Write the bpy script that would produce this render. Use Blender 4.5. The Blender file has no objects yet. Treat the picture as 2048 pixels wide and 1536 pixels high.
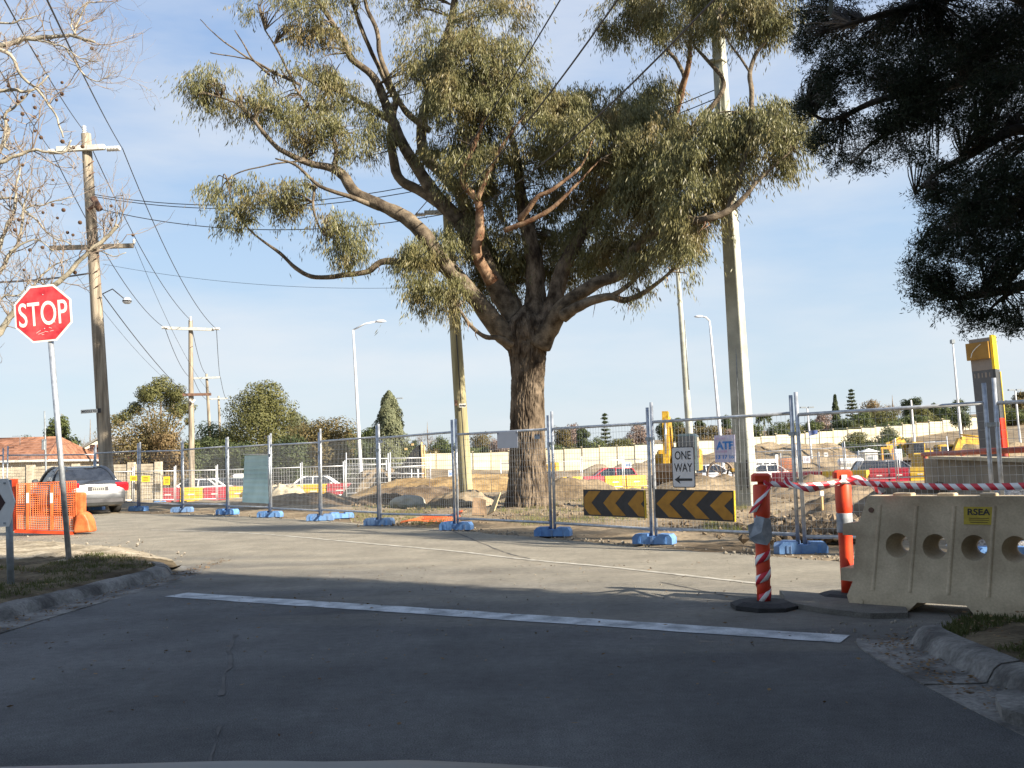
import bpy, bmesh, math, random
import numpy as np
from mathutils import Vector, Matrix, noise

scene = bpy.context.scene
COL = scene.collection
R = math.radians
rnd = random.Random(7)
rng = np.random.default_rng(7)

# ------------------------------------------------------------------ camera, sky, sun, exposure
CAM_H = 1.35
FPX = 2000.0                       # focal length in pixels of the 2048 wide photograph
PITCH = math.atan(148 / FPX)
ROLL = math.atan(0.0262)
fw = Vector((0, math.cos(PITCH), math.sin(PITCH)))
r0 = Vector((1, 0, 0)); u0 = Vector((0, -math.sin(PITCH), math.cos(PITCH)))
cr = r0 * math.cos(ROLL) - u0 * math.sin(ROLL)
cu = u0 * math.cos(ROLL) + r0 * math.sin(ROLL)
cam_d = bpy.data.cameras.new('camera'); cam = bpy.data.objects.new('camera', cam_d); COL.objects.link(cam)
cam.matrix_world = Matrix(((cr.x, cu.x, -fw.x, 0), (cr.y, cu.y, -fw.y, 0), (cr.z, cu.z, -fw.z, CAM_H), (0, 0, 0, 1)))
cam_d.sensor_width = 36; cam_d.lens = 36 * FPX / 2048; cam_d.clip_start = 0.05; cam_d.clip_end = 3000
scene.camera = cam

SUN_H = Vector((0.85, -0.527)).normalized(); SUN_EL = R(26)
SUN = Vector((SUN_H.x * math.cos(SUN_EL), SUN_H.y * math.cos(SUN_EL), math.sin(SUN_EL)))
w = bpy.data.worlds.new('World'); scene.world = w; w.use_nodes = True
nt = w.node_tree; nt.nodes.clear()
out = nt.nodes.new('ShaderNodeOutputWorld'); bg = nt.nodes.new('ShaderNodeBackground')
sky = nt.nodes.new('ShaderNodeTexSky'); sky.sky_type = 'NISHITA'; sky.sun_disc = False
sky.sun_elevation = SUN_EL; sky.sun_rotation = math.atan2(SUN_H.x, SUN_H.y)
sky.altitude = 50; sky.air_density = 1.0; sky.dust_density = 0.15; sky.ozone_density = 2.5
tc = nt.nodes.new('ShaderNodeTexCoord'); mp = nt.nodes.new('ShaderNodeMapping')
mp.inputs['Scale'].default_value = (1.0, 1.0, 4.2); mp.inputs['Rotation'].default_value = (0.16, 0.1, 0.9)
nz = nt.nodes.new('ShaderNodeTexNoise'); nz.inputs['Scale'].default_value = 2.1; nz.inputs['Detail'].default_value = 7; nz.inputs['Roughness'].default_value = 0.55
rp = nt.nodes.new('ShaderNodeValToRGB'); rp.color_ramp.elements[0].position = 0.37; rp.color_ramp.elements[1].position = 0.72
rp.color_ramp.elements[0].color = (0, 0, 0, 1); rp.color_ramp.elements[1].color = (0.8, 0.8, 0.8, 1)
mx = nt.nodes.new('ShaderNodeMixRGB'); mx.inputs['Color2'].default_value = (5.0, 5.15, 5.35, 1)
L = nt.links.new
L(tc.outputs['Generated'], mp.inputs['Vector']); L(mp.outputs['Vector'], nz.inputs['Vector']); L(nz.outputs['Fac'], rp.inputs['Fac'])
L(rp.outputs['Color'], mx.inputs['Fac']); 
sp = nt.nodes.new('ShaderNodeSeparateXYZ'); L(tc.outputs['Generated'], sp.inputs[0])
gr = nt.nodes.new('ShaderNodeValToRGB'); el = gr.color_ramp.elements
stops = [(0.0, (3.75, 4.3, 4.75)), (.08, (3.5, 4.3, 5.0)), (.2, (2.95, 3.95, 5.2)), (.42, (1.85, 2.85, 4.7)), (1.0, (1.0, 1.85, 3.8))]
el[0].position = 0; el[0].color = (*[c / 6 for c in stops[0][1]], 1); el[1].position = 1; el[1].color = (*[c / 6 for c in stops[-1][1]], 1)
for p_, c_ in stops[1:-1]: e_ = el.new(p_); e_.color = (*[c / 6 for c in c_], 1)
L(sp.outputs['Z'], gr.inputs['Fac'])
gs = nt.nodes.new('ShaderNodeVectorMath'); gs.operation = 'SCALE'; gs.inputs['Scale'].default_value = 6.0; L(gr.outputs['Color'], gs.inputs[0])
tint = nt.nodes.new('ShaderNodeMixRGB'); tint.inputs['Fac'].default_value = .88
L(sky.outputs['Color'], tint.inputs['Color1']); L(gs.outputs['Vector'], tint.inputs['Color2']); L(tint.outputs['Color'], mx.inputs['Color1']); L(mx.outputs['Color'], bg.inputs['Color'])
bg.inputs['Strength'].default_value = 0.064
L(bg.outputs['Background'], out.inputs['Surface'])
sun_d = bpy.data.lights.new('sun', 'SUN'); sun_d.energy = 5.0; sun_d.angle = R(0.5); sun_d.color = (1.0, 0.89, 0.74)
sun = bpy.data.objects.new('sun', sun_d); COL.objects.link(sun)
sun.rotation_euler = SUN.to_track_quat('Z', 'Y').to_euler(); sun.location = (30, -20, 40)
scene.view_settings.view_transform = 'Standard'; scene.view_settings.look = 'None'
scene.view_settings.exposure = 1.45; scene.view_settings.gamma = 1.0; scene.view_settings.use_curve_mapping = False
scene.cycles.max_bounces = 6; scene.cycles.transparent_max_bounces = 8

# ------------------------------------------------------------------ pixel helpers (photo pixels, 2048 x 1536)
def ray(px, py):
    return fw + cr * ((px - 1024) / FPX) + cu * ((768 - py) / FPX)
def at(px, py, Y):
    d = ray(px, py); t = Y / d.y
    return Vector((d.x * t, Y, CAM_H + d.z * t))
def gnd(px, py, z=0.0):
    d = ray(px, py); t = (z - CAM_H) / d.z
    return Vector((d.x * t, d.y * t, z))
def hor(px): return 916 - (px - 1024) * 0.0262
def onray(px, Y):              # x of the column px at distance Y near the horizon
    return at(px, hor(px), Y).x

# ------------------------------------------------------------------ materials
MC = {}
def OBJRAND(m, c2, amt=.6):          # each object gets its own share of a second, faded colour
    t = m.node_tree; n = t.nodes; l = t.links.new; b = n['Principled BSDF']; c = b.inputs['Base Color'].links[0].from_socket
    oi = n.new('ShaderNodeObjectInfo'); mr = n.new('ShaderNodeMapRange'); mr.inputs['To Max'].default_value = amt; l(oi.outputs['Random'], mr.inputs['Value'])
    l(_mix(n, l, mr.outputs['Result'], c, c2), b.inputs['Base Color']); return m
def _mix(n, l, fac, a, b):
    m = n.new('ShaderNodeMixRGB')
    if isinstance(fac, float): m.inputs['Fac'].default_value = fac
    else: l(fac, m.inputs['Fac'])
    for k, v in (('Color1', a), ('Color2', b)):
        if isinstance(v, tuple): m.inputs[k].default_value = (*v, 1)
        else: l(v, m.inputs[k])
    return m.outputs['Color']
def M(name, col, rough=0.6, metal=0.0, var=0.18, scale=6.0, bump=0.0, bscale=60.0, col2=None, lo=0.35, hi=0.65, spec=0.4, coat=0.0, stretch=None, detail=5, world=False, coln=None, fine=0.0):
    if name in MC: return MC[name]
    m = bpy.data.materials.new(name); m.use_nodes = True; MC[name] = m
    t = m.node_tree; n = t.nodes; l = t.links.new; b = n['Principled BSDF']
    b.inputs['Roughness'].default_value = rough; b.inputs['Metallic'].default_value = metal
    b.inputs['Specular IOR Level'].default_value = spec
    if coat: b.inputs['Coat Weight'].default_value = coat; b.inputs['Coat Roughness'].default_value = 0.08
    if world: vec = n.new('ShaderNodeNewGeometry').outputs['Position']
    else: vec = n.new('ShaderNodeTexCoord').outputs['Object']
    if stretch:
        mpn = n.new('ShaderNodeMapping'); mpn.inputs['Scale'].default_value = stretch; l(vec, mpn.inputs['Vector']); vec = mpn.outputs['Vector']
    z = n.new('ShaderNodeTexNoise'); z.inputs['Scale'].default_value = scale; z.inputs['Detail'].default_value = detail; l(vec, z.inputs['Vector'])
    mr = n.new('ShaderNodeMapRange'); mr.inputs['From Min'].default_value = lo; mr.inputs['From Max'].default_value = hi; l(z.outputs['Fac'], mr.inputs['Value'])
    a = tuple(c * (1 - var) for c in col); c2 = col2 or tuple(min(1, c * (1 + var)) for c in col)
    c = _mix(n, l, mr.outputs['Result'], a, c2)
    if coln or fine:
        z2 = n.new('ShaderNodeTexNoise'); z2.inputs['Scale'].default_value = bscale; z2.inputs['Detail'].default_value = 4; l(vec, z2.inputs['Vector'])
        mr2 = n.new('ShaderNodeMapRange'); mr2.inputs['From Min'].default_value = 0.3; mr2.inputs['From Max'].default_value = 0.7
        mr2.inputs['To Min'].default_value = 1 - fine; mr2.inputs['To Max'].default_value = 1 + fine; l(z2.outputs['Fac'], mr2.inputs['Value'])
        vm = n.new('ShaderNodeVectorMath'); vm.operation = 'SCALE'; l(c, vm.inputs[0]); l(mr2.outputs['Result'], vm.inputs['Scale']); c = vm.outputs['Vector']
    l(c, b.inputs['Base Color'])
    if bump:
        z3 = n.new('ShaderNodeTexNoise'); z3.inputs['Scale'].default_value = bscale; z3.inputs['Detail'].default_value = 6; l(vec, z3.inputs['Vector'])
        bp = n.new('ShaderNodeBump'); bp.inputs['Strength'].default_value = bump; bp.inputs['Distance'].default_value = 0.02
        l(z3.outputs['Fac'], bp.inputs['Height']); l(bp.outputs['Normal'], b.inputs['Normal'])
    return m
def LEAF(name, ca, cb, trans=0.35, rough=0.55, cc=None):
    if name in MC: return MC[name]
    m = bpy.data.materials.new(name); m.use_nodes = True; MC[name] = m
    t = m.node_tree; n = t.nodes; l = t.links.new; b = n['Principled BSDF']; o = n['Material Output']
    g = n.new('ShaderNodeNewGeometry')
    c = _mix(n, l, g.outputs['Random Per Island'], ca, cb)
    if cc:
        z = n.new('ShaderNodeTexNoise'); z.inputs['Scale'].default_value = 0.9; l(g.outputs['Position'], z.inputs['Vector'])
        mr = n.new('ShaderNodeMapRange'); mr.inputs['From Min'].default_value = 0.5; mr.inputs['From Max'].default_value = 0.75; mr.inputs['To Max'].default_value = 0.7
        l(z.outputs['Fac'], mr.inputs['Value']); c = _mix(n, l, mr.outputs['Result'], c, cc)
    l(c, b.inputs['Base Color']); b.inputs['Roughness'].default_value = rough; b.inputs['Specular IOR Level'].default_value = 0.3
    tr = n.new('ShaderNodeBsdfTranslucent'); l(c, tr.inputs['Color'])
    ms = n.new('ShaderNodeMixShader'); ms.inputs['Fac'].default_value = trans
    l(b.outputs['BSDF'], ms.inputs[1]); l(tr.outputs['BSDF'], ms.inputs[2]); l(ms.outputs['Shader'], o.inputs['Surface'])
    return m
def STRIPE(name, c1, c2, period, slant, rough=0.5):      # diagonal two colour tape, u along, v across (metres)
    m = bpy.data.materials.new(name); m.use_nodes = True; t = m.node_tree; n = t.nodes; l = t.links.new; b = n['Principled BSDF']
    uv = n.new('ShaderNodeUVMap'); s = n.new('ShaderNodeSeparateXYZ'); l(uv.outputs['UV'], s.inputs[0])
    ma = n.new('ShaderNodeMath'); ma.operation = 'MULTIPLY_ADD'; l(s.outputs['Y'], ma.inputs[0]); ma.inputs[1].default_value = slant; l(s.outputs['X'], ma.inputs[2])
    mb_ = n.new('ShaderNodeMath'); mb_.operation = 'DIVIDE'; l(ma.outputs[0], mb_.inputs[0]); mb_.inputs[1].default_value = period
    mf = n.new('ShaderNodeMath'); mf.operation = 'FRACT'; l(mb_.outputs[0], mf.inputs[0])
    mg = n.new('ShaderNodeMath'); mg.operation = 'GREATER_THAN'; l(mf.outputs[0], mg.inputs[0]); mg.inputs[1].default_value = 0.5
    l(_mix(n, l, mg.outputs[0], c1, c2), b.inputs['Base Color']); b.inputs['Roughness'].default_value = rough
    return m

# ------------------------------------------------------------------ objects
def tag(o, label=None, cat=None, group=None, kind=None):
    if label: o['label'] = label
    if cat: o['category'] = cat
    if group: o['group'] = group
    if kind: o['kind'] = kind
    return o
def thing(name, label, cat, loc=(0, 0, 0), rotz=0.0, group=None, rot=None):
    o = bpy.data.objects.new(name, None); COL.objects.link(o); o.location = loc
    o.rotation_euler = rot if rot else (0, 0, rotz); o.empty_display_size = 0.2
    return tag(o, label, cat, group)
def dup(root, loc=None, rotz=None, label=None, group=None):
    r = root.copy(); COL.objects.link(r)
    if loc is not None: r.location = loc
    if rotz is not None: r.rotation_euler = (0, 0, rotz)
    if label: r['label'] = label
    if group: r['group'] = group
    for ch in list(root.children):
        c = ch.copy(); COL.objects.link(c); c.parent = r; c.matrix_parent_inverse = ch.matrix_parent_inverse
        for gch in list(ch.children):
            d = gch.copy(); COL.objects.link(d); d.parent = c
    return r
def link(name, me, mat=None, parent=None, loc=None):
    o = bpy.data.objects.new(name, me); COL.objects.link(o)
    if mat is not None:
        for x in (mat if isinstance(mat, (list, tuple)) else [mat]): me.materials.append(x)
    if parent is not None: o.parent = parent
    if loc is not None: o.location = loc
    return o
def np_mesh(name, v, f):
    v = np.asarray(v, dtype=np.float32); f = np.asarray(f, dtype=np.int32); k = f.shape[1]
    me = bpy.data.meshes.new(name); me.vertices.add(len(v)); me.vertices.foreach_set('co', v.ravel())
    me.loops.add(f.size); me.loops.foreach_set('vertex_index', f.ravel())
    me.polygons.add(len(f)); me.polygons.foreach_set('loop_start', np.arange(0, f.size, k, dtype=np.int32)); me.polygons.foreach_set('loop_total', np.full(len(f), k, dtype=np.int32))
    me.update(calc_edges=True); return me
class MB:
    def __init__(s): s.v = []; s.f = []; s.sm = []
    def add(s, vs, fs, smooth=False):
        o = len(s.v); s.v += [tuple(x) for x in vs]; s.f += [tuple(i + o for i in q) for q in fs]; s.sm += [smooth] * len(fs); return s
    def box(s, c, d, m=None):
        hx, hy, hz = d[0] / 2, d[1] / 2, d[2] / 2; c = Vector(c)
        vs = [Vector((x * hx, y * hy, z * hz)) for x in (-1, 1) for y in (-1, 1) for z in (-1, 1)]
        vs = [(m @ q if m else q) + c for q in vs]
        return s.add(vs, [(0, 1, 3, 2), (4, 6, 7, 5), (0, 4, 5, 1), (2, 3, 7, 6), (0, 2, 6, 4), (1, 5, 7, 3)])
    def cbox(s, c, d, ch, m=None):        # box with chamfered vertical edges and top
        hx, hy, hz = d[0] / 2, d[1] / 2, d[2] / 2; c = Vector(c)
        def ring(z, i):
            a, b = hx - i, hy - i
            return [Vector(q) for q in ((-a + ch, -b, z), (a - ch, -b, z), (a, -b + ch, z), (a, b - ch, z), (a - ch, b, z), (-a + ch, b, z), (-a, b - ch, z), (-a, -b + ch, z))]
        vs = ring(-hz, 0) + ring(hz - ch, 0) + ring(hz, ch)
        vs = [(m @ q if m else q) + c for q in vs]
        fs = [tuple(range(7, -1, -1)), tuple(range(16, 24))]
        for k in (0, 8):
            fs += [(k + i, k + (i + 1) % 8, k + 8 + (i + 1) % 8, k + 8 + i) for i in range(8)]
        return s.add(vs, fs)
    def tube(s, pts, rad, n=8, caps=True, smooth=True, rough=0.0, seed=0, up=None):
        pts = [Vector(p) for p in pts]; rad = [rad] * len(pts) if isinstance(rad, (int, float)) else rad
        vs = []; a = None
        for i, p in enumerate(pts):
            d = (pts[min(i + 1, len(pts) - 1)] - pts[max(i - 1, 0)])
            d = d.normalized() if d.length > 1e-9 else Vector((0, 0, 1))
            if a is None: a = d.orthogonal().normalized() if up is None else (Vector(up) - d * d.dot(Vector(up))).normalized()
            else:
                a = a - d * a.dot(d); a = a.normalized() if a.length > 1e-6 else d.orthogonal().normalized()
            b = d.cross(a)
            for k in range(n):
                t = 2 * math.pi * k / n; rr = rad[i]
                if rough: rr *= 1 + rough * noise.noise(Vector((math.cos(t) * 2 + seed, math.sin(t) * 2, i * 0.45)))
                vs.append(p + (a * math.cos(t) + b * math.sin(t)) * rr)
        fs = [(i * n + k, i * n + (k + 1) % n, (i + 1) * n + (k + 1) % n, (i + 1) * n + k) for i in range(len(pts) - 1) for k in range(n)]
        s.add(vs, fs, smooth)
        if caps:
            o = len(s.v) - len(vs)
            s.f += [tuple(o + k for k in range(n - 1, -1, -1)), tuple(o + (len(pts) - 1) * n + k for k in range(n))]; s.sm += [False, False]
        return s
    def cyl(s, p, q, r, r2=None, n=12): return s.tube([p, q], [r, r if r2 is None else r2], n)
    def lathe(s, prof, n=20, c=(0, 0, 0)):    # prof = [(r, z)]
        c = Vector(c); vs = [c + Vector((r * math.cos(2 * math.pi * k / n), r * math.sin(2 * math.pi * k / n), z)) for r, z in prof for k in range(n)]
        fs = [(i * n + k, i * n + (k + 1) % n, (i + 1) * n + (k + 1) % n, (i + 1) * n + k) for i in range(len(prof) - 1) for k in range(n)]
        fs += [tuple(range(n - 1, -1, -1)), tuple((len(prof) - 1) * n + k for k in range(n))]
        s.add(vs, fs, True); s.sm[-1] = s.sm[-2] = False; return s
    def prism(s, pts, d0, d1, m=None):       # pts in local xz plane, extruded along y from d0 to d1
        n = len(pts); m = m or Matrix.Identity(4)
        ar = sum(pts[i][0] * pts[(i + 1) % n][1] - pts[(i + 1) % n][0] * pts[i][1] for i in range(n))
        if ar < 0: pts = pts[::-1]
        vs = [m @ Vector((x, d0, z)) for x, z in pts] + [m @ Vector((x, d1, z)) for x, z in pts]
        fs = [tuple(range(n)), tuple(range(2 * n - 1, n - 1, -1))] + [(i, i + n, (i + 1) % n + n, (i + 1) % n) for i in range(n)]
        return s.add(vs, fs)
    def mesh(s, name, sharp=None):
        me = bpy.data.meshes.new(name); me.from_pydata(s.v, [], s.f); me.polygons.foreach_set('use_smooth', s.sm)
        if sharp: me.polygons.foreach_set('use_smooth', [True] * len(s.f)); me.set_sharp_from_angle(angle=R(sharp))
        me.update(); return me
    def build(s, name, mat, parent=None, loc=None, sharp=None, kind=None, label=None):
        o = link(name, s.mesh(name, sharp), mat, parent, loc)
        if kind: o['kind'] = kind
        if label: o['label'] = label
        return o
def catmull(pts, k=4):
    P = [np.array(p, float) for p in pts]; P = [2 * P[0] - P[1]] + P + [2 * P[-1] - P[-2]]; o = []
    for i in range(1, len(P) - 2):
        for j in range(k):
            t = j / k; o.append(0.5 * (2 * P[i] + (P[i + 1] - P[i - 1]) * t + (2 * P[i - 1] - 5 * P[i] + 4 * P[i + 1] - P[i + 2]) * t * t + (3 * P[i] - P[i - 1] - 3 * P[i + 1] + P[i + 2]) * t ** 3))
    o.append(P[-2]); return o
def text(name, s, size, mat, parent, m, bold=0.0, sx=1.0, depth=0.002, spacing=1.0):   # flat lettering; m places the text's xy plane
    c = bpy.data.curves.new(name, 'FONT'); c.body = s; c.size = size; c.align_x = 'CENTER'; c.align_y = 'CENTER'; c.extrude = depth; c.offset = bold; c.space_character = spacing
    c.resolution_u = 4
    o = bpy.data.objects.new(name, c); COL.objects.link(o); dg = bpy.context.evaluated_depsgraph_get()
    me = bpy.data.meshes.new_from_object(o.evaluated_get(dg)); bpy.data.objects.remove(o); bpy.data.curves.remove(c)
    me.transform(m @ Matrix.Diagonal((sx, 1, 1, 1)))
    return link(name, me, mat, parent)
XZ = Matrix(((1, 0, 0, 0), (0, 0, -1, 0), (0, 1, 0, 0), (0, 0, 0, 1)))    # text xy -> local xz, facing -y
def leaves(pos, axis, ln, wd, r, nrm=None):
    n = len(pos); axis = axis / np.linalg.norm(axis, axis=1, keepdims=True)
    q = r.normal(size=(n, 3)) if nrm is None else nrm / (np.linalg.norm(nrm, axis=1, keepdims=True) + 1e-9) + r.normal(size=(n, 3)) * .32; s = np.cross(axis, q); s /= (np.linalg.norm(s, axis=1, keepdims=True) + 1e-9)
    ln = np.asarray(ln).reshape(-1, 1) * np.ones((n, 1)); wd = np.asarray(wd).reshape(-1, 1) * np.ones((n, 1))
    mid = pos + axis * ln * 0.45
    v = np.stack([pos, mid + s * wd / 2, pos + axis * ln, mid - s * wd / 2], 1).reshape(-1, 3)
    return v, np.arange(4 * n).reshape(-1, 4)
def in_ball(n, r):
    d = r.normal(size=(n, 3)); d /= np.linalg.norm(d, axis=1, keepdims=True); return d * (r.random((n, 1)) ** (1 / 2.2))
ORD = ['first', 'second', 'third', 'fourth', 'fifth', 'sixth', 'seventh', 'eighth', 'ninth', 'tenth', 'eleventh', 'twelfth', 'thirteenth', 'fourteenth', 'fifteenth', 'sixteenth', 'seventeenth', 'eighteenth', 'nineteenth', 'twentieth', 'twenty-first', 'twenty-second', 'twenty-third', 'twenty-fourth', 'twenty-fifth']
# ------------------------------------------------------------------ terrain height
_cp = []
for x in (-24, -12, 0, 10, 20):
    for y in (-20, 0, 15, 30, 38): _cp.append((x, y, 0))
_cp += [(-14, 46, -.35), (0, 44, -.12), (10, 46, -.3), (22, 42, 0), (-22, 58, -.72), (-10, 60, -.8), (0, 62, -.8), (10, 62, -.8), (26, 62, -.85),
        (-25, 75, -1), (5, 75, -1.05), (28, 72, -.9), (-30, 100, -.7), (10, 100, -.95), (40, 100, 0.1)]
WALL = [(760, 127, 908, 937), (860, 128, 907, 937.5), (1000, 130, 905, 940), (1110, 130, 900, 942), (1280, 132, 891, 932), (1400, 135, 882, 918), (1536, 138, 872, 898),
        (1680, 142, 861, 889), (1790, 145, 852, 879), (1900, 148, 840, 863), (1980, 150, 832, 855), (2120, 154, 818, 842)]
for px, Y, pt, pb in WALL: _cp.append(tuple(at(px, pb, Y)))
_cp += [(-60, 40, 0), (-30, 52, -.3), (-80, 80, 0), (-40, 130, .2), (60, 30, .5), (60, 0, 0), (-60, -40, 0), (60, -40, 0), (0, -40, 0), (-60, 190, .6), (0, 200, 1.5), (60, 200, 5), (110, 200, 8), (120, 100, 4),
        (0, 420, 4), (200, 420, 14), (-200, 420, 3), (300, 200, 12), (300, 0, 2), (-300, 0, 0), (-300, 200, 1), (0, 700, 5), (400, 700, 16), (-400, 700, 3), (400, -60, 2), (-400, -60, 0), (400, 350, 14), (-400, 350, 2)]
_c = np.array([tuple(map(float, p)) for p in _cp]); _S = 50.0
def _phi(r2): return 0.5 * r2 * np.log(r2 + 1e-9)
_A = _c[:, :2] / _S; _K = _phi(((_A[:, None] - _A[None]) ** 2).sum(-1)) + 0.002 * np.eye(len(_A))
_P = np.c_[np.ones(len(_A)), _A]; _Z = np.zeros((3, 3))
_sol = np.linalg.solve(np.block([[_K, _P], [_P.T, _Z]]), np.r_[_c[:, 2], 0, 0, 0])
def H(x, y):
    x = np.asarray(x, float); y = np.asarray(y, float); sh = x.shape
    q = np.c_[x.ravel(), y.ravel()] / _S; z = np.empty(len(q))
    for i in range(0, len(q), 4000):
        k = q[i:i + 4000]; z[i:i + 4000] = _phi(((k[:, None] - _A[None]) ** 2).sum(-1)) @ _sol[:-3] + np.c_[np.ones(len(k)), k] @ _sol[-3:]
    w = np.clip((q[:, 1] * _S - 30) / 12, 0, 1); w = w * w * (3 - 2 * w)
    wx = np.clip((np.abs(q[:, 0] * _S) - 40) / 40, 0, 1); w = np.maximum(w, wx)
    return (z * w).reshape(sh)
def h(x, y): return float(H(np.array([x]), np.array([y]))[0])
def on(px, Y, dz=0.0):        # point on the terrain at column px and distance Y
    x = onray(px, Y); return Vector((x, Y, h(x, Y) + dz))

# ------------------------------------------------------------------ road outline (world metres)
far_px = [(1900, 1139), (1720, 1126), (1600, 1117), (1300, 1096), (1100, 1077), (1000, 1069), (900, 1060), (760, 1050), (640, 1041), (450, 1031), (280, 1027), (0, 1024)]
FAR = [gnd(*p).to_2d() for p in far_px]
LV = [(-4.45, 13.4), (-5.2, 14.9), (-6.4, 16.8), (-8.6, 18.6), (-14, 19), (-30, 21)]           # far edge of the left verge
def in_poly(x, y, poly):
    x = np.asarray(x); y = np.asarray(y); c = np.zeros(x.shape, bool); n = len(poly); j = n - 1
    for i in range(n):
        xi, yi = poly[i]; xj, yj = poly[j]
        if yi != yj: c ^= ((yi > y) != (yj > y)) & (x < (xj - xi) * (y - yi) / (yj - yi) + xi)
        j = i
    return c
KL = [(-4.98, -8), (-4.8, 4), (-4.64, 9.1), (-4.42, 11.4), (-4.33, 12.3), (-4.36, 12.8), (-4.62, 13.3), (-5.0, 13.55)]       # kerb face, left
KR = [(2.92, -8), (2.8, 2), (2.68, 5.0), (2.65, 6.2), (2.67, 6.85), (2.74, 7.1)]                                     # kerb face, right
ROAD = [(p.x, p.y) for p in FAR]
ROAD = [(16, 3.9), (9, 8.4), (6.0, 10.1)] + ROAD + [(-45, 33.5), (-45, 21.5), (-30, 20.8), (-14, 18.8), (-8.6, 18.4), (-6.4, 16.6), (-5.5, 14.9), (-5.2, 13.3), (-5.0, 4), (-5.1, -8), (3.1, -8), (3.0, 2), (2.9, 6), (2.95, 7.2), (6.5, 6.6), (16, 1.2)]

m_dirt = M('site dirt', (.20, .15, .095), rough=.95, var=.3, scale=.55, bump=.9, bscale=9, col2=(.31, .25, .17), world=True, fine=.3, spec=.1)
def axis_coords(parts):
    o = []
    for a, b, s in parts: o += list(np.arange(a, b, s))
    return np.array(o + [parts[-1][1]])
gx = axis_coords([(-420, -120, 30), (-120, -40, 8), (-40, -16, 1.5), (-16, 16, .32), (16, 40, 1.5), (40, 120, 6), (120, 420, 30)])
gy = axis_coords([(-60, -10, 10), (-10, 8, 2.0), (8, 34, .32), (34, 64, .8), (64, 170, 4), (170, 720, 30)])
X, Y_ = np.meshgrid(gx, gy); Zt = H(X, Y_)
road_mask = in_poly(X, Y_, ROAD)
edge = np.ones_like(X) * 9
# distance to the far road edge, for the broken dirt edge
fe = np.array([tuple(p) for p in FAR])
for i in range(len(fe) - 1):
    a, b = fe[i], fe[i + 1]; ab = b - a; tt = np.clip(((X - a[0]) * ab[0] + (Y_ - a[1]) * ab[1]) / (ab @ ab), 0, 1)
    edge = np.minimum(edge, np.hypot(X - a[0] - tt * ab[0], Y_ - a[1] - tt * ab[1]))
site = (Y_ > 9) & (~road_mask) & (Y_ < 62) & (np.abs(X) < 40)
nzv = np.array([noise.fractal(Vector((a * .8, b * .8, 3.1)), 1.0, 2.0, 5) for a, b in zip(X[site], Y_[site])])
amp = np.clip(edge[site] / 3.0, 0, 1) * .11 + .015
Zt[site] += nzv * amp
Zt[road_mask] -= .06
lv_mask = (X < -4.3) & (Y_ < 19); Zt[lv_mask] -= .06
Zt[(X > 2.6) & (Y_ < 8.5)] -= .06
nx, ny = len(gx), len(gy); idx = np.arange(nx * ny).reshape(ny, nx)
fq = np.stack([idx[:-1, :-1], idx[:-1, 1:], idx[1:, 1:], idx[1:, :-1]], -1).reshape(-1, 4)
me = np_mesh('ground', np.stack([X, Y_, Zt], -1).reshape(-1, 3), fq); me.polygons.foreach_set('use_smooth', [True] * len(fq))
tag(link('ground', me, m_dirt), kind='structure')

m_asph = M('road asphalt', (.110, .114, .117), rough=.9, var=.2, scale=.35, bump=.9, bscale=110, col2=(.15, .152, .15), world=True, fine=.45, spec=.25, lo=.4, hi=.7)
# site dust plus sunlit paleness as one tan: mixed in past the stop line near the shade edge, streaked along the street
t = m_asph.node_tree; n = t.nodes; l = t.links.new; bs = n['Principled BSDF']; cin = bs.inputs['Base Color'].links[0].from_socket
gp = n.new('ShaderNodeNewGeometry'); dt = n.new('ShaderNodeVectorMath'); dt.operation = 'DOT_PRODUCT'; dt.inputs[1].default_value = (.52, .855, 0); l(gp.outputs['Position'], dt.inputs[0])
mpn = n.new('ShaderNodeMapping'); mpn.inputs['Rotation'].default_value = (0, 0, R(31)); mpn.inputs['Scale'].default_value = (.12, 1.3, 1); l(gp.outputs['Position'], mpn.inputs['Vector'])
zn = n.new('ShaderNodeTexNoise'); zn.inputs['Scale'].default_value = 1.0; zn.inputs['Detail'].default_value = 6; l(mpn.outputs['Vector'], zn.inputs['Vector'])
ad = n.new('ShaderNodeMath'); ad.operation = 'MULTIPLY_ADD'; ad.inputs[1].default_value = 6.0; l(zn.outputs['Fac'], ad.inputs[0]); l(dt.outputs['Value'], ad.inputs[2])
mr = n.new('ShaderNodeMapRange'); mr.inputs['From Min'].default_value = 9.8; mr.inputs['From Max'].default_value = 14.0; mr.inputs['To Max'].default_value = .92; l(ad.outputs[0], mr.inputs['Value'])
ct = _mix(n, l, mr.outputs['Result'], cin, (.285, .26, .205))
for sc_, lo_, hi_, amt in ((1.6, .3, .7, .17), (13, .3, .7, .13), (260, .35, .65, .30)):      # mottling, patches, stone speckle
    zz = n.new('ShaderNodeTexNoise'); zz.inputs['Scale'].default_value = sc_; zz.inputs['Detail'].default_value = 4 if sc_ < 200 else 1; l(gp.outputs['Position'], zz.inputs['Vector'])
    m2 = n.new('ShaderNodeMapRange'); m2.inputs['From Min'].default_value = lo_; m2.inputs['From Max'].default_value = hi_; m2.inputs['To Min'].default_value = 1 - amt; m2.inputs['To Max'].default_value = 1 + amt; l(zz.outputs['Fac'], m2.inputs['Value'])
    vm = n.new('ShaderNodeVectorMath'); vm.operation = 'SCALE'; l(ct, vm.inputs[0]); l(m2.outputs['Result'], vm.inputs['Scale']); ct = vm.outputs['Vector']
l(ct, bs.inputs['Base Color'])
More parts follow.
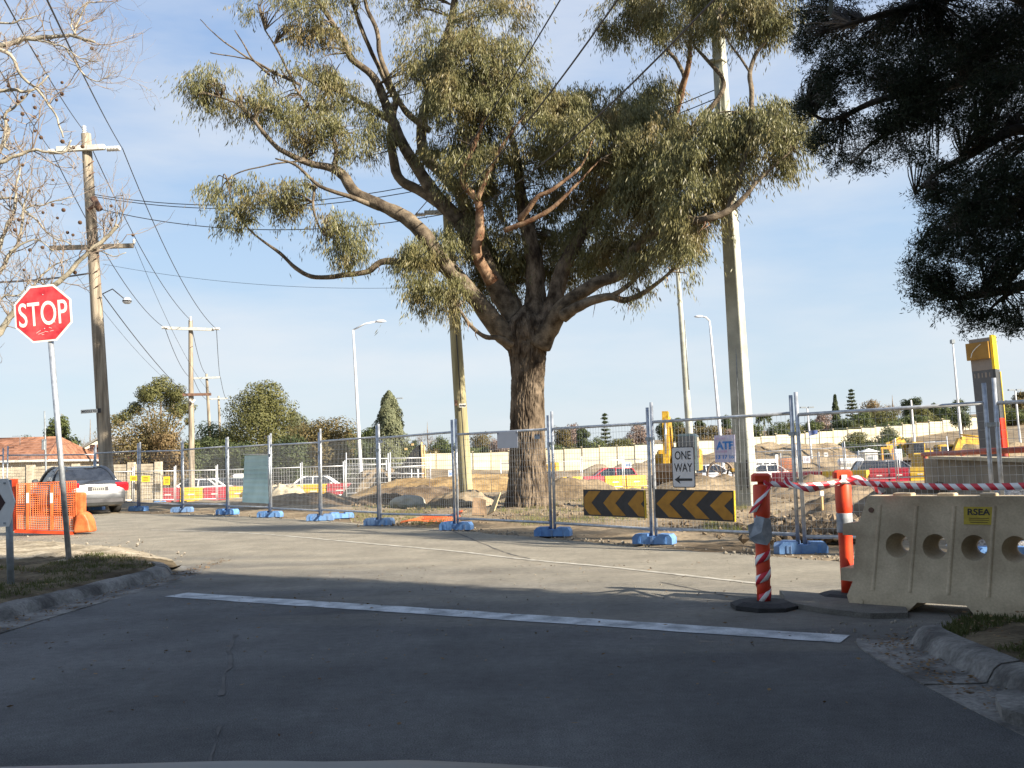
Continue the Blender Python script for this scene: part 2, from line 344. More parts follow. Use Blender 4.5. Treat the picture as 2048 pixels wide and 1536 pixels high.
def flat_poly(name, pts, z, mat, parent=None, thick=None):
    bm = bmesh.new(); vs = [bm.verts.new((x, y, z)) for x, y in pts]; f = bm.faces.new(vs)
    if f.normal.z < 0: f.normal_flip()
    bm.normal_update()
    if bm.faces[:][0].normal.z < 0: bmesh.ops.reverse_faces(bm, faces=bm.faces[:])
    if thick:
        r = bmesh.ops.extrude_face_region(bm, geom=bm.faces[:]); bmesh.ops.translate(bm, verts=[v for v in r['geom'] if isinstance(v, bmesh.types.BMVert)], vec=(0, 0, -thick)); bmesh.ops.recalc_face_normals(bm, faces=bm.faces[:])
    bmesh.ops.triangulate(bm, faces=bm.faces[:])
    me = bpy.data.meshes.new(name); bm.to_mesh(me); bm.free()
    return link(name, me, mat, parent)
# ragged far edge of the asphalt
def ragged(pts, a, s, seed=0):
    o = []
    for i in range(len(pts) - 1):
        p, q = Vector(pts[i]), Vector(pts[i + 1]); n = max(1, int((q - p).length / s)); d = (q - p).normalized() if (q - p).length else Vector((1, 0)); nrm = Vector((-d.y, d.x))
        for k in range(n):
            c = p.lerp(q, k / n); o.append(tuple(c + nrm * a * noise.noise(Vector((c.x * 1.9 + seed, c.y * 1.9, seed)))))
    return o + [tuple(pts[-1])]
i0 = 3; i1 = 3 + len(FAR)
ROADR = ROAD[:i0] + ragged(ROAD[i0:i1], .16, .3, 4) + ragged(ROAD[i1:i1 + 8], .12, .35, 9)[1:] + ROAD[i1 + 8:]
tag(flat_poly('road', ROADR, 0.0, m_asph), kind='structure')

m_white = M('worn road paint', (.25, .28, .30), rough=.7, var=.3, scale=5, world=True, col2=(.45, .48, .50), lo=.32, hi=.62, fine=.25, bscale=90)
def strip(name, pts, wdt, z, mat, ragg=0.0, seed=0):
    pts = [Vector((p[0], p[1])) for p in pts]; mb = MB(); vs = []
    for i, p in enumerate(pts):
        d = (pts[min(i + 1, len(pts) - 1)] - pts[max(i - 1, 0)]).normalized(); n = Vector((-d.y, d.x))
        for sgn in (-1, 1):
            q = p + n * sgn * (wdt / 2 + ragg * noise.noise(Vector((p.x * 5 + seed, p.y * 5, sgn * 3)))); vs.append((q.x, q.y, z))
    fs = [(2 * i, 2 * i + 2, 2 * i + 3, 2 * i + 1) for i in range(len(pts) - 1)]
    if wdt: mb.add(vs, fs)
    o = mb.build(name, mat)
    for p in o.data.polygons: 
        if p.normal.z < 0: o.data.flip_normals(); break
    return tag(o, kind='structure')
a, b = gnd(352, 1190), gnd(1690, 1279)
strip('stop_line', [a.lerp(b, i / 60).to_2d() for i in range(61)], .31, .005, m_white, .022)
m_edge = M('thin worn edge line paint', (.29, .27, .22), rough=.85, var=.15, scale=6, world=True, col2=(.44, .42, .36), lo=.35, hi=.6)
pts = catmull([tuple(gnd(*p).to_2d()) for p in ((300, 1060), (500, 1067), (700, 1084), (900, 1102), (1050, 1119), (1223, 1135), (1440, 1159), (1530, 1169))], 14)
strip('edge_line', pts, .095, .005, m_edge, .03)
# tar-dark cracks in the asphalt
m_crack = M('dark road crack', (.085, .083, .08), rough=.95, var=.3)
for k, (px, wd) in enumerate(([[(472, 1268), (458, 1300), (462, 1325), (448, 1352), (445, 1392)], .03], [[(444, 1452), (430, 1490), (415, 1530)], .022], [[(905, 1062), (960, 1085), (1010, 1105), (1060, 1118)], .022], [[(1320, 1164), (1420, 1185), (1510, 1200)], .02])):
    strip('road_crack', catmull([tuple(gnd(*p).to_2d()) for p in px], 10), wd, .004, m_crack, .03, k)
# dusty paler patches left by tyres and a patch of newer asphalt
m_dust = M('dusty asphalt', (.25, .225, .175), rough=.95, var=.2, scale=3, world=True, fine=.2, bscale=120, col2=(.31, .285, .22))
# raised broken asphalt edge beside the right gutter
slab = [gnd(*p).to_2d() for p in ((1560, 1190), (1640, 1196), (1760, 1212), (1812, 1224), (1815, 1236), (1740, 1238), (1640, 1226), (1570, 1214))]
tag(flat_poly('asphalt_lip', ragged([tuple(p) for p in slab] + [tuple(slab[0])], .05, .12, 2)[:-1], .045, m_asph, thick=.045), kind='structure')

# ------------------------------------------------------------------ kerbs with gutters, cast in lengths
m_conc = M('old kerb concrete', (.095, .092, .086), rough=.9, var=.3, scale=3.1, bump=.8, bscale=34, col2=(.21, .205, .19), lo=.36, hi=.6, world=True, fine=.25)
def kerb(name, path, side, seg=2.3, gut=.36):       # side: +1 road lies on +x of the path
    P = [Vector((p[0], p[1])) for p in catmull(path, 8)]
    prof = [(-gut, -.05), (-gut, .009), (-.02, .006), (.0, .01), (.045, .085), (.085, .112), (.2, .125), (.215, -.05)]
    acc = [0]
    for i in range(1, len(P)): acc.append(acc[-1] + (P[i] - P[i - 1]).length)
    root = thing(name, None, None); tag(root, kind='structure')
    s = 0; tot = acc[-1]
    def pt(d):
        i = max(1, min(len(acc) - 1, int(np.searchsorted(acc, d)))); t = (d - acc[i - 1]) / (acc[i] - acc[i - 1]); p = P[i - 1].lerp(P[i], t)
        dd = (pt_raw(d + .05) - pt_raw(d - .05)); dd = dd.normalized(); return p, Vector((-dd.y, dd.x))
    def pt_raw(d):
        d = min(max(d, 0), tot); i = max(1, min(len(acc) - 1, int(np.searchsorted(acc, d)))); t = (d - acc[i - 1]) / (acc[i] - acc[i - 1]); return P[i - 1].lerp(P[i], t)
    while s < tot - .05:
        e = min(tot, s + seg); vs = []; n = 14; ds = np.linspace(s + .006, e - .006, n); jit = rnd.uniform(-.008, .008)
        for d in ds:
            p, nrm = pt(float(d))
            for o_, z_ in prof:
                wob = .0035 * noise.noise(Vector((p.x * 2.5, p.y * 2.5, o_ * 5 + z_ * 8)))
                q = p + nrm * side * (o_ + wob); vs.append((q.x, q.y, z_ + jit + wob * (1 if o_ > .0 else .25)))
        k = len(prof); fs = [(i * k + j, i * k + j + 1, (i + 1) * k + j + 1, (i + 1) * k + j) for i in range(n - 1) for j in range(k - 1)]
        fs += [tuple(range(k)), tuple((n - 1) * k + j for j in range(k - 1, -1, -1))]
        mb = MB().add(vs, fs); o = mb.build('kerb_segment', m_conc, root, sharp=35)
        bm = bmesh.new(); bm.from_mesh(o.data); bmesh.ops.recalc_face_normals(bm, faces=bm.faces[:]); bm.to_mesh(o.data); bm.free()
        s = e
    return root
kerb('kerb', KL, 1); kerb('kerb', KR, -1)

# ------------------------------------------------------------------ verges
m_soil = M('verge soil and thin turf', (.085, .065, .04), rough=.95, var=.3, scale=2.5, bump=1.0, bscale=22, col2=(.15, .12, .075), world=True, fine=.3, spec=.1)
m_rubble = M('broken verge dirt', (.30, .25, .17), rough=.95, var=.3, scale=2.2, bump=1.0, bscale=18, col2=(.43, .375, .28), world=True, fine=.3, spec=.1)
def verge(name, xs_of, us, ys0, yfar_of, nv, side):
    vs = []
    for u in us:
        for j in range(nv):
            t = j / (nv - 1); t = 1 - (1 - t) ** 1.6
            x = None; y = ys0 + (yfar_of(u) - ys0) * t
            x = xs_of(u, y); dist = (yfar_of(u) - y)
            z = .13 + .05 * noise.fractal(Vector((x * 1.3, y * 1.3, 5)), 1, 2, 5)
            f = min(1, max(0, dist / 1.1)); z = z * f + .015 * (1 - f)
            if u == us[0]: z = .07
            vs.append((x, y, z))
    fs = [(i * nv + j, (i + 1) * nv + j, (i + 1) * nv + j + 1, i * nv + j + 1) if side > 0 else (i * nv + j, i * nv + j + 1, (i + 1) * nv + j + 1, (i + 1) * nv + j) for i in range(len(us) - 1) for j in range(nv - 1)]
    return vs, fs
def kx(path, y):
    P = path
    for (x0, y0), (x1, y1) in zip(P[:-1], P[1:]):
        if y0 <= y <= y1: return x0 + (x1 - x0) * (y - y0) / (y1 - y0)
    return P[-1][0]
def yfl(u):
    x = -4.3 - u
    P = [(-4.3, 13.1)] + LV
    for (x0, y0), (x1, y1) in zip(P[:-1], P[1:]):
        if x1 <= x <= x0: return y0 + (y1 - y0) * (x - x0) / (x1 - x0) + .25 * noise.noise(Vector((x * 1.7, 0, 0)))
    return P[-1][1]
us = list(np.r_[.10, np.linspace(0.21, 6, 60), np.linspace(6.3, 26, 30)])
def xl(u, y): 
    k = kx(KL, y) - .205 if y < 12.9 else -4.5
    return k - (u - .21) if y < 12.9 else -4.5 - (u - .21) * 1.0
vs, fs = verge('verge', xl, us, -8, lambda u: yfl(u), 110, -1)
o = MB().add(vs, fs, True).build('verge', [m_soil, m_rubble]); tag(o, kind='structure')
for p in o.data.polygons:
    c = p.center; n_ = noise.noise(Vector((c.x * .9, c.y * .9, 2)))
    if c.y - (14.3 + (-4.6 - c.x) * .25) + n_ * 1.2 > -.6 - max(0, (-7.2 - c.x) * .5): p.material_index = 1
def yfr(u):
    x = 2.7 + u
    return min(7.1 + 1.1 * u, 8.32 - .705 * (x - 3.0)) + .08 * noise.noise(Vector((x * 2, 1, 0)))
us = list(np.r_[.10, np.linspace(0.21, 4, 40), np.linspace(4.3, 16, 20)])
vs, fs = verge('verge', lambda u, y: kx(KR, min(y, 7.1)) + u, us, -8, yfr, 90, 1)
tag(MB().add(vs, fs, True).build('verge', m_soil), kind='structure')
# concrete driveway nib at the right edge of the picture
nib = [gnd(*p).to_2d() for p in ((1992, 1418), (2020, 1405), (2100, 1402), (2200, 1430), (2200, 1470), (2060, 1462), (2005, 1444))]
tag(flat_poly('concrete_nib', [tuple(p) for p in nib], .07, m_conc, thick=.08), kind='structure')

# grass tufts on both verges
m_grass = LEAF('verge grass', (.05, .066, .018), (.11, .115, .04), .3, .7)
def tufts(name, n, fx, mat, lo=.03, hi=.09, cl=9):
    P = []; A = []; Ln = []
    while len(P) < n:
        q = fx()
        if q is None: continue
        x, y, z = q; k = rnd.randint(4, cl)
        for _ in range(k):
            P.append((x + rnd.gauss(0, .025), y + rnd.gauss(0, .025), z - .008)); A.append((rnd.gauss(0, .45), rnd.gauss(0, .45), 1)); Ln.append(rnd.uniform(lo, hi))
    v, f = leaves(np.array(P), np.array(A, float), np.array(Ln), .007, rng)
    tag(link(name, np_mesh(name, v, f), mat), kind='stuff')
def vz(x, y): return .13 + .05 * noise.fractal(Vector((x * 1.3, y * 1.3, 5)), 1, 2, 5)
def fl():
    y = rnd.uniform(7.5, 14.6); x = rnd.uniform(-10, -4.6)
    if x > kx(KL, y) - .24 if y < 12.9 else x > -4.7 - (y - 12.9) * .75: return None
    g = noise.noise(Vector((x * .55 + 3, y * .55, 7))) + .5 * noise.noise(Vector((x * 2.1, y * 2.1, 3)))
    near = (y < 11.4 + (-4.6 - x) * .1)
    if (g < -.05 and near) or (not near and g < .22 and not (x > -6.1 and y > 12.4)): return None
    if yfl(-4.3 - x) - y < .35: return None
    return x, y, vz(x, y)
tufts('grass', 17000, fl, m_grass, .02, .075)
def fr():
    y = rnd.uniform(1, 8.1) if rnd.random() < .5 else rnd.uniform(5, 8.1); x = rnd.uniform(2.8, 6)
    if y > yfr(x - 2.7) - .12: return None
    if x < kx(KR, min(y, 7.1)) + .22: return None
    if noise.noise(Vector((x * .8, y * .8, 1))) < -.3: return None
    dd = yfr(x - 2.7) - y; f_ = min(1, dd / 1.1); return x, y, vz(x, y) * f_ + .015 * (1 - f_)
tufts('grass', 30000, fr, m_grass, .02, .08)
m_dry = LEAF('dry site weeds', (.20, .17, .07), (.15, .19, .06), .3, .8)
def fs_():
    px = rnd.choice((rnd.uniform(700, 1010), rnd.uniform(960, 1290), rnd.uniform(1400, 1560))); Yy = rnd.uniform(19.5, 30) if px < 1290 else rnd.uniform(16.5, 24)
    x = onray(px, Yy)
    if in_poly(np.array([x]), np.array([Yy]), ROAD)[0]: return None
    if noise.noise(Vector((x * .5, Yy * .5, 4))) < .02: return None
    return x, Yy, 0.02 + .05 * noise.noise(Vector((x, Yy, 0)))
tufts('grass', 9000, fs_, m_dry, .04, .16)

# loose stones and clods along the road edges: countless, one object each kind
def lumps(name, pts, mat, seed=0):
    r = random.Random(seed); mb = MB()
    t = [Vector(q) for q in ((1, 0, 0), (-1, 0, 0), (0, 1, 0), (0, -1, 0), (0, 0, 1), (0, 0, -1))]; fc = [(0, 2, 4), (2, 1, 4), (1, 3, 4), (3, 0, 4), (2, 0, 5), (1, 2, 5), (3, 1, 5), (0, 3, 5)]
    for x, y, z, s in pts:
        mm = Matrix.Rotation(r.uniform(0, 6), 3, 'Z') @ Matrix.Rotation(r.uniform(0, 6), 3, 'X'); sc = [r.uniform(.6, 1.2) for _ in range(3)]
        mb.add([mm @ Vector((q.x * sc[0], q.y * sc[1], q.z * sc[2])) * s * r.uniform(.75, 1.1) + Vector((x, y, z + s * .3)) for q in t], fc)
    return tag(mb.build(name, mat), kind='stuff')
m_stone = M('pale rubble', (.20, .175, .135), rough=.95, var=.35, scale=5, world=True, col2=(.34, .305, .245))
m_clod = M('dirt clods', (.15, .11, .07), rough=.98, var=.35, scale=1.6, world=True, col2=(.27, .21, .14), bump=.6, bscale=30)
pts = []
for _ in range(170):           # broken far edge of left verge
    u = rnd.uniform(.3, 9); x = -4.3 - u; pts.append((x, yfl(u) - rnd.uniform(-.5, 1.2), .04 if rnd.random() < .4 else .1, rnd.choice((.01, .013, .018, .03))))
for _ in range(520):           # along the fence line
    i = rnd.randrange(len(FAR) - 2); p = FAR[i].lerp(FAR[i + 1], rnd.random()); pts.append((p.x + rnd.gauss(0, .15), p.y + abs(rnd.gauss(.15, .5)), .0, rnd.choice((.01, .015, .022, .034))))
for _ in range(260): pts.append((rnd.uniform(-4, 3), rnd.uniform(7, 13), 0, rnd.choice((.006, .008, .012))))
for _ in range(70): pts.append((rnd.uniform(2.2, 3.2), rnd.uniform(6.8, 8.2), .0, rnd.choice((.006, .01, .016))))
lumps('rubble', pts, m_stone, 3)
pts = []
for _ in range(1500):          # churned clods behind the fence on the right
    px = rnd.gauss(1640, 60); Yy = rnd.uniform(14.2, 18); x = onray(px, Yy); pts.append((x, Yy, .05 + rnd.random() * .1, rnd.choice((.03, .05, .07, .1))))
for _ in range(900):
    px = rnd.uniform(700, 1320); Yy = rnd.uniform(21, 34); x = onray(px, Yy); pts.append((x, Yy, h(x, Yy), rnd.choice((.02, .04, .06))))
for _ in range(700):
    px = rnd.uniform(1320, 1860); Yy = rnd.uniform(16, 36); x = onray(px, Yy); pts.append((x, Yy, h(x, Yy), rnd.choice((.02, .04, .07))))
lumps('dirt_clods', pts, m_clod, 5)

m_litter = LEAF('brown leaf litter', (.10, .055, .025), (.24, .16, .08), .1, .8)
P = []; A = []
for _ in range(5200):
    k = rnd.random()
    if k < .45: y = rnd.uniform(4, 14.5); x = -4.9 - abs(rnd.gauss(0, 2.2)) if rnd.random() < .6 else kx(KL, min(y, 12.8)) + rnd.uniform(.02, .34) ** 1.0; z = .16 if x < -4.7 else .02
    elif k < .8: y = rnd.uniform(2, 7.3); x = kx(KR, min(y, 7.2)) + (abs(rnd.gauss(0, 1.2)) + .25 if rnd.random() < .55 else -rnd.uniform(.0, .3)); z = .165 if x > kx(KR, min(y, 7.2)) + .2 else .02
    else:
        if rnd.random() < .6: continue
        x = rnd.uniform(-4.2, 2.4); y = rnd.uniform(5, 13); z = .008
    P.append((x, y, z)); t_ = rnd.uniform(0, 6.28); A.append((math.cos(t_), math.sin(t_), rnd.uniform(-.05, .15)))
P = np.array(P); v, f = leaves(P, np.array(A), rng.uniform(.02, .05, len(P)), rng.uniform(.009, .02, len(P)), rng, nrm=np.c_[rng.normal(size=(len(P), 2)) * .3, np.ones(len(P))])
tag(link('leaf_litter', np_mesh('leaf_litter', v, f), m_litter), kind='stuff')
# ------------------------------------------------------------------ the big gum tree
m_bark = M('stringy gum bark', (.065, .048, .034), rough=.95, var=.4, scale=5, bump=1.0, bscale=30, stretch=(1, 1, .4), col2=(.19, .15, .108), spec=.1, fine=.3)
m_limb = M('gum limb bark', (.085, .066, .047), rough=.9, var=.35, scale=4, bump=.9, bscale=26, col2=(.20, .162, .115), spec=.15, fine=.2)
m_limb2 = M('peeling red limb bark', (.17, .085, .048), rough=.9, var=.35, scale=5, bump=.6, bscale=30, col2=(.30, .20, .125), spec=.15)
m_gum = LEAF('gum leaves', (.098, .104, .04), (.23, .215, .094), .26, .42, cc=(.24, .165, .075))
YT = 27.0
GB = Vector((at(1057, 1018, YT).x, YT, 0.0))
gum = thing('gum_tree', 'huge spreading gum tree with a thick furrowed trunk behind the mesh fence', 'tree', GB)
KT = YT / FPX
def P3(px, py, dY=0.0):
    q = min(1, max(0, (px - 1290) / 130)); return at(px, py, YT + dY - 2.6 * q * q * (3 - 2 * q)) - GB
# trunk with deep vertical furrows
tr = [(1058, 1030, 96), (1057, 1005, 88), (1056, 960, 76), (1055, 900, 71), (1055, 840, 67), (1055, 780, 65), (1056, 730, 69), (1054, 695, 78), (1050, 665, 84), (1050, 645, 76), (1054, 622, 40), (1056, 605, 8)]
tr = catmull(tr, 16); vs = []; NS = 230
for i, (px, py, wd) in enumerate(tr):
    c = P3(px, py); r_ = wd / 2 * KT
    for k in range(NS):
        t = 2 * math.pi * k / NS; z = c.z
        warp = .35 * noise.noise(Vector((math.cos(t) * 1.5, math.sin(t) * 1.5, z * .9)))
        f1 = noise.noise(Vector(((t + warp) * 9, z * 1.1, 0))) ; f2 = noise.noise(Vector((math.cos(t + warp) * 7, math.sin(t + warp) * 7, z * 2.0 + 9)))
        rid = -(1 - min(1, abs(f2) * 4.5)) * .085 - (1 - min(1, abs(noise.noise(Vector((math.cos(t + warp) * 13, math.sin(t + warp) * 13, z * 2.6 + 4)))) * 5)) * .05 + .04 * noise.noise(Vector((math.cos(t) * 22, math.sin(t) * 22, z * 5))) + .03 * noise.noise(Vector((math.cos(t) * 2, math.sin(t) * 2, z)))
        fl_ = 1 + .16 * max(0, (.7 - z)) * (.5 + noise.noise(Vector((math.cos(t) * 2.2, math.sin(t) * 2.2, 4))))
        rr = r_ * fl_ * (1.03 + rid); vs.append((c.x + rr * math.cos(t), c.y + rr * math.sin(t), c.z))
fs = [(i * NS + k, i * NS + (k + 1) % NS, (i + 1) * NS + (k + 1) % NS, (i + 1) * NS + k) for i in range(len(tr) - 1) for k in range(NS)]
MB().add(vs, fs, True).build('trunk', m_bark, gum)
LIMB = []        # sampled limb points for twigs
def limb(pts, mat=m_limb, n=10, nm='limb', k=5):
    q = catmull([(*p, 0)[:4] if len(p) == 3 else p for p in pts], k)
    P = [P3(a[0], a[1], a[3]) for a in q]; rad = [max(.006, a[2] / 2 * KT) for a in q]
    for p in P: p.z += .03 * noise.noise(p * 1.7); p.x += .03 * noise.noise(p * 1.7 + Vector((9, 0, 0)))
    MB().tube(P, rad, n, rough=.22, seed=len(LIMB)).build(nm, mat, gum)
    LIMB.extend(P)
limb([(1045, 690, 52, 0), (1011, 668, 44, -.2), (975, 627, 37, -.4), (921, 562, 33, -.6), (885, 526, 31, -.8), (850, 472, 29, -1), (814, 437, 27, -1), (766, 412, 24, -1), (710, 384, 21, -.9), (688, 353, 19, -.9), (666, 337, 17, -.9), (625, 328, 13, -.9), (579, 309, 11, -1), (547, 287, 9, -1), (500, 231, 7, -1), (476, 200, 4, -1)], n=14)
limb([(895, 537, 22, -.8), (850, 529, 17, -.7), (770, 523, 14, -.6), (735, 543, 11, -.6), (690, 550, 10, -.6), (632, 554, 9, -.6), (592, 537, 8, -.6), (552, 500, 6, -.6), (515, 473, 4, -.6), (480, 440, 3, -.6)])
limb([(1048, 680, 50, .2), (1020, 620, 44, .2), (985, 560, 38, .2), (960, 500, 34, .3), (907, 431, 31, .4), (860, 375, 27, .4), (813, 300, 24, .5), (782, 237, 21, .5), (763, 187, 18, .4), (744, 150, 15, .3), (704, 119, 13, .2), (691, 87, 11, .2), (672, 56, 10, .1), (635, 0, 8, 0), (600, -60, 5, 0)], n=14)
limb([(900, 425, 24, .5), (845, 385, 22, .8), (797, 353, 20, 1), (782, 281, 18, 1.1), (788, 219, 16, 1.2), (792, 198, 14, 1.2), (775, 169, 12, 1.2), (750, 119, 10, 1.2), (719, 47, 9, 1.2), (700, -10, 7, 1.2), (680, -80, 4, 1.2)])
limb([(860, 262, 15, 1.4), (830, 240, 14, 1.3), (804, 212, 13, 1.2), (776, 156, 11, 1), (760, 110, 10, 1), (754, 62, 9, 1), (735, 16, 8, 1), (720, -50, 5, 1)])
limb([(1035, 640, 46, .8), (1000, 560, 36, 1), (965, 480, 31, 1.2), (935, 420, 28, 1.3), (903, 365, 26, 1.4), (850, 311, 25, 1.5), (842, 257, 23, 1.5), (853, 204, 20, 1.5), (872, 140, 18, 1.5), (898, 60, 16, 1.5), (910, 0, 14, 1.5), (925, -80, 8, 1.5)], n=14)
limb([(784, 245, 14, .5), (740, 216, 11, .2), (688, 187, 9, 0), (640, 172, 7, -.2), (600, 150, 4, -.3)])
limb([(760, 415, 12, -.9), (700, 393, 9, -1.2), (640, 372, 7, -1.4), (590, 330, 5, -1.5), (550, 318, 3, -1.5)])
limb([(668, 338, 12, -.9), (672, 300, 9, -.9), (664, 262, 7, -.8), (650, 235, 4, -.8)])
limb([(630, 372, 6, -1.3), (626, 410, 5, -1.3), (632, 440, 4, -1.3), (650, 470, 3, -1.3)])
limb([(1062, 660, 60, .1), (1071, 598, 44, .2), (1068, 526, 36, .3), (1057, 472, 30, .4), (1044, 410, 24, .5), (1035, 330, 18, .6), (1020, 260, 12, .6), (1000, 200, 7, .6)], m_bark, n=14)
limb([(1075, 670, 56, -.2), (1104, 626, 44, -.1), (1118, 562, 34, 0), (1140, 508, 27, .1), (1180, 440, 21, .2), (1220, 380, 16, .2), (1260, 300, 10, .2), (1275, 240, 5, .2)], m_bark, n=14)
limb([(1078, 690, 50, -.3), (1100, 655, 40, -.5), (1125, 615, 30, -.8), (1183, 571, 25, -1.1), (1243, 547, 21, -1.3), (1272, 492, 19, -1.5), (1319, 461, 16, -1.6), (1369, 445, 14, -1.7), (1420, 435, 12, -1.8), (1459, 421, 11, -1.8), (1484, 398, 9, -1.9), (1510, 368, 7, -1.9), (1545, 335, 5, -1.9), (1585, 300, 3, -1.9)], n=12)
limb([(1125, 632, 26, -1.0), (1150, 615, 20, -1.3), (1183, 601, 17, -1.5), (1222, 594, 14, -1.7), (1251, 600, 12, -1.8), (1290, 583, 9, -1.9), (1333, 551, 6, -2), (1370, 515, 3, -2)])
limb([(1222, 594, 12, -1.7), (1250, 575, 9, -1.9), (1275, 552, 7, -2), (1300, 520, 4, -2)])
limb([(985, 565, 26, -.4), (953, 508, 21, -.7), (960, 461, 18, -.8), (957, 408, 16, -.9), (928, 365, 13, -1), (932, 329, 11, -1), (960, 260, 8, -1), (990, 180, 5, -1)], m_limb2)
limb([(955, 400, 12, -1), (975, 350, 10, -1.1), (1000, 300, 7, -1.2), (1040, 240, 4, -1.2)], m_limb2)
limb([(1010, 460, 10, -1.6), (1040, 448, 9, -1.8), (1071, 436, 9, -1.9), (1104, 415, 8, -2), (1143, 379, 6, -2.1), (1172, 350, 4, -2.1), (1200, 320, 2.5, -2.1)], m_limb2)
limb([(1040, 440, 12, -1.5), (1054, 422, 11, -1.7), (1075, 393, 9, -1.9), (1104, 379, 8, -2), (1147, 347, 6, -2.1), (1168, 322, 4, -2.1), (1185, 280, 2.5, -2.1)], m_limb2)
limb([(1025, 690, 14, -.6), (996, 676, 11, -.8), (968, 673, 9, -1), (939, 648, 7, -1.2), (914, 615, 5, -1.3), (890, 590, 3, -1.3)])
limb([(1235, 360, 16, .5), (1290, 330, 15, .8), (1330, 280, 14, 1), (1356, 212, 13, 1.1), (1366, 172, 13, 1.1), (1378, 125, 10, 1.1), (1381, 90, 8, 1.1), (1388, 20, 6, 1.1), (1395, -60, 4, 1.1)], m_limb2)
limb([(1370, 155, 9, 1.1), (1356, 125, 8, 1), (1325, 88, 6, .9), (1288, 40, 4, .9), (1260, 10, 3, .9)])
limb([(1310, 400, 14, .3), (1345, 320, 12, .6), (1394, 244, 11, .7), (1428, 209, 10, .7), (1446, 181, 9, .7), (1444, 156, 8, .7), (1425, 131, 7, .7), (1391, 94, 5, .7), (1370, 50, 3, .7)])
limb([(1455, 423, 10, -1.6), (1480, 350, 9, -1.2), (1500, 270, 8, -1), (1503, 219, 9, -.9), (1503, 181, 9, -.9), (1500, 144, 8, -.9), (1513, 109, 7, -.9), (1531, 78, 5, -.9), (1545, 20, 3, -.9)])
limb([(1500, 144, 5, -.9), (1475, 109, 4, -.9), (1453, 78, 3, -.9), (1440, 40, 2, -.9)])
limb([(505, 236, 6, -1), (470, 205, 5, -1), (440, 195, 3, -1)])
limb([(540, 150, 5, -.6), (510, 125, 4, -.6), (490, 95, 3, -.6), (470, 60, 2, -.6)]); limb([(600, 170, 6, -.4), (540, 140, 5, -.5), (500, 118, 4, -.6), (455, 90, 3, -.6), (420, 60, 2, -.6), (400, 40, 1.5, -.6)])
limb([(500, 118, 3, -.6), (460, 112, 2.5, -.6), (420, 105, 2, -.6)]); limb([(612, 320, 4, -1), (540, 330, 3, -1.1), (480, 345, 2.5, -1.1), (455, 360, 2, -1.1)]); limb([(640, 240, 6, -.8), (600, 190, 5, -.6), (560, 110, 4, -.5), (530, 60, 3, -.5)])
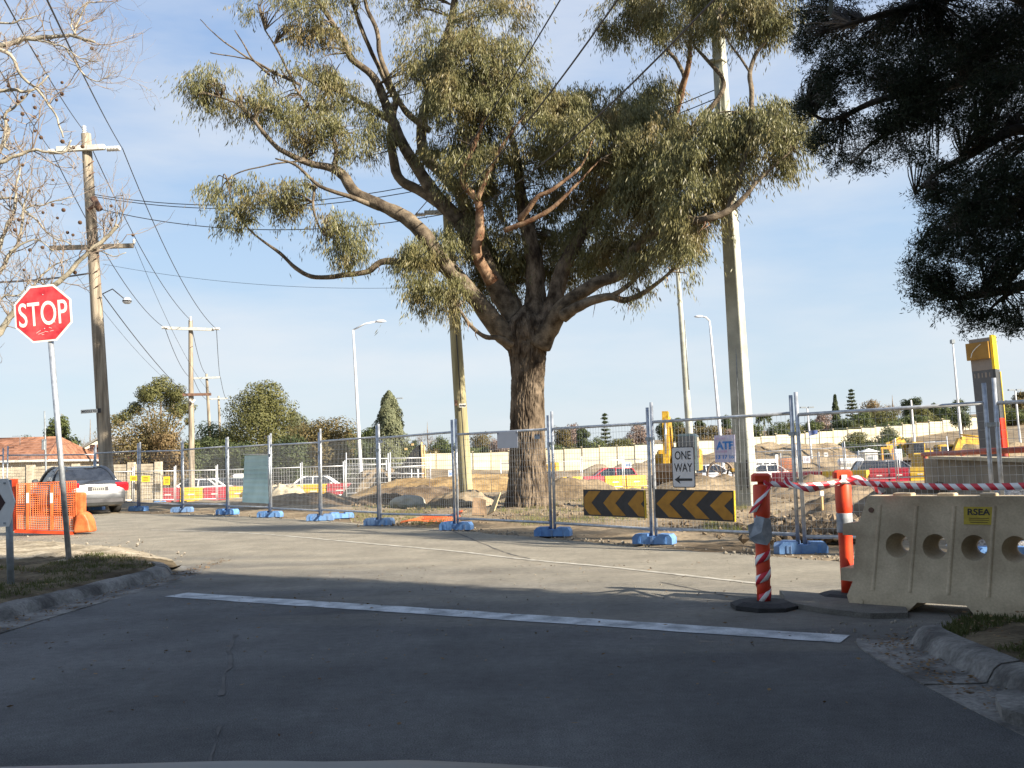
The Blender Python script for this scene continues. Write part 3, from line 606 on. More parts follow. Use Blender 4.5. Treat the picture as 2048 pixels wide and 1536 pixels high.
# foliage masses: centre px, radii px, depth offset, density
FOL = [(440, 172, 58, 36, -1, 1), (405, 190, 30, 34, -1, .8), (485, 205, 52, 34, -.9, 1), (540, 225, 50, 26, -.8, .7), (575, 200, 40, 25, -.6, .5),
       (500, 398, 85, 40, -.8, 1), (450, 395, 42, 38, -.7, 1), (565, 415, 42, 36, -.8, .8), (500, 440, 60, 26, -.6, .6), (600, 375, 36, 26, -1.2, .5),
       (690, 475, 52, 44, -1.2, 1), (655, 455, 28, 34, -1.3, .6), (690, 510, 40, 26, -1.2, .6),
       (600, 28, 80, 34, -.4, 1), (640, 60, 60, 34, -.4, 1), (550, 20, 60, 30, -.4, .9), (520, 5, 40, 26, -.4, .6), (660, 100, 46, 26, -.3, .6), (600, 60, 36, 26, -.3, .8),
       (620, 145, 66, 36, -.2, 1), (660, 135, 44, 30, -.2, .9), (580, 160, 40, 28, -.3, .6), (690, 160, 46, 26, 0, .8), (545, 170, 36, 24, -.3, .5),
       (640, 255, 66, 36, -.6, 1), (700, 275, 60, 36, -.5, 1), (620, 290, 46, 30, -.6, .7), (735, 250, 46, 34, -.4, .7), (690, 315, 56, 28, -.7, .6), (590, 240, 34, 26, -.6, .5),
       (700, 215, 60, 30, -.1, .6), (740, 310, 40, 26, .2, .4), (655, 205, 44, 30, -.4, .6),
       (850, 110, 58, 50, -.6, 1), (900, 90, 60, 60, -.4, 1), (955, 60, 60, 50, -.4, .9), (1000, 45, 50, 40, -.3, .7), (1020, 20, 40, 34, 0, .6), (900, 160, 70, 50, -.7, 1), (960, 140, 80, 60, -.8, 1), (1030, 130, 60, 50, -.5, .9), (830, 160, 44, 34, -.4, .7),
       (880, 215, 50, 50, -.6, .8), (940, 220, 66, 60, -.9, 1), (1000, 215, 60, 50, -.8, .8), (1050, 190, 46, 40, -.6, .7), (900, 290, 50, 46, -.5, .8), (960, 290, 60, 56, -.8, 1), (925, 340, 50, 44, -.6, .8), (985, 345, 50, 40, .5, .7), (860, 320, 26, 30, .5, .5),
       (1060, 245, 40, 36, -.6, .6), (1040, 330, 46, 40, .8, .8), (940, 400, 50, 40, .3, .8), (1010, 405, 56, 40, .8, .9), (1075, 340, 40, 40, 1.2, .7), (1090, 400, 50, 44, 1.4, .9),
       (830, 505, 46, 24, -1.2, .8), (810, 520, 34, 24, -1.2, .7), (850, 560, 46, 36, -1.3, .7), (835, 595, 34, 30, -1.3, .6), (890, 585, 40, 36, -1.0, .7), (880, 500, 50, 34, -.4, .8), (935, 485, 60, 40, .4, 1), (1000, 500, 60, 46, .8, 1), (950, 550, 46, 44, .8, .9), (1015, 560, 56, 56, 1.2, 1), (905, 620, 30, 26, -1.2, .4), (1090, 480, 60, 56, 1.4, 1), (1120, 540, 50, 44, 1.4, .9), (1070, 560, 44, 40, 1.6, .8),
       (1100, 205, 56, 34, -.6, .9), (1150, 205, 56, 34, -.6, 1), (1200, 225, 60, 44, -.4, 1), (1120, 250, 70, 50, -1.2, 1), (1190, 280, 70, 56, -1.3, 1.1), (1090, 290, 50, 40, -.7, .7), (1150, 310, 50, 40, .4, .8), (1240, 330, 66, 60, -1.2, 1.1), (1250, 260, 56, 50, -.6, 1),
       (1300, 190, 46, 40, .2, 1), (1320, 225, 50, 46, .2, 1), (1290, 265, 66, 56, -.8, 1.1), (1340, 290, 70, 60, -1, 1.1), (1300, 345, 70, 60, -1.4, 1.1), (1370, 345, 60, 56, -1.2, 1), (1400, 290, 56, 50, -.2, .8), (1310, 410, 66, 50, -1.4, 1.1), (1250, 400, 60, 44, -1, 1), (1380, 400, 56, 46, -1.4, 1), (1200, 390, 50, 40, .4, .9), (1340, 455, 60, 40, -1.2, 1),
       (1440, 245, 56, 34, -.4, .9), (1500, 240, 60, 34, -.8, 1), (1555, 245, 44, 34, -1, 1), (1480, 285, 70, 44, -.8, 1), (1550, 285, 46, 40, -1.4, .9), (1590, 310, 34, 40, -1.7, .7), (1430, 310, 56, 50, .2, .9), (1540, 325, 40, 30, -1.5, .5), (1440, 370, 44, 40, -1, .6), (1600, 275, 24, 30, -1.5, .5),
       (1390, 455, 46, 40, -1.6, .8), (1270, 470, 66, 44, -.8, 1), (1200, 480, 60, 50, .2, 1), (1240, 520, 56, 36, -.6, .8), (1330, 510, 60, 36, -1.4, .9), (1370, 500, 40, 36, -1.7, .7), (1170, 530, 50, 40, .4, .8), (1300, 545, 50, 30, -1.6, .7), (1350, 545, 34, 26, -1.8, .5), (1400, 475, 30, 30, -1.8, .5), (1160, 460, 50, 44, .8, .9), (1150, 400, 46, 40, 1, .8), (1280, 590, 22, 16, -1.8, .3),
       (1240, 30, 46, 34, .9, .9), (1290, 15, 60, 40, .9, 1), (1230, 60, 34, 30, .9, .7), (1350, 20, 60, 40, 1, 1), (1340, 65, 46, 30, 1, .7), (1410, 20, 60, 40, .9, 1), (1400, 70, 46, 30, .8, .7), (1470, 20, 60, 40, -.2, 1), (1530, 25, 56, 40, -.8, 1), (1560, 55, 36, 34, -.9, .8), (1500, 60, 46, 26, -.7, .6),
       # above the frame
       (600, -60, 90, 50, 0, 1), (700, -30, 60, 36, .6, .9), (760, -70, 80, 50, 1, .8), (820, -10, 56, 34, 1.2, .6), (880, -60, 70, 50, 1.4, .8), (960, -60, 80, 50, 1, .9), (1050, -50, 60, 50, .8, .8), (1280, -60, 90, 50, 1, 1), (1380, -70, 90, 50, 1, 1), (1480, -60, 90, 50, 0, 1), (720, 20, 46, 30, 1.1, .4), (830, 20, 50, 30, 1.3, .5), (1000, -120, 120, 50, 1, .8), (780, -140, 120, 50, 1, .8), (1400, -140, 120, 50, .6, .8)]
LP = np.array([tuple(p) for p in LIMB])
pos = []; axs = []; lens = []; wds = []; tw = MB()
for ci, (px, py, rx, ry, dy, den) in enumerate(FOL):
    c = np.array(P3(px, py, dy)); R3 = np.array([rx * KT, min(rx, ry * 1.3) * KT * 1.15, ry * KT])
    d = np.linalg.norm((LP - c) , axis=1); j = int(np.argmin(d)); src = Vector(LP[j])
    nt_ = 5 if px > 760 else 9
    for _ in range(nt_):           # fine branches from the nearest limb into the mass
        e = Vector(c + in_ball(1, rng)[0] * R3 * .85); mid = src.lerp(e, .5) + Vector((rng.normal() * .1, rng.normal() * .1, .12 + rng.normal() * .08))
        q = catmull([tuple(src), tuple(mid), tuple(e)], 4); tw.tube([Vector(p) for p in q], list(np.linspace(.024, .006, len(q))), 4, caps=False)
    area = rx * ry / 1000.0; nspray = int((100 if px > 760 else 70) * (.68 if py < 140 and px < 1100 else 1) * area * den + 6)
    s0 = c + in_ball(int(nspray * 2.0), rng) * R3 * 1.16
    keep = np.array([noise.noise(Vector(q) * 1.25) + .5 * noise.noise(Vector(q) * 3.1) > (-.03 if px > 760 else .04) for q in s0]); s0 = s0[keep][:nspray]
    for s in s0:
        # a drooping spray: leaves hang along a short arching twig
        k = int(rng.integers(11, 24)); out_ = (s - c) / R3; dr = np.array([out_[0], out_[1], 0]) * .8 + rng.normal(size=3) * .5; ln_ = rng.uniform(.2, .5) if rng.random() < .8 else rng.uniform(.5, .95)
        t_ = rng.random((k, 1)); dr[2] = 0
        o = s + dr * ln_ * t_ * .7 + np.c_[np.zeros((k, 2)), .10 - .55 * ln_ * t_[:, 0] ** 1.6 * 1.3] + rng.normal(size=(k, 3)) * .055
        a_ = np.c_[rng.normal(size=k) * .30, rng.normal(size=k) * .30, -np.ones(k)] + dr * .25
        pos.append(o); axs.append(a_); lens.append(rng.uniform(.09, .20, k)); wds.append(rng.uniform(.016, .028, k))
tw.build('twigs', m_limb, gum, kind='stuff')
v, f = leaves(np.vstack(pos), np.vstack(axs), np.concatenate(lens), np.concatenate(wds), rng)
link('crown', np_mesh('crown', v, f), m_gum, gum)['kind'] = 'stuff'
print('gum leaves', len(f))
# shed bark strips hanging at the forks
mb = MB()
for _ in range(70):
    p = LIMB[rnd.randrange(len(LIMB))]
    if p.z > 6.8 or p.z < 4.0: continue
    mb.tube([p, p + Vector((rnd.gauss(0, .05), -.12, -.15)), p + Vector((rnd.gauss(0, .08), -.15, -rnd.uniform(.25, .5)))], [.02, .014, .004], 4, caps=False)
mb.build('bark_strips', m_limb2, gum, kind='stuff')

# ------------------------------------------------------------------ dark fine-leaved tree close on the right, trunk beyond the frame
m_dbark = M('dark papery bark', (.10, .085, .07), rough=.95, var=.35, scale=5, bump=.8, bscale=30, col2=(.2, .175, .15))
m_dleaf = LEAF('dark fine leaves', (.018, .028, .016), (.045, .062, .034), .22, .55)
YD = 6.3
DB = Vector((5.0, 3.6, .13))
dark = thing('paperbark_tree', 'dark fine-leaved tree hanging over the right side, seen against the light', 'tree', DB)
MB().tube([Vector(p) for p in catmull([(0, 0, -.2), (.05, 0, 1.2), (-.1, .2, 2.4), (.1, .3, 4), (.0, .2, 6), (.2, 0, 8.5)], 5)], list(np.linspace(.34, .10, 26)), 16, rough=.2).build('trunk', m_dbark, dark)
def D3(px, py, Y=YD): return at(px, py, Y) - DB
DL = []
def dlimb(pts, r0_, r1_):
    q = [Vector(p) for p in catmull([tuple(p) for p in pts], 6)]
    MB().tube(q, list(np.linspace(r0_, r1_, len(q))), 7, rough=.15).build('limb', m_dbark, dark); DL.extend(q)
dlimb([Vector((0, .1, 1.7)), D3(2260, 520), D3(2048, 570), D3(1960, 590), D3(1890, 600)], .07, .006)
dlimb([Vector((0, .2, 2.4)), D3(2250, 350), D3(2050, 150, 6.6), D3(1900, 170, 6.6), D3(1760, 200, 6.6), D3(1660, 240, 6.6), D3(1600, 210, 6.6)], .06, .005)
dlimb([D3(1900, 170, 6.6), D3(1800, 250, 6.5), D3(1740, 290, 6.5), D3(1700, 330, 6.5)], .025, .005)
dlimb([Vector((0, .2, 2.2)), D3(2220, 380), D3(2060, 260), D3(1940, 310), D3(1870, 350), D3(1830, 390)], .06, .005)
dlimb([Vector((0, .1, 2.0)), D3(2300, 430), D3(2060, 400), D3(1950, 420), D3(1880, 460)], .06, .005)
dlimb([D3(2048, 570), D3(2000, 600), D3(1960, 640)], .02, .004)
dlimb([Vector((0, .3, 3.2)), D3(2250, 60), D3(2000, -20, 6.6), D3(1800, 20, 6.6), D3(1660, 60, 6.6)], .09, .008)
dlimb([Vector((0, .3, 4)), D3(2150, -300), D3(1850, -250), D3(1640, -120)], .09, .008)
DF = [(1625, 208, 34, 30, .8), (1610, 215, 24, 22, .8), (1660, 190, 34, 34, .8), (1640, 160, 30, 26, .8), (1650, 270, 34, 20, .8), (1690, 250, 34, 34, .5), (1690, 315, 40, 26, .75), (1640, 292, 24, 20, .7), (1730, 330, 26, 20, .4), (1770, 260, 46, 36, 1.2), (1800, 300, 36, 26, .7),
      (1620, 40, 40, 60, .7), (1610, 90, 24, 30, .7), (1660, 60, 60, 60, 1), (1680, 130, 50, 40, .9), (1740, 90, 60, 56, 1.2), (1760, 160, 60, 50, 1.3), (1820, 60, 70, 60, 1.3), (1840, 150, 70, 60, 1.4), (1820, 220, 56, 46, 1.3), (1900, 80, 70, 66, 1.5), (1920, 170, 70, 60, 1.3), (1880, 230, 56, 40, 1.2), (1980, 90, 70, 70, 1.4), (2040, 60, 70, 70, 1.4), (1990, 180, 60, 50, 1.1), (2050, 150, 60, 60, 1.1), (1950, 250, 46, 36, .8), (2010, 250, 46, 40, .8), (1850, 305, 30, 24, .3), (2050, 230, 46, 40, .8), (1960, 300, 44, 30, .5), (2030, 310, 46, 26, .6),
      (1860, 350, 24, 24, .8), (1900, 340, 34, 24, .9), (1880, 390, 44, 36, 1.2), (1940, 370, 50, 36, 1.3), (2000, 360, 50, 40, 1.3), (2050, 370, 50, 46, 1.3), (1900, 440, 50, 40, 1.3), (1960, 430, 60, 46, 1.5), (2030, 440, 60, 46, 1.5), (1870, 490, 44, 36, 1.1), (1930, 500, 56, 40, 1.2), (2000, 510, 60, 40, 1.1), (2060, 500, 50, 40, 1), (1845, 540, 32, 34, 1), (1860, 585, 42, 30, 1), (1900, 560, 46, 34, .9), (1920, 610, 46, 28, .9), (1960, 590, 44, 30, .6), (2000, 560, 44, 24, .5), (1960, 640, 44, 20, .7), (2010, 640, 46, 22, .6), (2055, 620, 40, 30, .5), (2040, 655, 36, 14, .5),
      (1700, -60, 90, 70, 1), (1850, -60, 100, 70, 1), (2000, -60, 100, 70, 1), (1620, -70, 70, 60, 1)]
pos = []; axs = []; lens = []; wds = []; tw = MB(); DLa = np.array([tuple(p) for p in DL])
for px, py, rx, ry, den in DF:
    Y = YD + rng.normal() * .3 + (.25 if py < 300 else 0); kk = Y / FPX; c = np.array(D3(px, py, Y)); R3 = np.array([rx * kk, rx * kk * 1.3, ry * kk]) * 1.05
    d = np.linalg.norm(DLa - c, axis=1); src = Vector(DLa[int(np.argmin(d))])
    ns = int(38 * rx * ry / 1000 * den + 12); tip = c + in_ball(ns, rng) * R3
    for s in tip:
        if rng.random() < .45:
            e = Vector(s); q = catmull([tuple(src), tuple(src.lerp(e, .55) + Vector((rng.normal() * .03, rng.normal() * .03, .05))), tuple(e)], 3); tw.tube([Vector(p) for p in q], list(np.linspace(.005, .0018, len(q))), 3, caps=False)
        k = rng.integers(30, 48); dirn = rng.normal(size=3) + (-.5, 0, -.5); dirn /= np.linalg.norm(dirn)
        o = s + dirn * (rng.random((k, 1)) - .5) * .16 + rng.normal(size=(k, 3)) * .012
        pos.append(o); axs.append(dirn * .8 + rng.normal(size=(k, 3)) * .75); lens.append(rng.uniform(.016, .036, k)); wds.append(rng.uniform(.004, .0075, k))
tw.build('twigs', m_dbark, dark, kind='stuff')
v, f = leaves(np.vstack(pos), np.vstack(axs), np.concatenate(lens), np.concatenate(wds), rng); print('dark leaves', len(f))
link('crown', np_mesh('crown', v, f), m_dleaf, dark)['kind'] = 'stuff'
# the rest of its crown outside the frame: coarser sprays, same kind
NRM = np.array([.527, .85])
def crown_blobs(n, box, smax, r_, per, lw):
    P = []; A = []; Ln = []; Wd = []
    k = 0
    while k < n:
        c = np.array([rng.uniform(*box[0]), rng.uniform(*box[1]), rng.uniform(*box[2])]); rr = rng.uniform(*r_)
        sv = c[:2] @ NRM + rr * .9
        if sv > smax + .35 * math.sin(c[0] * 1.3 + c[2]): continue
        if abs(c[:2] @ NRM - 7.87) < rr + .6 and c[2] + rr > 2.7 + .574 * (c[0] + 6.2): continue      # crown cut away so the sun reaches the stop sign
        # keep the camera's own view clear
        if c[1] > .2:
            px = 1024 + c[0] / c[1] * FPX; py = 916 - (c[2] - CAM_H) / c[1] * FPX; rp_ = rr / c[1] * FPX
            if px - rp_ < 2180 and px + rp_ > -60 and py + rp_ > -60: continue
        elif c[1] + rr > .2 and abs(c[0]) < 2.5: continue
        k += 1
        q = c + in_ball(per, rng) * rr
        P.append(q); A.append(rng.normal(size=(per, 3)) + (0, 0, -.4)); Ln.append(rng.uniform(lw[0] * .7, lw[0] * 1.3, per)); Wd.append(rng.uniform(lw[1] * .7, lw[1] * 1.3, per))
    return leaves(np.vstack(P), np.vstack(A), np.concatenate(Ln), np.concatenate(Wd), rng)
v, f = crown_blobs(210, ((1.5, 11), (-5, 6.3), (2.4, 11)), 8.8, (.6, 1.1), 800, (.19, .062))
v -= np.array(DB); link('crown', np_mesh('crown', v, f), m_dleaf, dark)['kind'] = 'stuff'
P = []
for _ in range(190):            # low outer sprays added out of view to fill the road's shade edge
    x_ = rng.uniform(6.2, 14); s_ = rng.uniform(7.3, 8.5); y_ = (s_ - .527 * x_) / .85; z_ = rng.uniform(2.3, 8.6); rr = rng.uniform(.4, .62)
    if abs(s_ - 7.87) < rr + .6 and z_ + rr > 2.7 + .574 * (x_ + 6.2): continue  # sprays left out where they would shade the stop sign
    P.append(np.array([x_, y_, z_]) + in_ball(520, rng) * rr)
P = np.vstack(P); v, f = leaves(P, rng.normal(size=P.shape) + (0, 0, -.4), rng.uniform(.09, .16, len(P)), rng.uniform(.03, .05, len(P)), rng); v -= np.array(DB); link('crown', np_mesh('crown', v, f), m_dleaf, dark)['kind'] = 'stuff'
for k in range(5): MB().tube([(0, 0, 2.4 + k), (2.2, -1.2 - .2 * k, 2.9 + k * 1.1), (3.4 + k, -1.9 - .7 * k, 3.0 + k * 1.2)], [.09, .05, .01], 6).build('limb', m_dbark, dark)
# neighbours standing behind the camera's right shoulder: they shade the street
for bx, by, box, n, lab in ((13.5, -5.5, ((9, 19), (-11, 1.5), (3, 13)), 130, 'tall dark street tree behind the camera on the right'), (4, -12, ((-4, 10), (-17, -7), (3, 12)), 110, 'tall dark street tree on the verge behind the camera')):
    t = thing('street_tree', lab, 'tree', (bx, by, 0.1), group='street trees behind the viewpoint')
    MB().tube([(0, 0, -.2), (.1, 0, 3), (0, .2, 6), (.2, 0, 10)], [.35, .28, .2, .08], 12, rough=.2).build('trunk', m_dbark, t)
    v, f = crown_blobs(n, box, 8.5, (.9, 1.6), 700, (.32, .10)); v -= np.array((bx, by, .1))
    link('crown', np_mesh('crown', v, f), m_dleaf, t)['kind'] = 'stuff'
# ------------------------------------------------------------------ bare plane tree on the left
m_plane = M('pale plane tree bark', (.26, .235, .175), rough=.85, var=.3, scale=7, bump=.4, bscale=40, col2=(.42, .38, .29))
m_twig = M('reddish bare twigs', (.20, .15, .115), rough=.85, var=.3, scale=9, col2=(.33, .27, .21))
m_ball = M('dry brown seed ball', (.10, .055, .03), rough=.95, var=.4, scale=60, bump=1, bscale=150)
YP = 15.0; KP = YP / FPX
PB = Vector((at(-260, 1000, YP).x, YP, .1))
plane = thing('plane_tree', 'bare pale-barked plane tree with brown seed balls, left of the stop sign', 'tree', PB)
def Q3(px, py, dY=0.0): return at(px, py, YP + dY) - PB
MB().tube([Vector(p) for p in catmull([tuple(Vector((0, 0, -.2))), tuple(Q3(-255, 850)), tuple(Q3(-235, 650)), tuple(Q3(-250, 400)), tuple(Q3(-230, 150)), tuple(Q3(-240, -150))], 5)], list(np.linspace(.26, .07, 26)), 14, rough=.12).build('trunk', m_plane, plane)
PT = []
def pl(pts, w0, w1, k=5, mat=m_plane):
    dy = rng.normal() * (.3 if pts[0][0] < 0 else .1)
    if -200 < pts[0][0] < 0: pts = [(-240, pts[0][1] + (pts[0][0] + 240) * .5), ((-240 + pts[0][0]) / 2, pts[0][1] + (pts[0][0] + 240) * .2)] + list(pts); w0 *= 1.4
    q = catmull([(p[0], p[1], p[2] if len(p) > 2 else 0) for p in pts], k)
    P = [Q3(a[0] + 3 * noise.noise(Vector((a[0] * .05, a[1] * .05, 1))), a[1] + 4 * noise.noise(Vector((a[0] * .05, a[1] * .05, 7))), a[2] + dy) for a in q]
    rad = [max(.004, x * KP / 2) for x in np.linspace(w0, w1, len(P))]
    MB().tube(P, rad, 7, rough=.2, seed=len(PT)).build('limb', mat, plane)
    for i, p in enumerate(P):
        if i > 1: PT.append((p, (P[min(i + 1, len(P) - 1)] - P[i - 1]).normalized(), rad[i]))
pl([(-240, 300), (-60, 112), (0, 93), (40, 81), (90, 75), (140, 72), (170, 79), (192, 83)], 15, 4)
pl([(147, 70), (158, 40), (175, 8), (205, 2)], 5, 2); pl([(150, 68), (143, 45), (155, 20), (175, 5)], 3, 1.5)
pl([(-100, 60), (0, 100), (25, 115), (45, 155), (75, 180), (110, 228), (127, 275)], 8, 3)
pl([(-240, 420), (-80, 220), (0, 182), (50, 184), (78, 172), (98, 150)], 10, 3)
pl([(-230, 520), (-60, 360), (0, 326), (40, 308), (70, 300), (100, 305), (130, 304), (142, 280)], 10, 3)
pl([(-60, 640), (-20, 560), (0, 493), (13, 457), (30, 409), (33, 370), (42, 330)], 9, 3)
pl([(-80, 660), (0, 544), (15, 516), (30, 495), (46, 447), (48, 412), (60, 360)], 9, 3)
pl([(-220, 760), (-80, 730), (0, 664), (20, 635), (60, 600), (112, 567), (142, 541), (173, 506), (203, 483), (236, 450)], 15, 7)
pl([(30, 620), (76, 559), (107, 533), (135, 518)], 6, 2); pl([(20, 505), (41, 488), (76, 480), (109, 503)], 5, 2); pl([(45, 440), (51, 417), (89, 409), (145, 394)], 5, 2)
pl([(-120, 560), (0, 300), (16, 265), (12, 230), (40, 205), (60, 185)], 9, 3); pl([(12, 240), (8, 290), (18, 300)], 6, 4)
pl([(-150, 30), (0, 45), (40, 40), (75, 33)], 6, 2); pl([(75, 80), (110, 90), (130, 95), (150, 110), (175, 120), (200, 122)], 4, 1.5); pl([(130, 95), (150, 125), (165, 145), (190, 162), (215, 155), (228, 140)], 4, 1.2)
pl([(205, 480), (228, 455), (235, 420)], 4, 2); pl([(180, 490), (220, 510), (250, 505)], 3, 1.5); pl([(-60, 420), (20, 395), (60, 430), (100, 470), (140, 490)], 6, 2); pl([(-20, 700), (0, 600), (40, 590), (60, 560)], 6, 2)
tw = MB(); tips = []
def twig(p, d, ln, r, lev):
    n = 5; pts = [p]; q = Vector(p); dd = Vector(d)
    for i in range(n):
        dd = (dd + Vector((rnd.gauss(0, .22), rnd.gauss(0, .2), .10 + rnd.gauss(0, .2)))).normalized(); q = q + dd * ln / n; pts.append(q)
    tw.tube(pts, list(np.linspace(r, r * .45, n + 1)), 4, caps=False)
    tips.append(pts[-1])
    if lev > 0:
        for _ in range(rnd.randint(2, 4)):
            i = rnd.randint(1, n); e = (dd + Vector((rnd.gauss(0, .9), rnd.gauss(0, .6), rnd.gauss(.1, .8)))).normalized()
            twig(pts[i], e, ln * rnd.uniform(.45, .8), r * .6, lev - 1)
for i in range(240):
    p, d, r_ = PT[rnd.randrange(len(PT))]
    e = (d * .5 + Vector((rnd.gauss(0, .8), rnd.gauss(0, .6), rnd.gauss(.25, .7)))).normalized()
    twig(p, e, rnd.uniform(.25, .75), min(r_ * .6, .011), 2)
tw.build('twigs', m_twig, plane, kind='stuff')
mb = MB(); mb.lathe([(.001, -.026), (.016, -.021), (.025, -.008), (.026, .004), (.018, .019), (.001, .026)], 10)
ball_me = mb.mesh('seed_ball'); ball_me.materials.append(m_ball); st = MB(); st.tube([(0, 0, .02), (.01, 0, .12)], .0022, 3, caps=False)
for (px, py) in [(184, 97), (74, 112), (124, 188), (124, 165), (68, 191), (70, 215), (69, 234), (45, 228), (70, 262), (82, 275), (125, 283), (17, 172), (36, 203), (44, 195), (15, 240), (106, 360), (127, 420), (115, 436), (160, 445), (86, 425), (55, 446), (224, 440), (222, 412), (135, 465), (146, 470), (45, 330), (105, 410), (150, 545), (48, 540), (60, 500), (30, 460), (85, 495), (266, 470), (113, 200), (147, 295), (165, 293), (26, 380), (8, 380), (38, 440), (78, 382)]:
    o = link('seed_ball', ball_me, None, plane); o.location = Q3(px, py, rng.normal() * .3)
    s_ = rnd.uniform(.8, 1.25); o.scale = (s_,) * 3

# ------------------------------------------------------------------ far trees
m_fb = M('grey brown tree bark', (.16, .125, .09), rough=.95, var=.3, scale=3, col2=(.26, .21, .16))
LM = {'olive': LEAF('olive foliage', (.085, .092, .030), (.17, .165, .06), .25, .7), 'dark': LEAF('dark green foliage', (.04, .058, .024), (.085, .105, .042), .2, .7), 'green': LEAF('mid green foliage', (.06, .085, .028), (.13, .15, .052), .25, .7),
      'rust': LEAF('rusty green foliage', (.09, .08, .03), (.18, .135, .055), .25, .7), 'brown': LEAF('brown autumn foliage', (.15, .10, .045), (.22, .165, .08), .2, .7), 'pale': LEAF('pale grey green foliage', (.10, .115, .06), (.17, .18, .10), .2, .7), 'pink': LEAF('pinkish bare twig haze', (.20, .14, .11), (.27, .21, .18), .2, .8)}
def tree(name, label, px, Y, pw, ptop, pbase, kind='round', leaf='olive', group=None, lobes=None, n=3800, seed=0, trunk=True, cut=.28, bare=False):
    """pw = crown width px, ptop/pbase = photo rows of its top and foot"""
    k = Y / FPX; x = onray(px, Y); zt = at(px, ptop, Y).z; zb = h(x, Y) if pbase is None else min(h(x, Y), at(px, pbase, Y).z)
    base = Vector((x, Y, zb - .1)); Ht = zt - base.z; W = pw * k; r = np.random.default_rng(seed + int(px))
    t = thing(name, label, 'bush' if name.endswith('bush') or name.endswith('shrub') else 'tree', base, group=group)
    P = []; A = []; Nn = []; Dd = []; n = int(n * 2.4); tb = MB(); lsz = max(.15, 2.7 * k)
    if trunk: tb.tube([(0, 0, 0), (W * .03, 0, Ht * .3), (0, 0, Ht * .6), (0, 0, Ht * .9)], [max(.08, W * .035), W * .028 + .03, W * .018 + .02, .02], 7)
    if kind == 'round' or kind == 'shrub':
        lob = lobes or [(r.uniform(-.33, .33), r.uniform(-.28, .28), r.uniform(cut + .12, .82), r.uniform(.18, .30)) for _ in range(11)] + [(0, 0, .55, .36), (-.2, 0, .45, .28), (.2, 0, .45, .28), (0, 0, .82, .2)]
        tot = sum(l[3] ** 2 for l in lob)
        for lx, ly, lz, lr in lob:
            m_ = int(n * lr * lr / tot); d = r.normal(size=(m_, 3)); d /= np.linalg.norm(d, axis=1, keepdims=True)
            rad = lr * (r.random((m_, 1)) ** .28) * (1 + .25 * np.sin(d[:, :1] * 7 + lx * 20) * np.cos(d[:, 2:3] * 6 + ly * 20))
            q = d * rad * (W, W, min(W, Ht * .9) * .95); q += (lx * W, ly * W, lz * Ht); kp = (q[:, 2] < Ht * 1.005) & (q[:, 2] > Ht * cut * .5); q = q[kp]
            P.append(q); A.append(r.normal(size=q.shape) + (0, 0, -.5)); Nn.append(np.cross(d[kp], r.normal(size=q.shape))); Dd.append(d[kp])
            if trunk: tb.tube([(0, 0, Ht * cut * .8), (lx * W * .5, ly * W * .5, (cut + lz) * .45 * Ht), (lx * W, ly * W, lz * Ht)], [W * .018 + .02, W * .012 + .015, .015], 5)
    elif kind == 'cone':
        m_ = n; zz = r.random(m_) ** .75; ang = r.random(m_) * 6.283; rad = W / 2 * (1 - zz) ** (.55 if leaf == 'pale' else .8) * (.55 + .45 * r.random(m_) ** .4) * (1 + .2 * np.sin(ang * 3 + zz * 17) + .14 * np.sin(ang * 5 - zz * 31))
        P.append(np.c_[rad * np.cos(ang), rad * np.sin(ang), Ht * (.06 + .94 * zz)]); A.append(r.normal(size=(m_, 3)) + (0, 0, .2)); dd_ = np.c_[np.cos(ang), np.sin(ang), np.full(m_, .35)]; Nn.append(np.cross(dd_, r.normal(size=(m_, 3)))); Dd.append(dd_)
    elif kind == 'tiers':           # norfolk pine
        for i in range(11):
            z = .10 + .88 * (i / 10) ; rr = W / 2 * (1 - z) ** .75 + .12
            for a in range(6):
                an = a * 1.047 + i * .5; e = np.array([math.cos(an) * rr, math.sin(an) * rr, rr * .22]); tt = r.random((42, 1))
                P.append(np.array([0, 0, z * Ht]) + e * tt + r.normal(size=(42, 3)) * (.10, .10, .04)); A.append(r.normal(size=(42, 3)) * .6 + e * .5)
                tb.tube([(0, 0, z * Ht), tuple(np.array([0, 0, z * Ht]) + e)], [.05, .02], 4, caps=False)
    elif kind == 'palm':
        for a in range(16):
            an = a * 2.4; el = .9 - a * .09; rr = W / 2
            for s in np.linspace(.1, 1, 16):
                c = np.array([math.cos(an) * rr * s, math.sin(an) * rr * s, Ht * .9 + rr * (el * s - .95 * s * s)]); P.append(c + r.normal(size=(8, 3)) * .06); A.append(r.normal(size=(8, 3)) * .5 + (math.cos(an), math.sin(an), -.5))
    if kind == 'bare':
        def br(p, d, ln, rd, lev):
            q = p + d * ln; tb.tube([p, (p + q) / 2 + Vector(r.normal(size=3)) * ln * .05, q], [rd, rd * .8, rd * .6], 4, caps=False)
            if lev:
                for _ in range(4): br(p + d * ln * r.uniform(.5, 1), (d + Vector(r.normal(size=3)) * .55 + Vector((0, 0, .15))).normalized(), ln * r.uniform(.6, .8), rd * .55, lev - 1)
        br(Vector((0, 0, 0)), Vector((0, 0, 1)), Ht * .3, max(.12, W * .02), 5)
    if len(tb.v): tb.build('trunk', m_fb, t)
    if P:
        P = np.vstack(P); A = np.vstack(A)
        if Nn: A = np.vstack(Nn); A /= np.linalg.norm(A, axis=1, keepdims=True); DD = np.vstack(Dd) + r.normal(size=A.shape) * .3
        v, f = leaves(P, A, r.uniform(.8, 1.5, len(P)) * lsz, r.uniform(.5, .9, len(P)) * lsz, r, nrm=np.cross(A, DD) if False else (DD if Nn else None))
        link('crown', np_mesh('crown', v, f), LM[leaf], t)['kind'] = 'stuff'
    return t
GL = 'trees along the left street'; GW = 'trees beyond the pale wall'
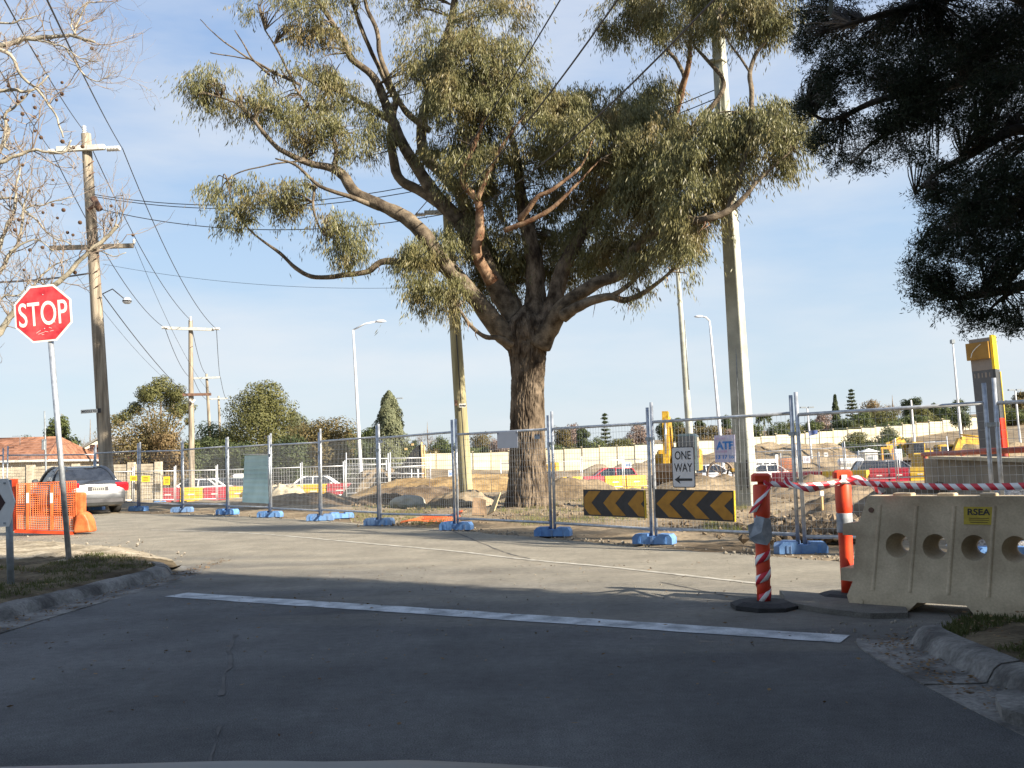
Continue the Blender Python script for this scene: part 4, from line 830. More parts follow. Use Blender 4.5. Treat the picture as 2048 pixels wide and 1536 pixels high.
tree('gum_tree', 'domed olive gum tree with open branches, behind the brown shrubby tree', 322, 92, 124, 750, 940, leaf='olive', group=GL, cut=.45, n=5000, seed=1,
     lobes=[(0, 0, .9, .2), (-.25, 0, .84, .17), (.25, 0, .84, .17), (-.4, 0, .72, .13), (.42, 0, .72, .14), (.1, .2, .78, .2), (-.12, -.1, .82, .2), (.3, -.1, .68, .13), (.46, 0, .6, .08), (-.55, 0, .66, .12), (-.7, 0, .62, .12)])
tree('shrubby_tree', 'brownish shrubby tree beside the tall wooden power pole', 296, 74, 178, 808, 950, leaf='rust', group=GL, cut=.2, n=6000, seed=2)
tree('shrubby_tree', 'low brown twiggy bush over the cream brick wall', 345, 72, 80, 850, 950, leaf='brown', group=GL, cut=.1, n=2600, seed=3)
tree('gum_tree', 'dark green dense tree beside the second power pole', 424, 88, 120, 842, 940, leaf='green', group=GL, cut=.05, n=5000, seed=4)
tree('gum_tree', 'largest domed olive gum tree behind the mint green sheet', 522, 84, 156, 760, 945, leaf='olive', group=GL, cut=.2, n=11000, seed=5,
     lobes=[(0, 0, .82, .3), (.12, 0, .86, .22), (-.2, 0, .72, .28), (.25, 0, .7, .24), (.0, -.2, .6, .3), (-.32, 0, .5, .26), (-.15, -.1, .36, .28), (.15, 0, .45, .28), (-.35, 0, .32, .22), (.3, .1, .5, .2), (0, .2, .7, .3), (.05, 0, .25, .25)])
tree('gum_tree', 'thin light gum tree peeping out right of the largest dome', 592, 92, 60, 798, 945, leaf='pale', group=GL, cut=.5, n=1500, seed=6)
tree('round_tree', 'rusty green rounded tree left of the street light', 640, 80, 144, 833, 950, leaf='rust', group=GL, cut=.05, n=8500, seed=7)
tree('round_tree', 'dark green tree low behind the mesh panels under the rusty rounded tree', 582, 78, 100, 862, 950, leaf='dark', group=GL, cut=.05, n=3500, seed=8)
tree('round_tree', 'dark bushy tree between the street light and the magnolia', 704, 84, 92, 846, 950, leaf='dark', group=GL, cut=.05, n=4000, seed=9)
tree('round_tree', 'dark bushy tree just right of the street light', 744, 88, 76, 840, 950, leaf='green', group=GL, cut=.05, n=3500, seed=10)
tree('magnolia_tree', 'tall pale green cone shaped tree beside the car park lamp', 780, 76, 98, 784, 950, kind='cone', leaf='pale', group=GL, n=6500, seed=11)
tree('gum_tree', 'small upright green tree rising behind the stop sign post', 122, 70, 66, 808, 905, leaf='green', group=GL, cut=.18, n=3600, seed=12)
tree('round_tree', 'low round tree above the left end of the tiled roof', 48, 110, 50, 862, 930, leaf='dark', group=GL, cut=.1, n=1400, seed=13)
tree('round_tree', 'tiny round tree above the far left roof ridge', 18, 112, 26, 868, 930, leaf='green', group=GL, cut=.1, n=700, seed=14)
tree('bare_tree', 'bare pale tree between the stop sign post and the power pole', 180, 90, 50, 822, 920, kind='bare', group=GL, seed=15)
tree('bare_tree', 'bare twiggy tree standing beyond the wall left of the gum trunk', 856, 170, 52, 834, None, kind='bare', group=GW, seed=16)
row = [(880, 160, 44, 868, 'green', 'round', 'small green tree beyond the wall right of the bare twiggy tree'), (830, 165, 40, 876, 'dark', 'round', 'dark low tree at the left end of the pale wall'), (905, 150, 40, 884, 'green', 'round', 'low green bush over the wall beside the round timber pole'), (966, 160, 60, 862, 'rust', 'round', 'rusty tree beyond the wall between timber pole and gum trunk'), (1000, 155, 50, 876, 'pink', 'round', 'pinkish leafless tree just left of the gum trunk'),
       (1128, 160, 42, 848, 'rust', 'round', 'rusty tree just right of the gum trunk'), (1150, 170, 50, 842, 'pink', 'round', 'pinkish bare crown beyond the wall right of the gum trunk'), (1168, 155, 26, 848, 'dark', 'round', 'narrow dark tree on the skyline right of the gum trunk'), (1212, 158, 26, 828, 'dark', 'tiers', 'small dark pine on the skyline above the red car'), (1195, 150, 46, 872, 'green', 'round', 'green bush over the wall above the red car'), (1240, 152, 50, 876, 'olive', 'round', 'olive bush over the wall left of the yellow digger arm'), (1275, 170, 56, 842, 'pink', 'round', 'grey pink bare crown left of the yellow digger arm'),
       (1335, 170, 40, 836, 'dark', 'round', 'dark tree just behind the yellow digger arm'), (1358, 172, 36, 828, 'dark', 'round', 'flat topped dark pine left of the slim concrete pole'), (1375, 160, 50, 850, 'rust', 'round', 'rusty tree behind the slim concrete pole'), (1403, 174, 20, 830, 'dark', 'round', 'thin dark tree left of the curved street light'), (1425, 160, 60, 850, 'rust', 'round', 'brown bush behind the curved street light'), (1455, 172, 34, 824, 'dark', 'round', 'dark round pine left of the thick concrete pole'), (1470, 160, 50, 856, 'pink', 'round', 'greyish bare thicket left of the thick concrete pole'),
       (1510, 160, 36, 848, 'green', 'round', 'green tree just right of the thick concrete pole'), (1530, 168, 28, 826, 'green', 'palm', 'palm tree right of the thick concrete pole'), (1560, 160, 56, 842, 'dark', 'round', 'dark green tree left of the twin fence posts'), (1585, 165, 50, 836, 'olive', 'round', 'olive tree behind the twin fence posts'), (1625, 168, 50, 838, 'green', 'round', 'green tree behind the blue banner'), (1645, 175, 46, 824, 'pink', 'round', 'pinkish hedge trees left of the clipped cypress'), (1675, 190, 24, 790, 'dark', 'cone', 'tall clipped dark cypress on the skyline'), (1708, 185, 32, 780, 'dark', 'tiers', 'tiered norfolk pine on the skyline'), (1748, 185, 56, 798, 'brown', 'round', 'domed brown tree right of the norfolk pine'), (1728, 172, 50, 822, 'green', 'round', 'green bush under the norfolk pine'),
       (1790, 190, 56, 782, 'pink', 'bare', 'tall bare tree right of the domed brown tree'), (1775, 176, 60, 820, 'olive', 'round', 'olive bush below the tall bare tree'), (1828, 182, 40, 792, 'dark', 'round', 'dark leaning pine beside the white pole'), (1850, 172, 56, 812, 'olive', 'round', 'olive tree right of the white pole'), (1872, 185, 34, 804, 'dark', 'round', 'small dark crown left of the tall lamp'), (1895, 176, 40, 812, 'green', 'round', 'green tree left of the tall lamp'), (1925, 130, 44, 790, 'dark', 'round', 'big dark tree in front of the wall beside the tall lamp'), (2018, 165, 46, 800, 'olive', 'round', 'olive tree right of the pylon sign'), (2046, 160, 34, 776, 'rust', 'round', 'reddish tree at the right edge of the view'), (1690, 165, 60, 836, 'dark', 'round', 'dark hedge below the clipped cypress'), (1820, 165, 60, 830, 'green', 'round', 'green bush over the wall right of the flowering bush'), (2035, 150, 60, 815, 'green', 'round', 'green bush right of the pylon sign')]
for px, Y, pw, pt, lf, kd, lab in row:
    tree('pine_tree' if kd in ('tiers', 'cone') else 'palm_tree' if kd == 'palm' else 'bare_tree' if kd == 'bare' else 'round_tree', lab, px, Y, pw, pt, None, kind=kd, leaf=lf, group=GW, n=1700, seed=40, cut=.12)
for i, (px, pt, pw, lf, lab) in enumerate(((372, 872, 70, 'green', 'green bush behind the second wooden pole'), (412, 862, 70, 'dark', 'dark bush just right of the second wooden pole'), (452, 866, 70, 'green', 'green bush at the left foot of the largest domed gum'), (492, 874, 70, 'dark', 'dark bush behind the mint sheet'), (540, 866, 76, 'olive', 'olive bush at the right foot of the largest domed gum'), (606, 874, 70, 'dark', 'dark bush at the left foot of the rusty rounded tree'), (672, 872, 66, 'green', 'green bush at the right foot of the rusty rounded tree'), (722, 870, 60, 'dark', 'dark bush behind the tall curved street light'), (806, 884, 60, 'green', 'green bush at the right foot of the magnolia'))):
    tree('bush', lab, px, 80 + i % 3, pw, pt, 955, kind='shrub', leaf=lf, group='bushes filling the left tree line', n=2600, seed=200 + i, trunk=False, cut=.02)
# hedge-like growth behind the whole wall so that no gap opens to bare ground
HC = {}
for i, px in enumerate(range(800, 2080, 34)):
    lf_ = rnd.choice(('green', 'dark', 'rust', 'olive', 'green', 'brown')); HC[lf_] = HC.get(lf_, 0) + 1
    tree('hedge_bush', {'green': 'mid green', 'dark': 'dark green', 'rust': 'rusty green', 'olive': 'olive', 'brown': 'brown'}[lf_] + ' hedge bush behind the pale wall, ' + ORD[HC[lf_] - 1] + ' of that colour from the left', px, 152 + (i % 3) * 3, 64, hor(px) - 20 - 40 * max(0, (px - 1250) / 800) + rnd.uniform(-8, 8), None, kind='shrub', leaf=lf_, group='hedge behind the pale wall', n=900, seed=80, trunk=False, cut=.02)
# shrubs in front of the wall
GS = 'shrubs in front of the pale wall'
for px, Y, pw, pt, pb, lf, lab in ((1720, 112, 90, 862, 905, 'olive', 'broad olive shrub in front of the wall above the white tank'), (1690, 108, 80, 882, 912, 'dark', 'dark wide shrub above the white tank'), (1775, 110, 60, 850, 905, 'pale', 'pale twiggy shrub right of the olive shrub'), (1795, 106, 80, 874, 905, 'green', 'clipped green hedge shrub above the orange frame'), (1650, 104, 50, 888, 912, 'rust', 'low rusty shrub left of the white tank'), (1740, 104, 70, 885, 910, 'dark', 'dark shrub behind the portable toilet')):
    tree('shrub', lab, px, Y, pw, pt, pb, kind='shrub', leaf=lf, group=GS, n=2600, seed=5, trunk=False, cut=.02)
# ------------------------------------------------------------------ poles and wires
m_wood = M('weathered pole timber', (.20, .165, .12), rough=.9, var=.3, scale=7, stretch=(1, 1, .08), bump=.7, bscale=30, col2=(.36, .31, .235), fine=.15)
m_wood2 = M('treated pine pole', (.27, .24, .13), rough=.85, var=.25, scale=6, stretch=(1, 1, .08), bump=.5, bscale=30, col2=(.40, .36, .21), fine=.12)
m_arm = M('pale crossarm', (.50, .50, .45), rough=.8, var=.15, scale=6)
m_brown = M('brown iron fitting', (.16, .09, .06), rough=.7, var=.3)
m_ins = M('white porcelain', (.75, .73, .68), rough=.25, var=.08)
m_wire = M('black cable', (.035, .035, .04), rough=.5, var=.1)
m_pconc = M('pole concrete', (.33, .34, .29), rough=.85, var=.18, scale=1.6, col2=(.46, .47, .40), bump=.25, bscale=60, fine=.1)
m_galv = M('galvanised steel', (.40, .43, .46), rough=.42, metal=.55, var=.18, scale=14, col2=(.52, .55, .58))
m_galvd = M('dull galvanised steel', (.25, .28, .30), rough=.55, metal=.4, var=.2, scale=12)
m_lamp = M('pale lamp housing', (.62, .64, .66), rough=.4, var=.08)
m_blk = M('black plastic', (.018, .018, .02), rough=.55, var=.2)
m_whitep = M('white paint', (.76, .76, .74), rough=.45, var=.07, scale=9)

def pole_axis(t, b, Y, zb=None):       # top pixel, a lower pixel on the axis -> world top, foot
    T = at(*t, Y); B = at(*b, Y)
    if zb is None: zb = h(B.x, Y) - .15
    k = (T.z - zb) / (T.z - B.z); return T, T + (B - T) * k
def mkpole(name, label, t, b, Y, w0, w1, mat, group, sq=False, n=14, cat='pole'):
    T, B = pole_axis(t, b, Y); k = Y / FPX
    r = thing(name, label, cat, B, group=group); mb = MB(); N = 12
    pts = [(T - B) * (i / N) for i in range(N + 1)]; rad = [w1 * k / 2 + (w0 - w1) * k / 2 * i / N for i in range(N + 1)]
    mb.tube(pts, rad, n, rough=.04, up=(1, .35, 0)); mb.build('shaft', mat, r); return r, T, B
GP = 'wooden power poles receding along the left street'
p1, T1, B1 = mkpole('power_pole', 'tallest wooden power pole behind the silver sedan', (172, 268), (213, 940), 34, 19, 28, m_wood, GP)
def ppx(px, py, Y, B): return at(px, py, Y) - B
def arm(root, B, Y, a, b, th, mat, name='crossarm', dy=-.22):
    A_, C_ = ppx(*a, Y, B) + Vector((0, dy, 0)), ppx(*b, Y, B) + Vector((0, dy, 0)); mb = MB(); d = (C_ - A_)
    mb.box((A_ + C_) / 2, (d.length, th, th), d.to_track_quat('X', 'Z').to_matrix()); return mb.build(name, mat, root)
def insul(root, p, ax, ln, r_, n=7):
    mb = MB(); ax = Vector(ax).normalized(); q = ax.to_track_quat('Z', 'Y').to_matrix(); prof = []
    for i in range(n): prof += [(r_ * .55, i / n * ln), (r_, (i + .35) / n * ln), (r_ * .55, (i + .7) / n * ln)]
    o = MB(); o.lathe([(r_ * .4, -.02)] + prof + [(r_ * .4, ln)], 10); o.v = [tuple(q @ Vector(v) + Vector(p)) for v in o.v]; return o.build('insulator', m_ins, root)
arm(p1, B1, 34, (120, 303), (214, 298), .17, m_arm)
insul(p1, ppx(214, 298, 33.8, B1), (1, 0, .02), .46, .10, 9); insul(p1, ppx(120, 303, 33.8, B1), (-1, 0, 0), .4, .10, 9); insul(p1, ppx(168, 268, 34, B1), (0, 0, 1), .3, .08, 4)
o = arm(p1, B1, 34, (106, 499), (271, 494), .14, m_wood)
for px in (110, 140, 235, 268): insul(p1, ppx(px, 492 - (px - 106) * .03, 33.8, B1), (0, 0, 1), .16, .06, 3)
mb = MB(); mb.tube([ppx(176, 420, 33.8, B1), ppx(190, 410, 33.4, B1)], .07, 6); mb.tube([ppx(186, 395, 33.3, B1), ppx(200, 420, 33.3, B1)], .11, 10); mb.build('switch', m_brown, p1)
mb = MB()
for y0 in (330, 352, 380, 460, 520, 545, 575): mb.tube([ppx(174 + (y0 - 300) * .06, y0, 33.78, B1), ppx(186 + (y0 - 300) * .06, y0 - 8, 33.78, B1)], .02, 4)
mb.build('bolts', m_brown, p1)
mb = MB(); mb.tube([ppx(205, 588, 33.8, B1), ppx(225, 578, 33.6, B1), ppx(248, 597, 33.5, B1)], .02, 5); mb.build('lamp_arm', m_wire, p1)
mb = MB(); mb.lathe([(.02, .13), (.10, .10), (.15, .02), (.14, -.05), (.09, -.09), (.01, -.10)], 12, ppx(254, 602, 33.5, B1)); mb.build('lamp_head', m_lamp, p1)
mb = MB(); mb.lathe([(.142, -.03), (.152, -.02), (.152, .012), (.142, .02)], 12, ppx(254, 602, 33.5, B1)); mb.build('lamp_band', m_blk, p1)
p2, T2, B2 = mkpole('power_pole', 'second wooden power pole, in front of the dark green trees', (381, 640), (383, 890), 63, 8, 13, m_wood, GP)
arm(p2, B2, 63, (334, 657), (429, 660), .17, m_arm); insul(p2, ppx(336, 655, 62.7, B2), (-1, 0, 0), .4, .1, 6); insul(p2, ppx(427, 658, 62.7, B2), (1, 0, 0), .4, .1, 6); insul(p2, ppx(381, 642, 62.7, B2), (0, 0, 1), .3, .08, 3)
arm(p2, B2, 63, (368, 790), (424, 789), .16, m_brown)
mb = MB(); mb.tube([ppx(379, 800, 62.7, B2), ppx(386, 806, 62.7, B2), ppx(389, 799, 62.7, B2)], .06, 5); mb.build('bracket', m_whitep, p2)
p3, T3, B3 = mkpole('power_pole', 'third, thinner wooden power pole above the dark trees', (413, 748), (418, 840), 100, 5, 8, m_wood, GP)
arm(p3, B3, 100, (387, 757), (441, 755), .17, m_arm)
p4, T4, B4 = mkpole('power_pole', 'farthest, shortest wooden power pole beside the largest domed gum', (437, 792), (439, 845), 140, 4, 6, m_wood, GP)
arm(p4, B4, 140, (421, 798), (456, 797), .18, m_arm)
pm, TM_, BM = mkpole('power_pole', 'round treated pine power pole standing left of the gum trunk', (893, 392), (933, 990), 30.5, 20, 28, m_wood2, None)
arm(pm, BM, 30.5, (850, 429), (893, 428), .12, m_arm); insul(pm, ppx(850, 429, 30.3, BM), (-1, 0, .0), .3, .08, 6); arm(pm, BM, 30.5, (893, 428), (935, 427), .12, m_arm)
mb = MB(); mb.box(ppx(925, 811, 30.2, BM), (.20, .02, .11)); mb.build('pole_tag', m_whitep, pm)
mb = MB()
for i in range(4): mb.box(ppx(921 + i * 3.2, 811, 30.18, BM), (.022, .01, .06))
mb.build('tag_lettering', m_blk, pm); mb = MB(); mb.box(ppx(912, 806, 30.3, BM), (.08, .1, .16)); mb.build('fitting', m_brown, pm)
mb = MB(); mb.tube([ppx(897, 440, 30.25, BM), ppx(935, 1000, 30.22, BM)], .018, 5); mb.build('earth_cable', m_wire, pm)
# thick square concrete pole
YC = 25.4; TC, BC = pole_axis((1428, -60), (1495, 1010), YC); k = YC / FPX
pc = thing('concrete_pole', 'thick square concrete pole with a black cover near its foot', 'pole', BC); mb = MB(); N = 16
q = [(TC - BC) * (i / N) for i in range(N + 1)]; rad = [.31 - .13 * i / N for i in range(N + 1)]
mb.tube(q, [r_ * 1.0 for r_ in rad], 4, smooth=False, up=(math.cos(R(8)), math.sin(R(8)), 0)); o = mb.build('shaft', m_pconc, pc)
bv = o.modifiers.new('bevel', 'BEVEL'); bv.width = .03; bv.segments = 2; bv.limit_method = 'ANGLE'; bv.angle_limit = R(40)
def cpx(px, py, dy=0): return at(px, py, YC + dy) - BC
mb = MB(); mb.tube([cpx(1463, 420, -.12), cpx(1482, 980, -.2)], .022, 6); mb.build('earth_conduit', m_galvd, pc)
mb = MB(); mb.tube([cpx(1449, 330, -.05), cpx(1470, 900, -.05)], .02, 6); mb.build('cable', m_blk, pc)
R45 = Matrix.Rotation(R(53), 3, 'Z')
mb = MB(); mb.box(cpx(1497, 948, -.23), (.20, .03, .70), R45); mb.build('cover_plate', m_blk, pc)
mb = MB(); mb.box(cpx(1436, 122, -.1), (.34, .34, .06), Matrix.Rotation(R(53), 3, 'Z')); mb.box(cpx(1437, 205, -.1), (.02, .42, 1.9)); mb.build('collar', m_pconc, pc)
ps, TS, BS = mkpole('concrete_pole', 'slim concrete pole behind the ONE WAY sign and yellow digger', (1350, 470), (1380, 880), 52, 7, 17, m_pconc, None, n=8)
mb = MB(); mb.tube([ppx(1369, 640, 51.7, BS), ppx(1378, 780, 51.7, BS)], .035, 5); mb.build('conduit', m_galvd, ps)
# street lights and lamp poles
GL2 = 'street lights across the site'
def slight(label, t, b, Y, w0, w1, armend=None, head='cobra', mat=m_lamp):
    r, T, B = mkpole('street_light', label, t, b, Y, w0, w1, mat, GL2, n=8, cat='street light'); k = Y / FPX
    if armend:
        E = ppx(*armend, Y, B); mb = MB(); mb.tube([T - B, (T - B).lerp(E, .5) + Vector((0, 0, .12)), E], w0 * k * .4, 6); mb.build('arm', mat, r)
        d = 1 if armend[0] > t[0] else -1; mb = MB(); mb.v = []; l = MB(); l.lathe([(.01, -.08), (.13, -.05), (.17, 0), (.10, .09), (.01, .11)], 10); l.v = [(v[0] * 2.2, v[1] * .9, v[2]) for v in l.v]; l.v = [tuple(Vector(v) + E + Vector((d * .25, 0, 0))) for v in l.v]; l.build('lamp_head', mat, r)
    elif head == 'tee':
        mb = MB(); mb.box(T - B, (k * 18, .08, .06)); mb.build('arm', m_galvd, r)
        for s in (-1, 1):
            mb = MB(); mb.cbox((T - B) + Vector((s * k * 8, 0, .02)), (k * 12, .3, .14), .03); mb.build('lamp_head', m_galvd, r)
    elif head == 'box':
        mb = MB(); mb.cbox((T - B) + Vector((0, 0, .05)), (k * 8, .4, k * 8), .05); mb.build('lamp_head', m_galvd, r)
    return r
slight('tall curved street light left of the gum tree', (706, 660), (721, 930), 62, 4, 9, (753, 643))
slight('tall street light with a short arm between the two concrete poles', (1419, 642), (1440, 868), 75, 4, 9, (1404, 633))
slight('flat twin lamp of the car park above the magnolia tree', (792, 797), (792, 860), 105, 3, 4, None, 'tee')
slight('tall thin lamp pole with a small box lamp in front of the pale wall', (1905, 684), (1918, 830), 92, 3, 7, None, 'box')
slight('short tee shaped lamp pole carrying the blue banner', (1614, 815), (1621, 890), 100, 3, 5, None, 'tee')
slight('tee shaped lamp pole right of the pylon sign', (2030, 780), (2037, 850), 100, 3, 5, None, 'tee')
r_, T, B = mkpole('flag_pole', 'plain white pole standing before the pale wall right of the clipped shrub', (1822, 800), (1829, 888), 98, 3, 6, m_whitep, None, n=8)
r_, T, B = mkpole('sign_post', 'grey post with a small dark box behind the stop sign post', (89, 822), (92, 950), 48, 3, 4.5, m_galvd, None, n=8, cat='post'); mb = MB(); mb.cbox(ppx(88, 889, 47.7, B), (.16, .2, .5), .02); mb.build('control_box', m_galvd, r_)
ban = thing('banner', 'blue and grey banner hung from the short lamp pole', 'banner', at(1626, 866, 99)); mb = MB(); mb.prism([(-.45, -.3), (.47, -.12), (.47, .28), (-.45, .22)], -.02, .02); mb.build('cloth', M('blue banner cloth', (.10, .13, .24), rough=.8, var=.3, scale=2), ban)
mb = MB()
for i in range(3): mb.box((.05 + i * .14, -.03, .08), (.05, .01, .26))
mb.build('banner_print', M('bright blue print', (.05, .13, .5), rough=.7), ban)
# wires
WN = 0
def wire(label, a, b, sag, r_=.012, n=18, grp='overhead power lines'):
    a, b = Vector(a), Vector(b); mid = (a + b) / 2; pts = [a.lerp(b, i / n) - Vector((0, 0, sag * 4 * (i / n) * (1 - i / n))) for i in range(n + 1)]
    mb = MB(); mb.tube([p - a for p in pts], r_, 5, caps=False); o = mb.build('power_line', m_wire, None, a); tag(o, label, 'cable', grp); return o
E1 = at(245, 297, 33.8); E1l = at(104, 304, 33.8); E1t = at(168, 262, 34); E2r = at(433, 658, 62.7); E2l = at(330, 656, 62.7); E2t = at(381, 640, 62.7)
wire('cable from overhead to the right end of the tallest wooden pole crossarm', at(24, -150, 9), E1, .12, .013)
wire('cable from overhead to the top of the tallest wooden pole', at(-62, -130, 11), E1t, .15, .012)
wire('cable from the left edge to the left end of the tallest wooden pole crossarm', at(-70, 20, 14), E1l, .1, .012)
wire('cable between the right crossarm ends of the first two wooden poles', E1, E2r, .9, .017)
wire('cable between the tops of the first two wooden poles', E1t, E2t, .8, .017)
wire('cable between the left crossarm ends of the first two wooden poles', E1l, E2l, .9, .017)
for (a_, b_), lab in (((at(110, 490, 33.8), at(370, 788, 62.7)), 'thin cable from the left end of the lower crossarm'), ((at(268, 488, 33.8), at(422, 787, 62.7)), 'thin cable from the right end of the lower crossarm')): wire(lab, a_, b_, .6, .008)
wire('cable running down from the tallest wooden pole to the second pole bracket', at(205, 588, 33.7), at(386, 800, 62.7), .3, .017)
for (x, y), (x3, y3), s_ in (((433, 658), (441, 755), 'right'), ((381, 640), (413, 748), 'middle'), ((330, 656), (387, 757), 'left')):
    wire(s_ + ' cable from the second to the third wooden pole', at(x, y, 62.7), at(x3, y3, 99.8), .8, .02); 
for (x, y), (x3, y3), s_ in (((441, 755), (456, 797), 'right'), ((387, 757), (421, 798), 'left')): wire(s_ + ' cable from the third to the farthest wooden pole', at(x, y, 99.8), at(x3, y3, 139.8), .8, .026)
wire('black service cable from the left edge to the tallest wooden pole', at(-120, 566, 24), at(182, 546, 33.9), .1, .03)
wire('upper cable of the close pair crossing behind the gum tree', at(188, 389, 33.9), at(1434, 178, 25.4), 1.4, .014, 30)
wire('lower cable of the close pair crossing behind the gum tree', at(188, 393, 33.9), at(1435, 196, 25.4), 1.4, .014, 30)
wire('lowest cable crossing behind the gum tree from the switch', at(203, 419, 33.4), at(1440, 262, 25.4), 1.5, .014, 30)
wire('thin dashed-looking cable between the tallest wooden pole and the pine pole', at(206, 528, 33.9), at(903, 572, 30.4), .35, .006, 24)
wire('steepest overhead cable down to the pine pole crossarm', at(830, 430, 30.3), at(1190, -120, 15), .3, .014)
wire('middle overhead cable down to the pine pole crossarm', at(870, 428, 30.3), at(1320, -125, 13), .45, .016)
wire('lowest sloping overhead cable down to the pine pole', at(915, 430, 30.3), at(1520, -100, 12), .5, .016)

# ------------------------------------------------------------------ text that fits a box
def fit_text(name, s, wd, ht, mat, parent, x, y, z, bold=0.0, depth=.0015, rot=None, spacing=1.0):
    c = bpy.data.curves.new(name, 'FONT'); c.body = s; c.size = 1; c.extrude = .01; c.offset = bold; c.resolution_u = 5; c.space_character = spacing
    o = bpy.data.objects.new(name, c); COL.objects.link(o); dg = bpy.context.evaluated_depsgraph_get(); dg.update()
    me = bpy.data.meshes.new_from_object(o.evaluated_get(dg)); bpy.data.objects.remove(o); bpy.data.curves.remove(c)
    co = np.empty(len(me.vertices) * 3, np.float32); me.vertices.foreach_get('co', co); co = co.reshape(-1, 3); lo, hi = co.min(0), co.max(0)
    q = (co - (lo + hi) / 2) / np.maximum(hi - lo, 1e-6) * (wd, ht, depth * 2)
    P = np.c_[q[:, 0], -q[:, 2], q[:, 1]].astype(np.float32)
    me.vertices.foreach_set('co', P.ravel()); me.update()
    ob = link(name, me, mat, parent, (x, y, z))
    if rot: ob.rotation_euler = rot
    return ob
def octagon(a, rot=0.0):
    r_ = a / math.cos(math.pi / 8); return [(r_ * math.cos(math.pi / 8 + i * math.pi / 4 + rot), r_ * math.sin(math.pi / 8 + i * math.pi / 4 + rot)) for i in range(8)]
m_red = M('faded stop sign red', (.48, .022, .035), rough=.55, var=.22, scale=5, col2=(.62, .07, .075), fine=.12, bscale=25)
m_cream = M('retroreflective white', (.74, .72, .64), rough=.5, var=.06)
# stop sign
fb = gnd(141, 1122, .13); YS = fb.y; st_ = thing('stop_sign', 'red octagonal STOP sign on a leaning galvanised post at the left kerb', 'sign', fb)
tp = at(93, 640, YS) - fb; mb = MB(); mb.tube([Vector((0, 0, -.2)), tp + Vector((-.01, .035, .3))], .037, 14); mb.build('post', m_galv, st_)
mb = MB(); mb.lathe([(.034, 0), (.04, .005), (.038, .03), (.02, .04)], 12, tp + Vector((-.012, .035, .29))); mb.build('post_cap', m_blk, st_)
mb = MB(); bc = at(88.5, 627.5, YS) - fb + Vector((0, -.03, 0)); ap = 57.5 / FPX * YS; rot = R(4.2)
plate = MB(); plate.prism(octagon(ap, rot), 0, .004); pl_ = plate.build('sign_board', m_cream, st_, bc)
q = MB(); q.prism(octagon(ap * .935, rot), -.004, -.0015); q.build('red_face', m_red, pl_)
fit_text('lettering', 'STOP', 98 / FPX * YS, 49 / FPX * YS, m_cream, pl_, 0, -.006, 0, bold=.006, rot=(0, -R(4.6), 0))
for zz in (38, -31):
    b_ = MB(); b_.lathe([(.008, 0), (.008, .004), (.004, .006)], 8); b_.v = [(v[0], -.004 - v[2], v[1]) for v in b_.v]; b_.build('bolt', m_galv, pl_, (-1 / FPX * YS if zz > 0 else .02, 0, zz / FPX * YS))
q = MB()
for x, z, l_, a_ in ((-.02, -.27, .09, -.35), (.05, -.25, .05, .2), (.12, -.24, .05, -.2), (.10, -.20, .04, .3), (-.06, -.25, .07, -.6), (.16, -.12, .03, 1.2), (.0, -.29, .03, 0)): q.box((x, -.0048, z), (l_, .0006, .004), Matrix.Rotation(a_, 3, 'Y'))
q.build('scratches', m_cream, pl_)
# white chevron marker at the left edge
fb = gnd(23, 1165, .13); YH = fb.y; hz = thing('chevron_marker', 'white sign board with a dark chevron on a short post at the left edge', 'sign', fb)
mb = MB(); mb.tube([(0, 0, -.2), at(12, 960, YH) - fb + Vector((0, .045, 0))], .038, 12); mb.build('post', m_galvd, hz)
def hp(px, py, dy=0): v = at(px, py, YH) - fb; return (v.x, v.z)
mb = MB(); mb.prism([hp(-95, 960), hp(16, 957), hp(31, 1003), hp(19, 1053), hp(-95, 1056)], -.02, .004); hb = mb.build('sign_board', M('grey white sign sheet', (.62, .63, .62), rough=.5, var=.06), hz)
mb = MB(); mb.prism([hp(-6, 975), hp(12.5, 1005), hp(-6, 1035), hp(-40, 1035), hp(-22, 1005), hp(-40, 975)], -.024, -.0205); mb.build('chevron', M('dark maroon print', (.035, .012, .014), rough=.5), hb)
for py in (966, 1046):
    x, z = hp(11, py); b_ = MB(); b_.box((x, -.026, z), (.02, .012, .02)); b_.build('bolt', m_galvd, hb)
# MIDDLE RD street blade on the wooden pole
sb = thing('street_name_blade', 'small white street name blade on the tallest wooden pole', 'sign', at(179, 822.5, 33.6)); mb = MB(); mb.box((0, 0, 0), (.58, .02, .13)); mb.build('blade', m_cream, sb); fit_text('lettering', 'MIDDLE RD', .52, .08, m_blk, sb, 0, -.0125, 0, bold=.01)
mb = MB(); mb.box((.33, 0, 0), (.10, .05, .15)); mb.build('bracket', m_blk, sb); sb.rotation_euler = (0, R(-2.5), 0)

